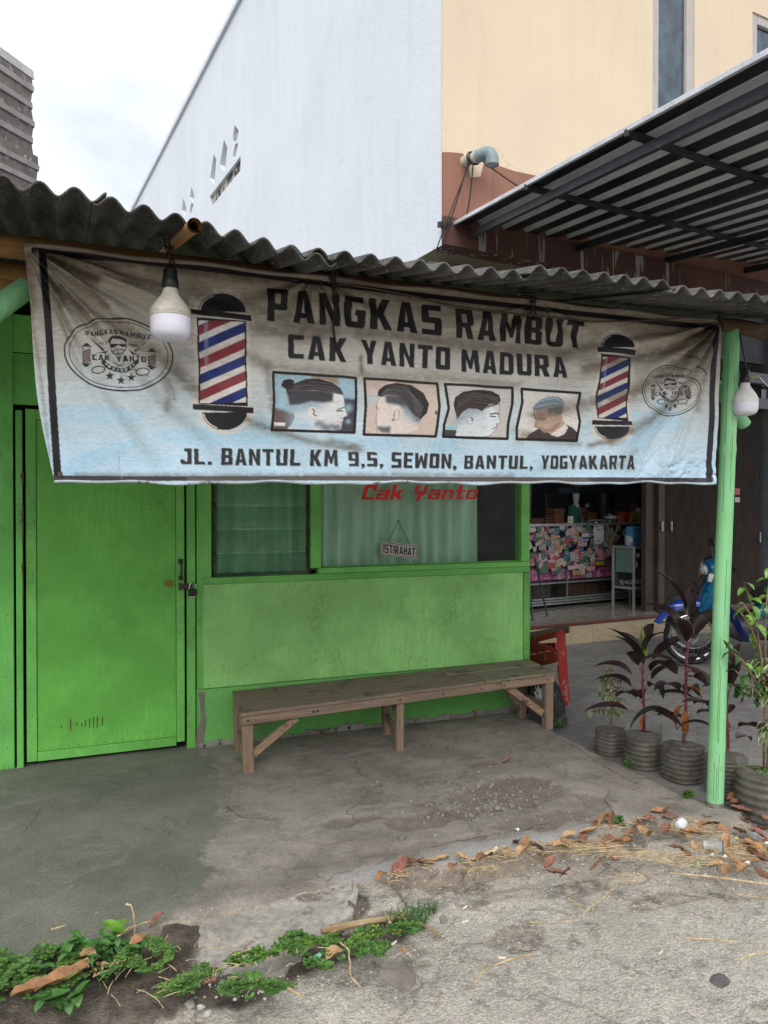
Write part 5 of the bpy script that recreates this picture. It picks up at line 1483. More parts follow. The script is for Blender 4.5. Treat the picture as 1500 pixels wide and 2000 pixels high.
# four framed haircut pictures
def pic(fr, bg): cv.poly(fr, bg)
def frame(fr): cv.line(fr + [fr[0]], 5.2, (26, 22, 20))
rp = random.Random(5)
def strands(A, B, n, dark, light):
    for k in range(n):
        f = rp.random(); j = rp.uniform(-.04, .04)
        cv.line([(a[0]*(1-f-j*i)+b[0]*(f+j*i), a[1]*(1-f-j*i)+b[1]*(f+j*i)) for i, (a, b) in enumerate(zip(A, B))], rp.uniform(.35, .9), light if rp.random() < .45 else dark, rp.uniform(.25, .6))
def stipple(P, w, n, col, al=.6):
    for k in range(n):
        t = rp.random()*(len(P)-1); i = min(int(t), len(P)-2); f = t-i
        cv.ell((P[i][0]*(1-f)+P[i+1][0]*f + rp.gauss(0, w), P[i][1]*(1-f)+P[i+1][1]*f + rp.gauss(0, w)), .7, .55, col, al*rp.random(), n=6)
A1 = lambda L: [(520+.2267*x, 720+.2267*y) for x, y in L]
f1 = A1([(55, 35), (755, 88), (752, 330), (742, 555), (45, 530), (58, 300)])
pic(f1, (150, 178, 190))
cv.poly(A1([(60, 345), (150, 365), (235, 400), (235, 530), (50, 530)]), (92, 72, 70), .9, feather=2)
cv.poly(A1([(645, 265), (750, 275), (745, 550), (610, 545), (640, 420), (690, 410)]), (58, 52, 60), .95, feather=2)
cv.poly(A1([(370, 60), (600, 80), (600, 150), (500, 110), (380, 90)]), (150, 116, 84), .8, feather=2)
for x, y, r in [(690, 345, 42), (688, 460, 24), (110, 300, 40)]: cv.soft(A1([(x, y), (x+3, y)]), r*.2, (150, 190, 208), .85)
sk = (212, 214, 214)
cv.poly(A1([(170, 528), (215, 472), (234, 425), (220, 352), (185, 305), (175, 240), (400, 190), (560, 208), (640, 232), (655, 300), (664, 350), (682, 408), (652, 425), (648, 452), (640, 480), (632, 522), (585, 542), (480, 535)]), sk)
cv.soft(A1([(215, 350), (300, 330), (420, 300)]), 13, (140, 168, 182), .75); cv.soft(A1([(240, 470), (330, 500)]), 16, (158, 190, 206), .7); cv.soft(A1([(440, 480), (520, 510), (600, 520)]), 7, (96, 110, 120), .8, .8)
cv.poly(A1([(168, 200), (300, 190), (470, 196), (562, 218), (556, 285), (480, 296), (380, 285), (270, 312), (190, 318)]), (56, 54, 58), .97, feather=1.5)
cv.poly(A1([(162, 210), (178, 168), (225, 135), (330, 96), (440, 95), (550, 128), (620, 178), (645, 232), (570, 212), (400, 188), (260, 190), (190, 212)]), (38, 34, 34))
for k in range(9): cv.line(A1([(230, 180-k*5), (360, 118+k*6), (500, 130+k*7), (620, 195+k*3)]), .8, (84, 80, 80), .8)
strands(A1([(180, 168), (330, 98), (550, 130), (643, 230)]), A1([(172, 205), (300, 192), (470, 196), (640, 232)]), 60, (18, 16, 16), (110, 104, 102)); stipple(A1([(200, 322), (290, 312), (400, 296), (500, 300), (560, 290)]), 3, 260, (60, 62, 68)); stipple(A1([(430, 470), (520, 515), (600, 520), (625, 480)]), 4, 220, (70, 76, 84))
cv.poly(A1([(122, 150), (140, 105), (190, 92), (232, 108), (225, 150), (190, 178), (150, 172)]), (34, 30, 30)); cv.line(A1([(165, 175), (185, 210), (215, 205)]), 2.5, (34, 30, 30))
cv.poly(A1([(345, 380), (360, 340), (400, 335), (425, 360), (415, 410), (395, 445), (365, 430)]), (214, 206, 202)); cv.line(A1([(385, 352), (405, 372), (392, 395), (420, 412)]), 1.8, (52, 46, 46))
cv.line(A1([(598, 360), (655, 338)]), 1.6, (48, 44, 44)); cv.line(A1([(592, 372), (620, 366), (642, 372)]), 2, (56, 52, 54)); cv.line(A1([(628, 432), (650, 428)]), 1.2, (80, 76, 78)); cv.line(A1([(620, 470), (648, 462)]), 1.3, (90, 70, 70))
cv.poly(A1([(62, 464), (155, 468), (153, 498), (62, 496)]), (222, 218, 214)); cv.line(A1([(645, 235), (655, 300), (664, 350), (682, 408), (652, 425), (648, 452), (640, 480), (632, 522), (585, 542)]), 1.1, (110, 104, 106)); frame(f1)
f2 = A1([(828, 92), (1455, 135), (1470, 330), (1440, 588), (822, 572), (838, 330)])
pic(f2, (196, 178, 166)); cv.soft(A1([(860, 280), (930, 260)]), 10, (180, 196, 200), .8)
cv.poly(A1([(1290, 440), (1275, 490), (1290, 530), (1180, 575), (940, 560), (925, 470), (930, 400), (925, 330), (950, 250), (1200, 220), (1340, 330)]), (212, 200, 192))
cv.poly(A1([(1000, 236), (1150, 240), (1260, 340), (1310, 440), (1275, 470), (1200, 380), (1120, 320), (1010, 300)]), (72, 74, 78), .97, feather=2)
cv.soft(A1([(1180, 370), (1250, 440)]), 10, (150, 166, 172), .7)
cv.poly(A1([(938, 242), (942, 195), (1000, 150), (1100, 130), (1230, 148), (1335, 215), (1380, 310), (1362, 388), (1302, 445), (1235, 385), (1160, 270), (1100, 238), (1005, 230), (970, 252)]), (46, 42, 42))
for k in range(10): cv.line(A1([(960+k*4, 235-k*6), (1060, 185-k*4), (1200, 190-k*3), (1310-k*6, 290), (1330-k*8, 390)]), .8, (112, 110, 108), .7)
strands(A1([(942, 240), (1000, 152), (1230, 150), (1380, 310), (1302, 445)]), A1([(970, 252), (1060, 232), (1160, 270), (1235, 385), (1300, 440)]), 70, (20, 18, 18), (128, 124, 120)); stipple(A1([(1010, 300), (1120, 330), (1200, 395), (1270, 470)]), 4, 300, (70, 74, 78))
cv.poly(A1([(940, 500), (1000, 510), (1050, 500), (1045, 560), (975, 552), (942, 530)]), (84, 84, 86), .9, feather=2)
cv.ring(A1([(1098, 405)])[0], 5.6, 10, 1.2, (150, 136, 130)); cv.line(A1([(1078, 380), (1075, 415)]), 1.4, (70, 62, 60)); cv.ell(A1([(1070, 450)])[0], 1.8, 1.8, (50, 44, 44))
cv.line(A1([(950, 255), (926, 330), (930, 400), (924, 470), (940, 560)]), 1.1, (140, 122, 114)); cv.line(A1([(928, 330), (950, 365)]), 1.2, (110, 100, 98)); cv.line(A1([(925, 430), (935, 480)]), 1, (140, 128, 122)); cv.line(A1([(1200, 565), (1290, 530)]), 1, (150, 160, 165)); cv.ell(A1([(1440, 385)])[0], 2.2, 4, (60, 66, 72)); frame(f2)
A3 = lambda L: [(850+.2*x, 740+.2*y) for x, y in L]
f3 = A3([(75, 58), (738, 92), (736, 250), (692, 450), (684, 588), (58, 568), (62, 450), (105, 300)])
pic(f3, (186, 182, 178)); cv.poly(A3([(70, 500), (200, 505), (185, 575), (58, 572)]), (70, 62, 64)); cv.poly(A3([(95, 465), (205, 468), (205, 505), (80, 502)]), (140, 190, 204), .9)
cv.poly(A3([(180, 570), (200, 450), (195, 380), (170, 300), (300, 220), (500, 245), (605, 250), (612, 330), (600, 360), (625, 432), (585, 448), (588, 475), (560, 520), (520, 560), (430, 572)]), (206, 212, 214))
cv.soft(A3([(220, 400), (300, 330), (420, 310)]), 12, (150, 162, 168), .8); cv.soft(A3([(430, 330), (450, 500)]), 8, (190, 198, 204), .6); cv.soft(A3([(560, 270), (590, 300)]), 5, (196, 180, 150), .6)
cv.poly(A3([(152, 260), (165, 190), (240, 135), (360, 115), (450, 112), (540, 122), (610, 160), (625, 215), (600, 250), (520, 245), (470, 290), (440, 320), (400, 300), (300, 290), (240, 330), (192, 400), (165, 320)]), (50, 42, 42))
for k in range(8): cv.line(A3([(190, 280-k*14), (330, 185-k*6), (480, 190-k*5), (600, 215-k*4)]), .8, (104, 92, 88), .7)
strands(A3([(165, 300), (165, 190), (360, 115), (610, 160), (625, 215)]), A3([(192, 400), (240, 330), (300, 290), (470, 290), (600, 250)]), 60, (26, 20, 20), (112, 98, 94)); stipple(A3([(205, 410), (250, 345), (310, 305), (400, 312), (445, 325)]), 2.6, 240, (76, 76, 80))
cv.ring(A3([(320, 395)])[0], 7.5, 10, 1.4, (170, 166, 164)); cv.line(A3([(325, 380), (345, 395), (340, 415)]), 2, (70, 64, 64))
cv.line(A3([(525, 350), (565, 338), (605, 340)]), 2.2, (50, 46, 46)); cv.line(A3([(525, 368), (575, 372)]), 2.2, (62, 58, 60)); cv.line(A3([(540, 492), (585, 470)]), 1.4, (110, 92, 92)); cv.line(A3([(575, 440), (612, 440)]), 1, (110, 104, 104)); cv.line(A3([(612, 250), (612, 330), (600, 360), (625, 432), (585, 448), (588, 475), (560, 520), (520, 560), (430, 572)]), 1.2, (120, 112, 112)); frame(f3)
f4 = A3([(828, 102), (1408, 140), (1366, 280), (1384, 420), (1366, 608), (776, 592), (776, 480), (838, 230)])
pic(f4, (206, 202, 196)); cv.soft(A3([(800, 590), (900, 540)]), 7, (130, 108, 84), .5)
cv.poly(A3([(860, 588), (900, 540), (985, 490), (1060, 500), (1090, 540), (1240, 445), (1310, 480), (1370, 530), (1366, 606), (1000, 600)]), (62, 52, 50))
cv.poly(A3([(950, 300), (1090, 285), (1200, 330), (1215, 400), (1235, 430), (1265, 470), (1235, 530), (1170, 570), (1110, 555), (1085, 520), (1040, 530), (1010, 500), (950, 470), (965, 420), (950, 370)]), (178, 150, 132))
cv.poly(A3([(1100, 545), (1200, 480), (1240, 445), (1270, 480), (1235, 545), (1170, 572)]), (208, 200, 192))
cv.soft(A3([(975, 400), (1045, 406)]), 1.1, (80, 60, 52), .6); cv.soft(A3([(1040, 515), (1120, 500), (1180, 440)]), 4, (128, 100, 84), .7); cv.line(A3([(950, 380), (1000, 390), (1065, 388)]), 1.3, (70, 56, 50)); cv.line(A3([(990, 480), (1040, 487)]), 1.6, (120, 84, 76)); cv.line(A3([(955, 465), (985, 462)]), 1.3, (110, 88, 80))
cv.poly(A3([(1090, 340), (1090, 285), (1160, 265), (1240, 250), (1225, 310), (1200, 350), (1165, 345)]), (92, 92, 92), .95, feather=1.5)
stipple(A3([(1095, 345), (1165, 355), (1215, 330)]), 2.2, 120, (64, 62, 62))
cv.ring(A3([(1190, 370)])[0], 5, 7, 1.6, (150, 118, 100))
cv.poly(A3([(945, 285), (965, 250), (1020, 205), (1100, 175), (1180, 172), (1235, 205), (1242, 250), (1160, 270), (1090, 285), (1000, 305), (950, 302)]), (122, 146, 160))
for k in range(9): cv.line(A3([(970+k*28, 290-k*6), (1010+k*26, 235-k*5)]), 1.2, (72, 84, 92), .85)
strands(A3([(945, 285), (1020, 205), (1180, 172), (1242, 250)]), A3([(950, 302), (1000, 305), (1090, 285), (1240, 250)]), 50, (60, 74, 84), (196, 212, 220)); cv.line(A3([(950, 300), (952, 372), (966, 420), (950, 468), (1008, 500), (1040, 530)]), 1.2, (96, 72, 62)); frame(f4)
# soot and rain dirt that has run along the folds
D1, D2, D3 = (84, 72, 58), (58, 48, 38), (128, 114, 94)
S = cv.soft
for P, w, a in [([(96, 500), (135, 520), (190, 545)], 6, .75), ([(88, 545), (140, 590), (220, 632), (300, 690), (380, 760)], 12, .55), ([(105, 500), (190, 520), (290, 560), (360, 590)], 9, .55), ([(115, 515), (170, 560), (210, 600)], 5, .6),
                ([(380, 560), (520, 610), (640, 650)], 14, .40), ([(490, 640), (540, 652), (620, 660)], 12, .45), ([(86, 540), (100, 560), (120, 600)], 4, .6),
                ([(1396, 650), (1330, 680), (1240, 700), (1140, 720)], 10, .6), ([(1390, 662), (1310, 720), (1235, 765), (1140, 790), (1040, 812)], 13, .55), ([(1385, 650), (1300, 655), (1200, 665), (1100, 690)], 8, .5), ([(1392, 668), (1350, 720), (1320, 780), (1250, 830), (1190, 862)], 9, .45), ([(1394, 680), (1370, 740), (1362, 800)], 7, .35),
                ([(520, 575), (800, 605), (1100, 640)], 16, .28), ([(700, 650), (900, 672), (1100, 690)], 12, .38), ([(520, 715), (700, 735), (880, 742), (1010, 752)], 10, .32), ([(100, 500), (300, 520), (600, 556), (1000, 600), (1390, 640)], 10, .50),
                ([(560, 640), (800, 662), (1000, 690), (1140, 700)], 9, .25), ([(480, 820), (560, 850), (640, 872), (700, 878)], 7, .45), ([(640, 862), (690, 874)], 6, .4), ([(150, 928), (400, 930), (800, 928), (1000, 930)], 5, .35), ([(1150, 870), (1200, 858), (1230, 840)], 5, .5),
                ([(700, 700), (703, 730)], 3.5, .6), ([(320, 735), (330, 775), (325, 800)], 7, .3), ([(330, 740), (340, 780)], 5, .3), ([(52, 500), (60, 560), (66, 600)], 7, .5), ([(60, 600), (80, 740), (98, 900)], 3.5, .3), ([(480, 690), (520, 720), (530, 800)], 8, .3), ([(1000, 840), (1060, 862), (1130, 868)], 5, .25), ([(1210, 905), (1240, 880)], 5, .2), ([(1060, 914), (1150, 905), (1240, 912)], 8, .18)]:
    S(P, w*1.25, D1, a*.78, 1.0, int(w*7), True); S(P, w*.5, D2, a*.42, 1.0, int(w*11), True)
r = cv.win([BU0, BU1], [BV0, BV1], 0); sl, gx, gy = r
tl_ = 478 + (gx-50)*.112; tt = np.clip((gy-tl_)/(942-tl_), 0, 1)
n = fbm(gx*.012, gy*.03, 5, 31)*.6 + fbm(gx*.05, gy*.35, 3, 33)*.4
cv.put(sl, np.clip((n-.47)*5, 0, 1)*np.clip(1.0-tt*1.15, 0, 1)*(cv.a[sl].mean(-1) > 125), (118, 104, 84), .42)
n2 = fbm(gx*.35, gy*.6, 3, 41); cv.put(sl, (n2 > .79)*1.0, D2, .3)
# creases painted as a shade line with a lit edge, and a stitched tear
for P in [[(233, 880), (234, 918), (238, 935)], [(233, 915), (222, 928)], [(1290, 870), (1260, 905), (1240, 935)], [(1318, 812), (1280, 850), (1262, 880)], [(1335, 830), (1310, 900), (1290, 930)], [(1240, 880), (1255, 905), (1245, 922)]]:
    cv.line(P, 1.3, (120, 134, 142), .7); cv.line([(x+1.4, y) for x, y in P], 1.0, (214, 226, 232), .5)
tear = [(1339, 686), (1348, 697), (1358, 704), (1366, 716), (1376, 733)]
cv.line(tear, 1.6, (44, 38, 34))
for (x, y) in tear + [(1353, 700), (1362, 711), (1371, 724)]: cv.line([(x-2.5, y+2), (x+2.5, y-2)], 1.1, (44, 38, 34))
cv.a = np.clip(cv.a, 0, 255)

# ---- the cloth itself
NS, NTT = 1180, 380
ss, ts = np.meshgrid(np.linspace(0, 1, NS), np.linspace(0, 1, NTT))
BY = 2.905
c00, c10, c11, c01 = [np.array(atY(u, v, BY)) for u, v in [(46, 477), (1406, 629), (1397, 943), (104, 942)]]
Pf = ((1-ss)*(1-ts))[..., None]*c00 + (ss*(1-ts))[..., None]*c10 + (ss*ts)[..., None]*c11 + ((1-ss)*ts)[..., None]*c01
Pf[..., 0] += .012*np.sin(ts*PI)*(1-ss)**8*-1.0 + .006*np.sin(ts*7)*(1-ss)**12
Pf[..., 2] += (ts**6)*(.004*np.sin(ss*31) + .003*np.sin(ss*74+1)) + (1-ts)**10*.004*np.sin(ss*40)
uu, vv = to_px(Pf.reshape(-1, 3))
x = np.clip((uu-BU0)*cv.ss-.5, 0, cv.w-1.001); y = np.clip((vv-BV0)*cv.ss-.5, 0, cv.h-1.001)
xi = x.astype(int); yi = y.astype(int); xf = (x-xi)[:, None]; yf_ = (y-yi)[:, None]
a = cv.a
colr = (a[yi, xi]*(1-xf)+a[yi, np.minimum(xi+1, cv.w-1)]*xf)*(1-yf_) + (a[np.minimum(yi+1, cv.h-1), xi]*(1-xf)+a[np.minimum(yi+1, cv.h-1), np.minimum(xi+1, cv.w-1)]*xf)*yf_
c = colr/255.0
lin = np.where(c <= .04045, c/12.92, ((c+.055)/1.055)**2.4)
# folds pulled from the upper corners, billow and hem ripple
Wb, Hb = 3.1, .80
def fan(cx, cy, k, ph, amp, reach, lo, hi, seed):
    dx = (ss-cx)*Wb; dy = (ts-cy)*Hb
    r = np.hypot(dx, dy)+1e-6; ang = np.arctan2(dy, np.abs(dx))
    an = ang + (fbm(r*2.2, ang*2, 3, seed)-.5)*.22
    env = np.clip((ang-lo)/.12, 0, 1)*np.clip((hi-ang)/.2, 0, 1)*np.exp(-r/reach)*np.clip(r/.16, 0, 1)
    return amp*env*np.sin(an*k+ph)
disp = fan(0, 0, 24, .4, .021, .60, .04, 1.35, 51) + fan(1, 0, 22, 1.1, .022, .60, .04, 1.3, 52) + fan(0, 0, 51, 1.9, .006, .5, .08, 1.4, 53) + fan(1, 0, 47, .3, .005, .6, .08, 1.4, 54)
disp += fan(.33, 0, 14, .3, .010, .35, .2, 1.5, 55) + fan(.66, 0, 14, 2.0, .010, .35, .2, 1.5, 56)
disp += (fbm(ss*5, ts*2.2, 3, 61)-.5)*.022 + (fbm(ss*15, ts*5+ss*3, 2, 62)-.5)*.006
disp += .014*np.sin(ts*PI)*np.sin(ss*PI) - .010*ts**5*np.sin(ss*24+2*np.sin(ss*5))
crk = np.clip((ts-.70)/.2, 0, 1)*np.clip((ss-.80)/.1, 0, 1)
disp += crk*(np.abs(fbm(ss*38, ts*13, 3, 63)-.5))*.030
disp *= 1.35*np.clip(ts/.03, 0.15, 1)
Pb = Pf.copy(); Pb[..., 1] -= disp
M['banner'] = None
def banner_mat():
    t = NT('printed_banner_cloth')
    v = t.mapping((1, 1, 1))
    col = t.mix(1.0, t.attr('print', 'Color'), t.ramp(t.noise(150, 3, 0.6, t.mapping((.3, 1, 1))), [(.25, .90), (.75, 1.06)]), 'MULTIPLY')
    t.bump(t.noise(260, 3, 0.6, v), 0.12, 0.001)
    return t.set(color=col, rough=0.62, spec=0.35)
M['banner'] = banner_mat()
bn = thing('banner', 'wide weathered printed banner with haircut pictures hanging under the eave', 'banner', (1.4, BY, 1.63))
me = grid_mesh('cloth', Pb - np.array([1.4, BY, 1.63]), M['banner'], None, {'print': lin})
cl = new_obj('cloth', me, bn); cl.location = (0, 0, 0)
# hem along bottom and top, eyelets
M['hem'] = mat('pale_banner_hem', (0.42, 0.50, 0.55), (0.30, 0.34, 0.36), scale=6, rough=.6, bump=.1, spot=(.12, .10, .08), spot_lo=.62, spot_w=.1)
M['hem_top'] = mat('brown_stained_hem', (0.30, 0.255, 0.21), (0.19, 0.155, 0.125), scale=6, rough=.7, bump=.1)
for row, mm, rr in [(-1, M['hem'], .0055), (0, M['hem_top'], .009)]:
    bm = bmesh.new(); tube(bm, [Vector(Pb[row, i]) + Vector((0, .002, 0)) for i in list(range(0, NS, 8)) + [NS-1]], rr, 8); obj('hem', bm, mm, bn, smooth=True)
bm = bmesh.new()
for (s, t) in [(.012, .03), (.992, .97), (.008, .97), (.99, .03)]:
    p = Vector(Pb[int(t*(NTT-1)), int(s*(NS-1))]) - Vector((0, .003, 0))
    tube(bm, [p, p+Vector((0, -.002, 0))], .009, 12)
obj('eyelet', bm, M['iron'], bn)
def bpt(u, v, off=.012):
    p = atY(u, v, BY); k = np.argmin((uu-u)**2+(vv-v)**2)
    p.y = float(Pb.reshape(-1, 3)[k][1]) - off; return p
# strings that tie the top hem to the eave beam, with loose ends
for i, (u, v0, tail) in enumerate([(648, 560, [(650, 575), (653, 600), (649, 640), (651, 668), (655, 684)]), (330, 500, [(331, 508), (333, 515)]), (1037, 604, [(1032, 616), (1030, 628)]), (1400, 632, [(1408, 640)])]):
    bm = bmesh.new()
    p = bpt(u, v0-4)
    tube(bm, [Vector((p.x, 3.0, p.z+.09)), Vector((p.x, BY-.02, p.z+.055)), p] + [bpt(a, b, .006) for a, b in tail], .0042, 6)
    tube(bm, [Vector((p.x+.01, 3.0, p.z+.08)), Vector((p.x+.012, BY-.025, p.z+.04)), p + Vector((.008, 0, -.01)), p+Vector((.02, -.01, -.05))], .0035, 6)
    tube(bm, [p + Vector((.012*math.cos(a), -.01*math.sin(a)-.004, .02)) for a in [2*PI*k/10 for k in range(11)]], .004, 6)
    o = obj('tie_string', bm, M['string'], bn)
bm = bmesh.new()
tube(bm, [bpt(u, v, .022) for u, v in [(655, 556), (720, 566), (800, 580), (860, 596), (920, 606), (1000, 615), (1080, 622), (1150, 630), (1240, 628), (1320, 624)]], .0040, 6)
cable = obj('cable', bm, mat('brown_cable', (.06, .035, .025), rough=.5, bump=0), origin=tuple(bpt(655, 556)))
tag(cable, 'thin brown electric cable drooping across the top of the banner', 'cable')

# ================================================================== LED LAMPS
M['lamp_cream'] = mat('dusty_cream_lamp_body', (0.60, 0.57, 0.49), (0.42, 0.39, 0.32), scale=8, rough=.5, bump=.05, spot=(.12, .10, .08), spot_scale=12, spot_lo=.62, spot_w=.12)
M['lamp_white'] = mat('white_lamp_body', (0.70, 0.69, 0.66), (0.60, 0.59, 0.56), scale=8, rough=.5, bump=.05)
def milky():
    t = NT('milky_lamp_cover'); return t.set(color=(.70, .69, .78), rough=.22, spec=.5, sss=.0)
M['lamp_milk'] = milky()
def lamp(c, rad, h, lab, cord, ribs=False, wire=None):
    """c = bottom centre"""
    t = thing('led_lamp', lab, 'lamp', tuple(c), 'lamps hanging from the eave')
    r = rad
    bm = bmesh.new(); lathe(bm, [(0, 0), (r*.45, .001), (r*.72, .006), (r*.90, .016), (r*.985, .030), (r, .05), (r, h*.50), (r*1.0, h*.52)], c, 40); obj('diffuser', bm, M['lamp_milk'], t, smooth=True)
    bm = bmesh.new()
    z0 = h*.515
    pr = [(r*1.0, z0), (r*1.015, z0+.002), (r*1.02, z0+.010), (r*1.0, z0+.011), (r*1.0, z0+.013), (r*1.015, z0+.014), (r*.98, z0+.022), (r*.90, z0+.035), (r*.74, z0+.052), (r*.55, z0+.068), (r*.42, z0+.080), (r*.36, z0+.092), (r*.345, z0+.104), (0, z0+.105)]
    wob = (lambda a, z: .035*(abs(math.sin(a*13)) ** 8)*-1 if z > z0+.013 and z < z0+.07 else 0) if ribs else None
    lathe(bm, pr, c, 104 if ribs else 40, wob); obj('housing', bm, M['lamp_white'] if ribs else M['lamp_cream'], t, smooth='auto')
    bm = bmesh.new(); zt = z0+.100
    lathe(bm, [(r*.40, zt), (r*.42, zt+.004), (r*.40, zt+.030), (r*.36, zt+.034), (r*.36, zt+.060), (r*.30, zt+.066), (r*.16, zt+.074), (r*.1, zt+.085), (0, zt+.087)], c, 24); obj('socket', bm, M['black_plastic'], t, smooth='auto')
    top = c + Vector((0, 0, zt+.085))
    bm = bmesh.new(); tube(bm, [top - Vector((0, 0, .01)), top + Vector((.001, .0, .03))] + cord, .0038, 6); obj('cord', bm, M['black_plastic'], t)
    if wire:
        bm = bmesh.new(); w0 = c + Vector((r*.3, -.01, zt+.03)); tube(bm, [w0, w0+Vector((.04, -.005, .004)), w0+Vector((.062, -.005, .004))], [.009, .010, .006], 8)
        obj('cord', bm, mat('frayed_tape', (.35, .28, .2), rough=.8), t)
        bm = bmesh.new(); tube(bm, [w0+Vector((.06, -.005, .004)), w0+Vector((.10, .01, -.012)), w0+Vector((.3, .1, -.06))], .003, 6); obj('cord', bm, M['lamp_white'], t)
    return t
cb = atY(333, 667, 2.70)
lamp(cb, .0675, .155, 'large cream and milky white lamp hanging in front of the left barber pole', [atY(328, 500, 2.72), atY(322, 478, 2.74), atY(316, 462, 2.63), atY(326, 459, 2.61), atY(330, 475, 2.63)])
cb2 = atY(1455, 812, 2.90)
lamp(cb2, .0615, .125, 'smaller ribbed white lamp hanging right of the bamboo post', [atY(1452, 690, 2.9), atY(1445, 655, 2.92), atY(1441, 625, 2.94)], ribs=True, wire=True)
# ================================================================== LONG WOODEN BENCH
FLc, FRc, BRc, BLc = Vector((.885, 4.365, .352)), Vector((3.085, 4.455, .392)), Vector((3.135, 4.88, .394)), Vector((.945, 4.925, .354))
bench = thing('bench', 'long weathered wooden bench standing against the green wall', 'bench', (2.0, 4.6, 0))
def bl(s, t): return FLc.lerp(FRc, s).lerp(BLc.lerp(BRc, s), t)
def plank(name, s0, s1, t0, t1, m, dz=0.0, th=.020, lab=None, tw=0):
    bm = bmesh.new()
    prism(bm, [bl(s0, t0)+Vector((0, 0, dz-th)), bl(s1+tw, t0)+Vector((0, 0, dz-th)), bl(s1, t1)+Vector((0, 0, dz-th)), bl(s0, t1)+Vector((0, 0, dz-th))], (0, 0, 1), th)
    bmesh.ops.bevel(bm, geom=bm.edges[:], offset=.003, segments=1, affect='EDGES')
    o = obj(name, bm, m, bench)
    if lab: o['label'] = lab
plank('seat_plank', 0.0, .742, 0.0, .985, M['bench_top'], lab='long brown main seat board')
plank('seat_plank', .744, 1.0, 0.0, .55, M['bench_ply'], .001, lab='mossy plywood seat board at the right front')
plank('seat_plank', .660, 1.0, .552, 1.0, M['bench_ply'], .006, lab='grey seat board at the right rear')
def bbar(name, p, q, w, h, m, lab=None):
    bm = bmesh.new(); bar(bm, p, q, w, h, .003); o = obj(name, bm, m, bench)
    if lab: o['label'] = lab
dz = Vector((0, 0, -.046))
bbar('apron_rail', bl(.004, .035)+dz, bl(.80, .035)+dz, .026, .050, M['bench_wood'])
bbar('apron_rail', bl(.802, .035)+dz, bl(.996, .035)+dz, .026, .050, M['brace_wood'], 'apron piece with flaking red paint')
bbar('apron_rail', bl(.004, .93)+dz, bl(.996, .93)+dz, .026, .050, M['bench_wood'])
bbar('end_rail', bl(.006, .06)+dz, bl(.006, .90)+dz, .024, .046, M['bench_wood'])
bbar('end_rail', bl(.993, .06)+dz, bl(.993, .90)+dz, .024, .046, M['bench_wood'])
legs = {}
for key, s, t, w, d in [('fl', .018, .075, .062, .05), ('fm', .465, .075, .048, .045), ('fr', .978, .075, .062, .055), ('bl', .012, .80, .055, .05), ('bm', .468, .80, .05, .045), ('br', .962, .80, .055, .05)]:
    top = bl(s, t) + Vector((0, 0, -.0225)); foot = Vector((top.x + rnd.uniform(-.012, .012), top.y + .01, porch_z(top.x, top.y)-.004))
    bm = bmesh.new(); add_box(bm, (top+foot)/2, (w, d, (top-foot).length), Matrix.Rotation(math.atan2((top-foot).x, (top-foot).z), 4, 'Y'), .004)
    obj('leg', bm, M['leg_wood'], bench); legs[key] = (top, foot)
L = lambda k, f, dx=0, dy=0: legs[k][1].lerp(legs[k][0], f) + Vector((dx, dy, 0))
bbar('brace', L('fl', .30, .03), bl(.155, .07)+Vector((0, 0, -.075)), .022, .045, M['brace_wood'])
bbar('brace', L('bl', .25, .03), bl(.115, .80)+Vector((0, 0, -.075)), .022, .040, M['brace_wood'])
bbar('brace', L('fr', .30, -.04), bl(.835, .08)+Vector((0, 0, -.078)), .024, .048, M['brace_wood'])
bbar('brace', L('br', .25, -.03), bl(.855, .78)+Vector((0, 0, -.07)), .024, .042, M['brace_wood'])
bbar('brace', L('fm', .56, -.0, .028), L('bm', .92, 0, -.03), .024, .040, M['brace_wood'])
bbar('stretcher', L('fl', .32, -.02, .03), L('bl', .36, -.01), .022, .048, M['bench_wood'])
bbar('stretcher', L('fm', .28, 0, .03), L('bm', .34, 0, -.02), .022, .048, M['bench_wood'])
bbar('stretcher', L('fr', .42, 0, .03), L('br', .42, 0, -.02), .022, .045, M['bench_wood'])
bm = bmesh.new()
for s in (.02, .20, .212, .46, .60, .73, .81, .97):
    p = bl(s, .008)+Vector((0, -.002, -.046)); tube(bm, [p, p+Vector((0, .006, 0))], .006, 8)
obj('nail_holes', bm, M['black_plastic'], bench)

# ================================================================== HANGING "ISTIRAHAT" BOARD behind the pane
SC = Canvas(740, 1050, 822, 1096, 4)
SC.a[:] = (196, 190, 178)
SC.text('ISTIRAHAT', (749, 1062.5), (812, 1070.5), (811, 1086.5), (748.5, 1079.5), (28, 26, 26), gap=.10)
for k, (x0, x1) in enumerate([(749, 751.6), (758.5, 762), (764.5, 767.5)]):
    pass
SC.line([(747, 1059.5), (815, 1067.5), (812.5, 1089.5), (745, 1083), (747, 1059.5)], 1.6, (90, 78, 66))
nw, nh = 150, 80
ss, ts = np.meshgrid(np.linspace(0, 1, nw), np.linspace(0, 1, nh))
SY = WY-.008
q = [np.array(atY(u, v, SY)) for u, v in [(744.5, 1057), (816.5, 1065), (814, 1092), (742.5, 1084.5)]]
Ps = ((1-ss)*(1-ts))[..., None]*q[0] + (ss*(1-ts))[..., None]*q[1] + (ss*ts)[..., None]*q[2] + ((1-ss)*ts)[..., None]*q[3]
Ps[..., 1] -= .0035
uu, vv = to_px(Ps.reshape(-1, 3))
xi = np.clip(((uu-740)*4).astype(int), 0, SC.w-1); yi = np.clip(((vv-1050)*4).astype(int), 0, SC.h-1)
cc = SC.a[yi, xi]/255; lin = np.where(cc <= .04045, cc/12.92, ((cc+.055)/1.055)**2.4)
def print_mat(name, rough=.6):
    t = NT(name); return t.set(color=t.attr('print', 'Color'), rough=rough)
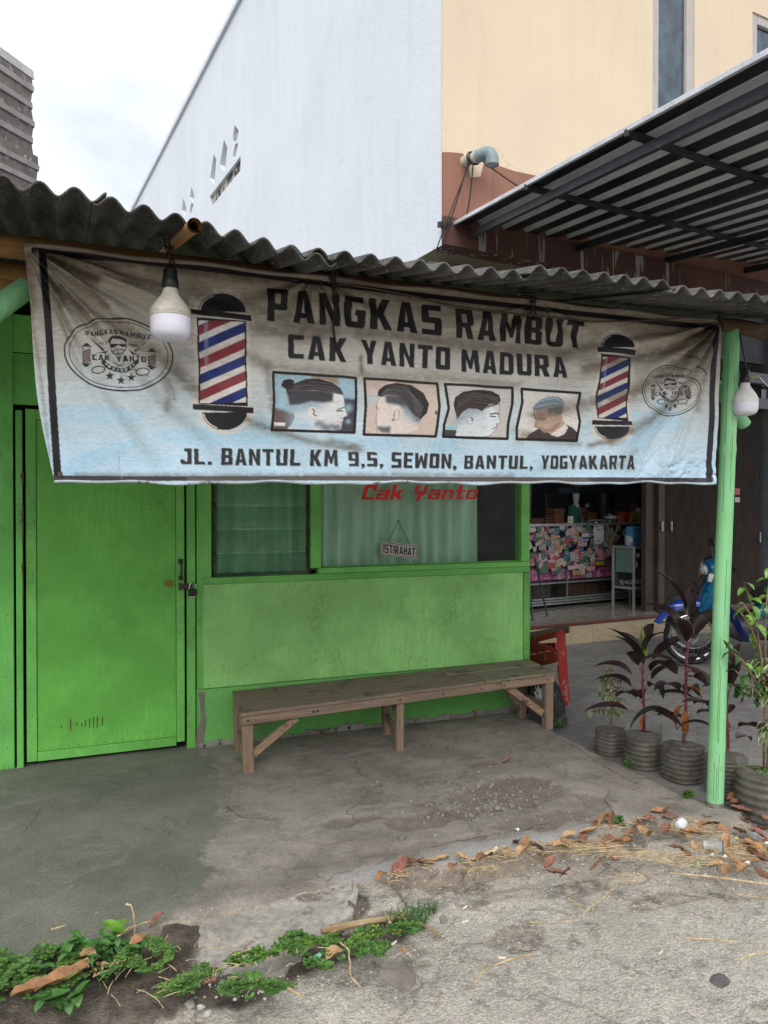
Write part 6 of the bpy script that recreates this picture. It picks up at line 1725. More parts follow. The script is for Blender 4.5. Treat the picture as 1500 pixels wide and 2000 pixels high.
M['printed'] = print_mat('printed_board')
ctr = Vector(np.mean(q, 0)); ctr.z = q[2][2]
sg = thing('hanging_sign', 'small white ISTIRAHAT board hung on a cord at the window pane', 'sign', tuple(ctr))
new_obj('printed_face', grid_mesh('printed_face', Ps-np.array(ctr), M['printed'], None, {'print': lin}, smooth=False), sg)
bm = bmesh.new(); prism(bm, [Vector(p) + Vector((0, -.003, 0)) for p in q], (0, 1, 0), .008); obj('board', bm, mat('white_sign_board', (.5, .48, .43), rough=.6), sg)
bm = bmesh.new(); tube(bm, [atY(758, 1059, SY), atY(778, 1018, SY)], .0022, 5); tube(bm, [atY(800, 1063, SY), atY(778, 1018, SY)], .0022, 5); lathe(bm, [(0, -.006), (.006, 0), (0, .006)], atY(778, 1017, SY), 8); obj('cord', bm, M['string'], sg)

# ================================================================== RED SLATTED SEAT behind the shop's corner
rb = thing('red_seat', 'old red wooden seat with slats behind the corner of the green shop', 'chair', tuple(atZ(1085, 1390, -.06)))
def pr3(P, d): # outline at given forward depth -> prism in depth
    return [atT(u, v, d) for u, v in P]
dq = 6.05
def du(u, d0): return d0 + max(0, 1090-u)*.008
def slab(name, P, d0, th, m, lab=None):
    bm = bmesh.new(); fw = _R @ Vector((.25, 0, -1)); prism(bm, [atT(u, v, du(u, d0)) for u, v in P], fw, th); o = obj(name, bm, m, rb)
    if lab: o['label'] = lab
M['red_bare'] = wood('worn_armrest', (.16, .11, .085), (.09, .065, .05))
slab('front_leg', [(1086, 1236), (1104, 1233), (1113, 1376), (1102, 1380), (1095, 1360), (1091, 1300)], 5.70, .05, M['red_paint'])
slab('side_rail', [(960, 1298), (1030, 1283), (1091, 1270), (1091, 1293), (1060, 1300), (1030, 1306), (960, 1320)], 5.72, .03, M['red_paint'])
slab('back_leg', [(1088, 1300), (1092, 1300), (1096, 1350), (1093, 1352)], 6.15, .04, M['red_paint'])
def p_(u, v, d): return atT(u, v, du(u, d))
bm = bmesh.new()
a, b, c, d = p_(975, 1256, 5.66), p_(1112, 1229, 5.70), p_(1110, 1221, 6.0), p_(975, 1246, 5.96)
prism(bm, [a, b, c, d], (0, 0, -1), .028); obj('armrest', bm, M['red_bare'], rb)
bm = bmesh.new(); bar(bm, p_(975, 1268, 5.70), p_(1096, 1236, 5.74), .025, .045, .003); obj('arm_rail', bm, M['red_paint'], rb)
fwd = (_R @ Vector((-.30, 0, -1))).normalized(); fwd.z = 0
sl0 = None
for k in range(6):
    base = p_(1082 - 14.5*k, 1270 + 2.6*k, 5.74)
    bm = bmesh.new(); bar(bm, base, base + fwd*0.62, .035, .022, .002); obj('seat_slat', bm, M['red_paint'], rb)
bm = bmesh.new(); bar(bm, p_(1088, 1262, 6.28), p_(940, 1268, 6.2), .03, .06, .003); obj('side_rail', bm, M['red_paint'], rb)
for k in range(3):
    bm = bmesh.new(); q0 = p_(960, 1292, 5.75) if k == 0 else p_(1090-60*k, 1330, 6.2)
    bar(bm, Vector((q0.x, q0.y, -.06)), Vector((q0.x, q0.y, .42)), .05, .05, .003); obj('back_leg', bm, M['red_paint'], rb)
# rough black stone block with whitewash under it
sb_ = atZ(1072, 1410, -.06)
st = thing('stone_block', 'rough dark stone block splashed with whitewash behind the bench end', 'stone', tuple(sb_))
bm = bmesh.new()
P = [(1034, 1405), (1060, 1408), (1092, 1420), (1108, 1417), (1104, 1385), (1094, 1345), (1080, 1325), (1040, 1318), (1035, 1330)]
prism(bm, [atT(u, v, 5.52) for u, v in P], _R @ Vector((.1, 0, -1)), .16)
bmesh.ops.subdivide_edges(bm, edges=bm.edges[:], cuts=3, use_grid_fill=True)
for v in bm.verts: v.co += Vector((rnd.uniform(-1, 1), rnd.uniform(-1, 1), rnd.uniform(-1, 1)))*.007
obj('block', bm, mat('dark_basalt', (.045, .045, .048), (.025, .025, .027), scale=12, rough=.9, bump=.7, bscale=60, bdist=.008, spot=(.085, .085, .085), spot_scale=30, spot_lo=.6, spot_w=.04), st, smooth='auto')
bm = bmesh.new()
for k in range(60):
    u, v = rnd.gauss(1056, 5.5), rnd.gauss(1352, 9)
    p = atT(u, v, 5.505); add_box(bm, p, (rnd.uniform(.003, .012), .006, rnd.uniform(.008, .03)), Matrix.Rotation(rnd.uniform(-.3, .3), 4, 'Y'))
tag(obj('whitewash_splash', bm, mat('whitewash', (.62, .62, .60), rough=.9, bump=0), st), kind='stuff')

# ================================================================== SHOP COUNTER next door
cg = math.atan2(.15, 1)
CO = Vector((5.45, 8.5, FZ)); CX = Vector((math.cos(cg), math.sin(cg), 0)); CY = Vector((-math.sin(cg), math.cos(cg), 0)); CM = Matrix.Rotation(cg, 4, 'Z')
def cbx(bm, a0, a1, b0, b1, z0, z1, bevel=.003): return add_box(bm, CO + CX*(a0+a1)/2 + CY*(b0+b1)/2 + Vector((0, 0, (z0+z1)/2)), (a1-a0, b1-b0, z1-z0), CM, bevel)
def cpx(u, v, b=0):
    p = atPlane(u, v, CO + CY*b, CY) - CO; return p.dot(CX), p.z
cA0, cA1 = -1.15, cpx(1288, 1100)[0]; HZ = cpx(1120, 1022)[1]
ct = thing('display_counter', 'glass fronted shop counter covered in stickers', 'counter', tuple(CO))
def cpart(name, m, *boxes, par=ct, lab=None):
    bm = bmesh.new()
    for b in boxes: cbx(bm, *b)
    o = obj(name, bm, m, par)
    if lab: o['label'] = lab
    return o
zsh = cpx(1100, 1136)[1]; zlo = cpx(1100, 1166)[1]
cpart('counter_top', M['alu'], (cA0, cA1, -.01, .5, HZ-.035, HZ))
a_mid = cpx(1108, 1150)[0]
cpart('frame_post', M['alu_dark'], (cA1-.04, cA1, -.004, .03, .02, HZ-.036))
cpart('frame_post', M['alu_dark'], (a_mid-.012, a_mid+.012, -.004, .02, zlo, HZ-.036))
cpart('shelf_edge', M['alu'], (cA0, cA1-.041, -.006, .45, zsh-.02, zsh))
for k in range(3):
    z1 = zlo - k*(zlo-.03)/3; z0 = z1-(zlo-.03)/3+.012
    cpart('base_slat', M['alu'], (cA0, cA1-.041, -.008, .012, z0, z1))
cpart('base_box', M['black_gap'], (cA0, cA1-.05, .013, .48, .02, zlo))
cpart('back_board', M['inner_wall'], (cA0, cA1-.041, .47, .49, zlo, HZ-.036))
cpart('front_glass', M['case_glass'], (cA0, cA1-.041, .0, .005, zlo+.003, HZ-.037))
cpart('side_panel', M['inner_wall'], (cA1+.001, cA1+.012, .0, .5, .02, HZ-.036))
# stickers on the glass
stick_pal = [(.62, .60, .56), (.02, .02, .02), (.55, .53, .5), (.03, .03, .035), (.50, .10, .09), (.58, .36, .36), (.55, .34, .09), (.07, .18, .40), (.07, .22, .14), (.60, .58, .54), (.26, .07, .26), (.02, .02, .02), (.42, .38, .32), (.60, .50, .46), (.06, .06, .06), (.50, .14, .22)]
def sticker_mat(i, c):
    t = NT('sticker_print')
    v = t.mapping((1, 1, 3.2)); v2 = t.mapping((1, 1, 1))
    m = t.ramp(t.noise(34+3*i, 2, .5, v), [(.52, 0.0), (.54, 1.0)])
    dark = sum(c) < .4
    ink = (.60, .58, .55) if dark else [(.03, .03, .03), (.30, .03, .04), (.03, .06, .16), (.05, .05, .05)][i % 4]
    col = t.mix(t.math('MULTIPLY', m, .85), c, ink)
    return t.set(color=col, rough=.4)
stick_m = [sticker_mat(i, c) for i, c in enumerate(stick_pal)]
shapes = []
def sticker_shape(kind, w, h):
    bm = bmesh.new()
    if kind == 'round': pts = [(w/2*math.cos(a), h/2*math.sin(a)) for a in [2*PI*k/18 for k in range(18)]]
    elif kind == 'shield': pts = [(-w/2, h/2), (w/2, h/2), (w/2, -h*.1), (0, -h/2), (-w/2, -h*.1)]
    else:
        e = min(w, h)*.12; pts = [(-w/2+e, -h/2), (w/2-e, -h/2), (w/2, -h/2+e), (w/2, h/2-e), (w/2-e, h/2), (-w/2+e, h/2), (-w/2, h/2-e), (-w/2, -h/2+e)]
    prism(bm, [Vector((x, 0, z)) for x, z in pts], (0, -1, 0), .0006)
    return bm
kinds = [('rect', .14, .055), ('rect', .11, .05), ('rect', .085, .085), ('round', .09, .09), ('rect', .07, .10), ('shield', .075, .09), ('rect', .17, .06), ('round', .07, .10), ('rect', .06, .06), ('rect', .12, .08)]
smesh = {}
rs = random.Random(11)
zones = [(1031, 1208, 1030, 1062, 95), (1031, 1205, 1060, 1082, 62), (1031, 1206, 1080, 1105, 56), (1031, 1150, 1104, 1118, 16), (1215, 1283, 1030, 1060, 14)]
k = 0
for (u0, u1, v0, v1, n) in zones:
    for i in range(n):
        a, z = cpx(rs.uniform(u0, u1), rs.uniform(v0, v1))
        ki = rs.randrange(len(kinds)); mi = rs.randrange(len(stick_m))
        if (ki, mi) not in smesh:
            me = bpy.data.meshes.new('sticker'); b = sticker_shape(*kinds[ki]); b.to_mesh(me); b.free(); me.materials.append(stick_m[mi]); smesh[ki, mi] = me
        o = bpy.data.objects.new('sticker', smesh[ki, mi]); COL.objects.link(o); o.parent = ct
        o.location = CX*a + CY*(-.0012 - .00022*k) + Vector((0, 0, z))
        o.rotation_euler = (0, rs.choice([0, 0, rs.uniform(-.12, .12), rs.uniform(-.5, .5)]), cg); k += 1
# white notice (its square code left out) and a few that can be told apart
def special(u0, v0, u1, v1, c, lab, off=.055, extra=()):
    a0, z1 = cpx(u0, v0); a1, z0 = cpx(u1, v1)
    bm = bmesh.new(); add_box(bm, CO + CX*(a0+a1)/2 - CY*off + Vector((0, 0, (z0+z1)/2)), (a1-a0, .001, z1-z0), CM)
    o = obj('sticker', bm, mat('sticker_paper', c, rough=.4, bump=0, var=.03), ct); o['label'] = lab
    for (x0, y0, x1, y1, c2) in extra:
        bm = bmesh.new(); a, b = a0+(a1-a0)*x0, a0+(a1-a0)*x1; z_0, z_1 = z1-(z1-z0)*y0, z1-(z1-z0)*y1
        add_box(bm, CO + CX*(a+b)/2 - CY*(off+.0012) + Vector((0, 0, (z_0+z_1)/2)), (b-a, .001, abs(z_1-z_0)), CM)
        obj('print', bm, mat('sticker_ink', c2, rough=.4, bump=0), o)
special(1154, 1026, 1173, 1062, (.66, .66, .68), 'tall white payment notice', extra=[(.1, .05, .5, .10, (.05, .05, .06)), (.2, .2, .8, .25, (.15, .15, .17)), (.3, .8, .7, .84, (.15, .15, .17)), (.78, .88, .99, .99, (.5, .06, .07))])
special(1131, 1042, 1144, 1055, (.62, .62, .60), 'white sticker with a blue bar', extra=[(.05, .5, .95, .85, (.03, .09, .32))])
special(1156, 1094, 1176, 1105, (.03, .03, .02), 'black sticker with yellow letters', extra=[(.08, .2, .2, .8, (.5, .42, .03)), (.26, .2, .38, .8, (.5, .42, .03)), (.44, .2, .56, .8, (.5, .42, .03)), (.62, .2, .74, .8, (.5, .42, .03)), (.8, .2, .92, .8, (.5, .42, .03))])
special(1183, 1040, 1197, 1047, (.55, .08, .08), 'red sticker', extra=[(.1, .4, .9, .6, (.6, .58, .55))])
special(1269, 1030, 1277, 1045, (.10, .10, .11), 'dark sticker reading US', extra=[])
# letters U S on that sticker
def mini_text(s, u0, v0, u1, v1, off, c, par):
    lay, tw = text_layout(s, .12); a0, z1 = cpx(u0, v0); a1, z0 = cpx(u1, v1)
    for (lx, polys) in lay:
        bm = bmesh.new(); es = []
        for plg in polys:
            vs = [bm.verts.new(CO + CX*(a0+(a1-a0)*(lx+x)/tw) - CY*off + Vector((0, 0, z0+(z1-z0)*y))) for x, y in plg]
            es += [bm.edges.new((vs[i], vs[(i+1) % len(vs)])) for i in range(len(vs))]
        bmesh.ops.triangle_fill(bm, use_beauty=True, edges=es); obj('letter', bm, c, par)
mini_text('US', 1270, 1034, 1276.5, 1042, .0575, mat('sticker_letter', (.6, .58, .55), rough=.4, bump=0), ct)
# pink packets standing in rows behind the glass
pk = [mat('pink_packet', c, rough=.4, bump=0) for c in [(.72, .08, .36), (.80, .18, .45), (.60, .05, .28), (.80, .60, .66), (.75, .11, .40)]]
bms = [bmesh.new() for _ in pk]; bw = bmesh.new()
for (v0, v1) in [(1118, 1132), (1108, 1118), (1092, 1104), (1078, 1090)]:
    z1 = cpx(1100, v0)[1]; z0 = cpx(1100, v1)[1]; a = cA0+.05
    while a < cpx(1204, 1100)[0]:
        cbx(bms[rs.choice([0, 0, 1, 1, 2, 3, 4, 4])], a, a+.046, .03, .09, z0, z1, .002)
        if rs.random() < .6: cbx(bw, a+.010, a+.036, .0285, .0295, z0+.2*(z1-z0), z0+.45*(z1-z0), 0)
        a += .052
pp = thing('packet_rows', 'rows of bright pink packets standing behind the counter glass', 'packets', tuple(CO + CY*.06 + Vector((0, 0, zsh))))
for b, m in zip(bms, pk): tag(obj('packets', b, m, pp), kind='stuff')
tag(obj('packet_labels', bw, pk[3], pp), kind='stuff')
# brown stacked goods behind the lower glass and on the counter
M['brown_goods'] = mat('brown_wooden_goods', (.16, .065, .030), (.085, .036, .02), scale=10, rough=.6, bump=.1)
M['brown_goods2'] = mat('dark_brown_goods', (.09, .042, .024), (.05, .025, .016), scale=10, rough=.6, bump=.1)
def stack(u, w, z0, n, th, b, lab, m, jit=.012, dep=.18):
    a = cpx(u, 1100, b)[0]
    t = thing('box_stack', lab, 'boxes', tuple(CO + CX*a + CY*b + Vector((0, 0, z0))))
    f = None
    for i in range(n):
        bm = bmesh.new(); aa = a + rs.uniform(-jit, jit); cbx(bm, aa-w/2, aa+w/2, b, b+dep, z0+i*th, z0+i*th+th-.004, .003); obj('flat_box', bm, m, t)
for u, n, lab in [(1112, 7, 'first from the counter upright'), (1124, 7, 'second from the counter upright'), (1136, 7, 'third from the counter upright'), (1150, 7, 'fourth from the counter upright'), (1164, 6, 'fifth from the counter upright'), (1180, 7, 'sixth, beside the small glass cabinet')]:
    stack(u, .11, zlo+.005, n, (zsh-zlo-.06)/7, .08, 'stack of brown flat boxes behind the low counter glass, ' + lab, M['brown_goods'])
stack(1060, .30, zlo+.005, 3, .06, .12, 'low pile of brown boxes behind the low counter glass, left of its upright', M['brown_goods2'])
stack(1093, .17, HZ+.001, 9, .022, .10, 'tall pile of thin brown boxes on the counter left of the white mug', M['brown_goods'])
stack(1140, .15, HZ+.001, 11, .020, .26, 'tall pile of orange brown boxes on the counter behind the white mug', M['brown_goods'])
stack(1157, .17, HZ+.001, 7, .020, .16, 'pile of orange brown boxes on the counter left of the glass dome', M['brown_goods'])
stack(1052, .26, HZ+.001, 3, .024, .12, 'low spread of dark brown boxes at the left of the counter', M['brown_goods2'], .06)
stack(1073, .14, HZ+.001, 3, .026, .14, 'low dark brown box pile beside the tall thin one', M['brown_goods2'], .03)
# things standing on the counter
def cpos(u, b, z=None): return CO + CX*cpx(u, 1010, b)[0] + CY*b + Vector((0, 0, HZ+.001 if z is None else z))
p = cpos(1114, .06); t = thing('mug', 'white enamel mug with dark print on the counter', 'mug', tuple(p))
bm = bmesh.new(); lathe(bm, [(0, 0), (.036, 0), (.038, .004), (.037, .09), (.035, .092), (.033, .088), (.033, .01), (0, .008)], p, 24); obj('body', bm, mat('white_enamel', (.62, .60, .55), rough=.3), t, smooth='auto')
bm = bmesh.new(); q0 = p + Vector((-.02, -.034, .05)); tube(bm, [q0 + Vector((.014*math.cos(x), -.004, .018*math.sin(x))) for x in [PI*.3+2*PI*.8*k/12 for k in range(13)]], .003, 5); obj('printed_mark', bm, M['black_plastic'], t)
for i, (u, h, w, lab) in enumerate([(1118, .24, .09, 'dark green upright box behind the white mug, the left of a pair'), (1127, .20, .085, 'dark green upright box behind the white mug, the right of a pair')]):
    p = cpos(u, .15+.05*i); bm = bmesh.new(); add_box(bm, p+Vector((0, 0, h/2)), (w, .07, h), CM, .003); tag(obj('green_box', bm, mat('dark_green_carton', (.03, .11, .085), (.02, .08, .06), rough=.5), origin=tuple(p)), lab, 'box')
p = cpos(1137, .08); bm = bmesh.new(); lathe(bm, [(0, 0), (.028, 0), (.028, .075), (.02, .08), (.02, .10), (0, .10)], p, 16); tag(obj('jar', bm, mat('dark_jar', (.06, .065, .075), rough=.25), origin=tuple(p), smooth='auto'), 'small dark jar on the counter beside the orange boxes', 'jar')
p = cpos(1147, .20, HZ+.215); bm = bmesh.new(); lathe(bm, [(0, 0), (.026, 0), (.026, .05), (0, .055)], p, 16); tag(obj('jar', bm, mat('grey_jar', (.16, .17, .19), rough=.25), origin=tuple(p), smooth='auto'), 'small grey jar on top of the orange brown boxes', 'jar')
p = cpos(1125, .35); t = thing('vase_plant', 'small plant in a pale plastic cup above the counter boxes', 'plant', tuple(p))
bm = bmesh.new(); lathe(bm, [(0, .26), (.035, .26), (.052, .40), (.054, .405), (.048, .40), (0, .30)], p, 20); lathe(bm, [(0, 0), (.05, 0), (.05, .255), (0, .256)], p, 12); obj('cup', bm, mat('pale_plastic_cup', (.42, .42, .46), rough=.3), t, smooth='auto')
bm = bmesh.new()
for k in range(26):
    a = rs.uniform(0, 2*PI); q0 = p+Vector((0, 0, .40)); q1 = q0+Vector((math.cos(a)*.07, math.sin(a)*.07, rs.uniform(.05, .17))); tube(bm, [q0, (q0+q1)/2+Vector((0, 0, .02)), q1], [.002, .010, .001], 4)
obj('foliage', bm, M['deep_leaf'], t)
p = cpos(1193, .08); t = thing('glass_dome', 'clear dome jar with a pale ribbon on the counter', 'jar', tuple(p))
bm = bmesh.new(); lathe(bm, [(.085, 0), (.085, .06), (.082, .11), (.065, .155), (.03, .18), (0, .186)], p, 28); lathe(bm, [(0, .186), (.012, .19), (.014, .205), (0, .212)], p, 10); obj('dome', bm, M['case_glass'], t, smooth='auto')
bm = bmesh.new(); lathe(bm, [(.087, .055), (.088, .057), (.088, .085), (.087, .087)], p, 28); obj('ribbon', bm, mat('pale_violet_ribbon', (.50, .44, .55), rough=.5), t, smooth='auto')
bm = bmesh.new()
for k in range(24): add_box(bm, p+Vector((rs.uniform(-.05, .05), rs.uniform(-.05, .05), .012+rs.uniform(0, .10))), (.03, .03, .025), Matrix.Rotation(rs.uniform(0, 3), 4, 'Z'), .004)
obj('wrapped_sweets', bm, mat('wrapped_sweets', (.35, .36, .38), (.08, .09, .11), scale=30, rough=.3), t)
p = cpos(1165, .07); bm = bmesh.new()
for k in range(34): add_box(bm, p+CX*rs.uniform(-.14, .14)+CY*rs.uniform(-.02, .05)+Vector((0, 0, .012+rs.uniform(0, .025))), (.04, .03, .02), Matrix.Rotation(rs.uniform(0, 3), 4, 'Z'), .004)
tag(obj('sweet_heap', bm, mat('foil_sweets', (.22, .24, .28), (.06, .07, .09), scale=40, rough=.3), origin=tuple(p)), 'heap of silvery wrapped sweets on the counter', 'sweets', kind='stuff')
p = cpos(1165, .02); bm = bmesh.new(); lathe(bm, [(0, 0), (.03, 0), (.028, .006), (.02, .022), (0, .03)], p, 20); tag(obj('bell', bm, M['chrome'], origin=tuple(p), smooth='auto'), 'small shiny counter bell in front of the sweets', 'bell')
p = cpos(1224, .06); t = thing('carton', 'red and yellow carton on the right half of the counter', 'box', tuple(p))
bm = bmesh.new(); add_box(bm, p+Vector((0, 0, .075))-CX*.06, (.12, .12, .15), CM, .003); obj('red_side', bm, mat('red_carton', (.30, .03, .02), (.24, .025, .018), rough=.5, bump=0), t)
bm = bmesh.new(); add_box(bm, p+Vector((0, 0, .075))+CX*.091, (.18, .121, .15), CM, .003); obj('yellow_side', bm, mat('yellow_carton', (.34, .27, .03), (.28, .22, .03), rough=.5, bump=0), t)
bm = bmesh.new(); add_box(bm, p+Vector((0, 0, .028))+CX*.10-CY*.061, (.12, .002, .035), CM); obj('dark_print', bm, mat('dark_print', (.03, .08, .04), bump=0), t)
p = cpos(1212, .05); bm = bmesh.new(); add_box(bm, p+Vector((0, 0, .055)), (.06, .08, .11), CM, .003); tag(obj('orange_box', bm, mat('orange_carton', (.35, .13, .04), rough=.5, bump=0), origin=tuple(p)), 'small orange box left of the red and yellow carton', 'box')
p = cpos(1253, .14); t = thing('white_carton', 'upright white carton behind the red and yellow one', 'box', tuple(p))
bm = bmesh.new(); add_box(bm, p+Vector((0, 0, .10)), (.15, .08, .20), CM, .003); obj('carton', bm, mat('white_carton', (.42, .38, .36), rough=.5, bump=0), t)
bm = bmesh.new()
for k in range(5): add_box(bm, p+Vector((0, 0, .06+.022*k))-CY*.041+CX*.02, (.08-.01*(k % 2), .001, .008), CM)
obj('print', bm, mat('grey_print', (.16, .13, .13), bump=0), t)
for u, b, r, h, lab in [(1178, .55, .17, .42, 'large black bucket behind the counter, the left one behind the glass dome'), (1272, .36, .16, .44, 'large black bucket at the right end of the counter')]:
    p = cpos(u, b); t = thing('bucket', lab, 'bucket', tuple(p), 'black buckets')
    bm = bmesh.new(); lathe(bm, [(0, 0), (r*.85, 0), (r, h*.86), (r*1.06, h*.865), (r*1.06, h*.90), (r, h*.905), (r*1.02, h), (r*.95, h), (0, h*.96)], p, 28); obj('body', bm, M['black_plastic'], t, smooth='auto')
p = cpos(1245, .30); bm = bmesh.new(); add_box(bm, p+Vector((0, 0, .15)), (.2, .12, .30), CM, .003); tag(obj('brown_carton', bm, M['brown_goods2'], origin=tuple(p)), 'dark brown carton behind the white carton', 'box')
p = cpos(1107, 1.9); bm = bmesh.new(); add_box(bm, p+Vector((0, 0, .33)), (.33, .03, .4), CM, .003); tag(obj('wall_panel', bm, mat('pale_blue_panel', (.20, .24, .34), rough=.6), origin=tuple(p)), 'pale blue panel hanging on the dim back wall', 'panel')
p = cpos(1094, .6); bm = bmesh.new(); add_box(bm, p+Vector((0, 0, .2)), (.8, .3, .42), CM, .01); tag(obj('dark_crate', bm, M['black_plastic'], origin=tuple(p)), 'dark crate standing behind the thin brown boxes', 'crate')

# ---- small glass cabinet on legs
gA, gB, gC = atZ(1238, 1190, FZ), atZ(1207, 1186, FZ), atZ(1271, 1184, FZ)
GX = (gC-gA); gw = GX.length; GX.normalize(); GYv = Vector((-GX.y, GX.x, 0)); gd = .30
gh = .82; gz = .27
cab = thing('glass_cabinet', 'small aluminium framed glass cabinet on legs beside the counter', 'cabinet', tuple(gA))
for (a, b) in [(0, 0), (gw, 0), (0, gd), (gw, gd)]:
    bm = bmesh.new(); p = gA + GX*a + GYv*b; bar(bm, p, p+Vector((0, 0, gh)), .03, .03, .002, GX); obj('leg', bm, M['alu'], cab)
def gbar(name, p, q, m=M['alu'], w=.028): bm = bmesh.new(); bar(bm, p, q, w, .028, .002); obj(name, bm, m, cab)
e = .016
for z in (gz, gh-.016):
    zz = Vector((0, 0, z))
    gbar('rail', gA+GX*e+zz, gA+GX*(gw-e)+zz); gbar('rail', gA+GYv*gd+GX*e+zz, gA+GYv*gd+GX*(gw-e)+zz)
    gbar('rail', gA+GYv*e+zz, gA+GYv*(gd-e)+zz); gbar('rail', gA+GX*gw+GYv*e+zz, gA+GX*gw+GYv*(gd-e)+zz)
R4 = Matrix((GX, GYv, Vector((0, 0, 1)))).transposed().to_4x4()
def gbx(name, c, s, m):
    bm = bmesh.new(); add_box(bm, gA + GX*c[0] + GYv*c[1] + Vector((0, 0, c[2])), s, R4); return obj(name, bm, m, cab)
gbx('shelf', (gw/2, gd/2, gz+.018), (gw-.03, gd-.03, .006), M['alu_dark']); gbx('top_board', (gw/2, gd/2, gh+.003), (gw+.02, gd+.02, .006), M['alu_dark'])
gbx('glass', (gw/2, .004, (gz+gh)/2), (gw-.035, .004, gh-gz-.05), M['case_glass']); gbx('glass', (.004, gd/2, (gz+gh)/2), (.004, gd-.035, gh-gz-.05), M['case_glass'])
gbx('paper_sheet', (.012, gd/2, (gz+gh)/2+.10), (.002, gd-.06, .34), mat('pale_green_sheet', (.20, .30, .28), (.16, .25, .23), rough=.6, bump=0))
gbx('back_panel', (gw/2, gd-.006, (gz+gh)/2), (gw-.035, .004, gh-gz-.05), M['inner_wall'])
for i, (x, z, w, h, c) in enumerate([(.10, .70, .09, .05, (.5, .5, .48)), (.33, .69, .07, .03, (.4, .06, .06)), (.335, .645, .018, .07, (.4, .38, .36)), (.06, .58, .05, .08, (.5, .5, .48))]):
    o = gbx('sticker', (x, -.0005, z), (w, .0012, h), mat('cabinet_sticker', c, rough=.4, bump=0))
bm = bmesh.new()
for k in range(70):
    p = gA + GX*rs.uniform(.04, gw-.04) + GYv*rs.uniform(.04, gd-.04) + Vector((0, 0, gz+.035+rs.uniform(0, .05)))
    add_box(bm, p, (.045, .03, .022), Matrix.Rotation(rs.uniform(0, 3), 4, 'Z') @ Matrix.Rotation(rs.uniform(-.5, .5), 4, 'X'), .004)
tag(obj('snack_heap', bm, mat('snack_packets', (.48, .46, .40), (.10, .13, .16), scale=26, rough=.4), origin=tuple(gA + Vector((0, 0, gz+.02)))), 'heap of small snack packets inside the glass cabinet', 'snacks', kind='stuff')
p = gA + GX*.02 + GYv*.08 + Vector((0, 0, gh+.007))
t = thing('plastic_jar', 'round pale jar with a blue lid on the glass cabinet', 'jar', tuple(p))
bm = bmesh.new(); lathe(bm, [(0, 0), (.055, 0), (.058, .01), (.058, .13), (0, .131)], p, 24); obj('body', bm, mat('jar_label', (.35, .42, .44), (.09, .22, .34), scale=18, rough=.35, bump=0, var=.05), t, smooth='auto')
bm = bmesh.new(); lathe(bm, [(.056, .132), (.060, .134), (.060, .16), (0, .162)], p, 24); obj('lid', bm, mat('blue_lid', (.06, .25, .42), rough=.35), t, smooth='auto')
bm = bmesh.new(); lathe(bm, [(.0586, .05), (.0590, .052), (.0590, .085), (.0586, .087)], p, 24); obj('label_band', bm, mat('red_white_label', (.5, .5, .5), (.4, .08, .09), scale=30, rough=.35, bump=0), t, smooth='auto')
p = gA + GX*.20 + GYv*.12 + Vector((0, 0, gh+.007))
t = thing('blue_box', 'bright blue tissue box on the glass cabinet behind the jar', 'box', tuple(p))
bm = bmesh.new(); add_box(bm, p+Vector((0, 0, .125)), (.20, .10, .25), R4, .006); obj('carton', bm, mat('bright_blue_carton', (.06, .27, .52), (.05, .23, .46), rough=.4, bump=0), t)
bm = bmesh.new()
for (x, z, w, h) in [(-.06, .21, .05, .05), (-.01, .20, .04, .03), (-.055, .13, .04, .04), (-.055, .06, .06, .05)]: add_box(bm, p+GX*x-GYv*.0505+Vector((0, 0, z)), (w, .001, h), R4)
obj('print', bm, mat('dark_blue_print', (.03, .04, .05), (.4, .45, .46), scale=20, bump=0), t)
p = gA + GX*.30 + GYv*.06 + Vector((0, 0, gh+.007)); bm = bmesh.new(); add_box(bm, p+Vector((0, 0, .02)), (.1, .06, .04), R4, .01); tag(obj('small_pouch', bm, mat('dark_pouch', (.05, .045, .05), rough=.6), origin=tuple(p)), 'small dark pouch on the glass cabinet', 'pouch')
p = cpos(1219, -.25, .0); 
p = gA - GX*.16 + GYv*.25 + Vector((0, 0, gh*.98)); bm = bmesh.new()
for k in range(16): tube(bm, [p+Vector((rs.uniform(-.03, .03), 0, 0)), p+Vector((rs.uniform(-.08, .08), rs.uniform(-.05, .05), rs.uniform(.1, .26)))], [.004, .014], 4)
tag(obj('dried_bunch', bm, mat('olive_bunch', (.09, .09, .05), rough=.8), origin=tuple(p)), 'olive bunch of small sachets standing against the counter beside the jar', 'sachets')
# ---- bar stool with green metal legs
f1_, f2_ = atZ(1041, 1212, FZ), atZ(1069, 1204, FZ)
sc_ = Vector((5.02, 8.02, FZ)); sh = .72
stl = thing('bar_stool', 'bar stool with thin green metal legs and a round wooden seat', 'stool', tuple(sc_))
M['green_metal'] = mat('dark_green_metal', (.025, .075, .06), (.018, .055, .045), rough=.4, bump=.02)
bm = bmesh.new(); lathe(bm, [(0, sh), (.16, sh), (.168, sh+.01), (.16, sh+.028), (0, sh+.03)], sc_ , 28); obj('seat', bm, M['red_bare'], stl, smooth='auto')
for q in (f1_, f2_, sc_*2-f1_, sc_*2-f2_):
    q = Vector((q.x, q.y, FZ)); tp = sc_.lerp(q, .55); tp.z = FZ+sh-.002
    bm = bmesh.new(); tube(bm, [tp, tp.lerp(q, .5)+Vector((0, 0, 0)), q], .012, 10); obj('leg', bm, M['green_metal'], stl, smooth='auto')
bm = bmesh.new(); tube(bm, [sc_+Vector((.17*math.cos(a), .17*math.sin(a), .20)) for a in [2*PI*k/24 for k in range(25)]], .008, 8); obj('foot_ring', bm, M['green_metal'], stl, smooth='auto')

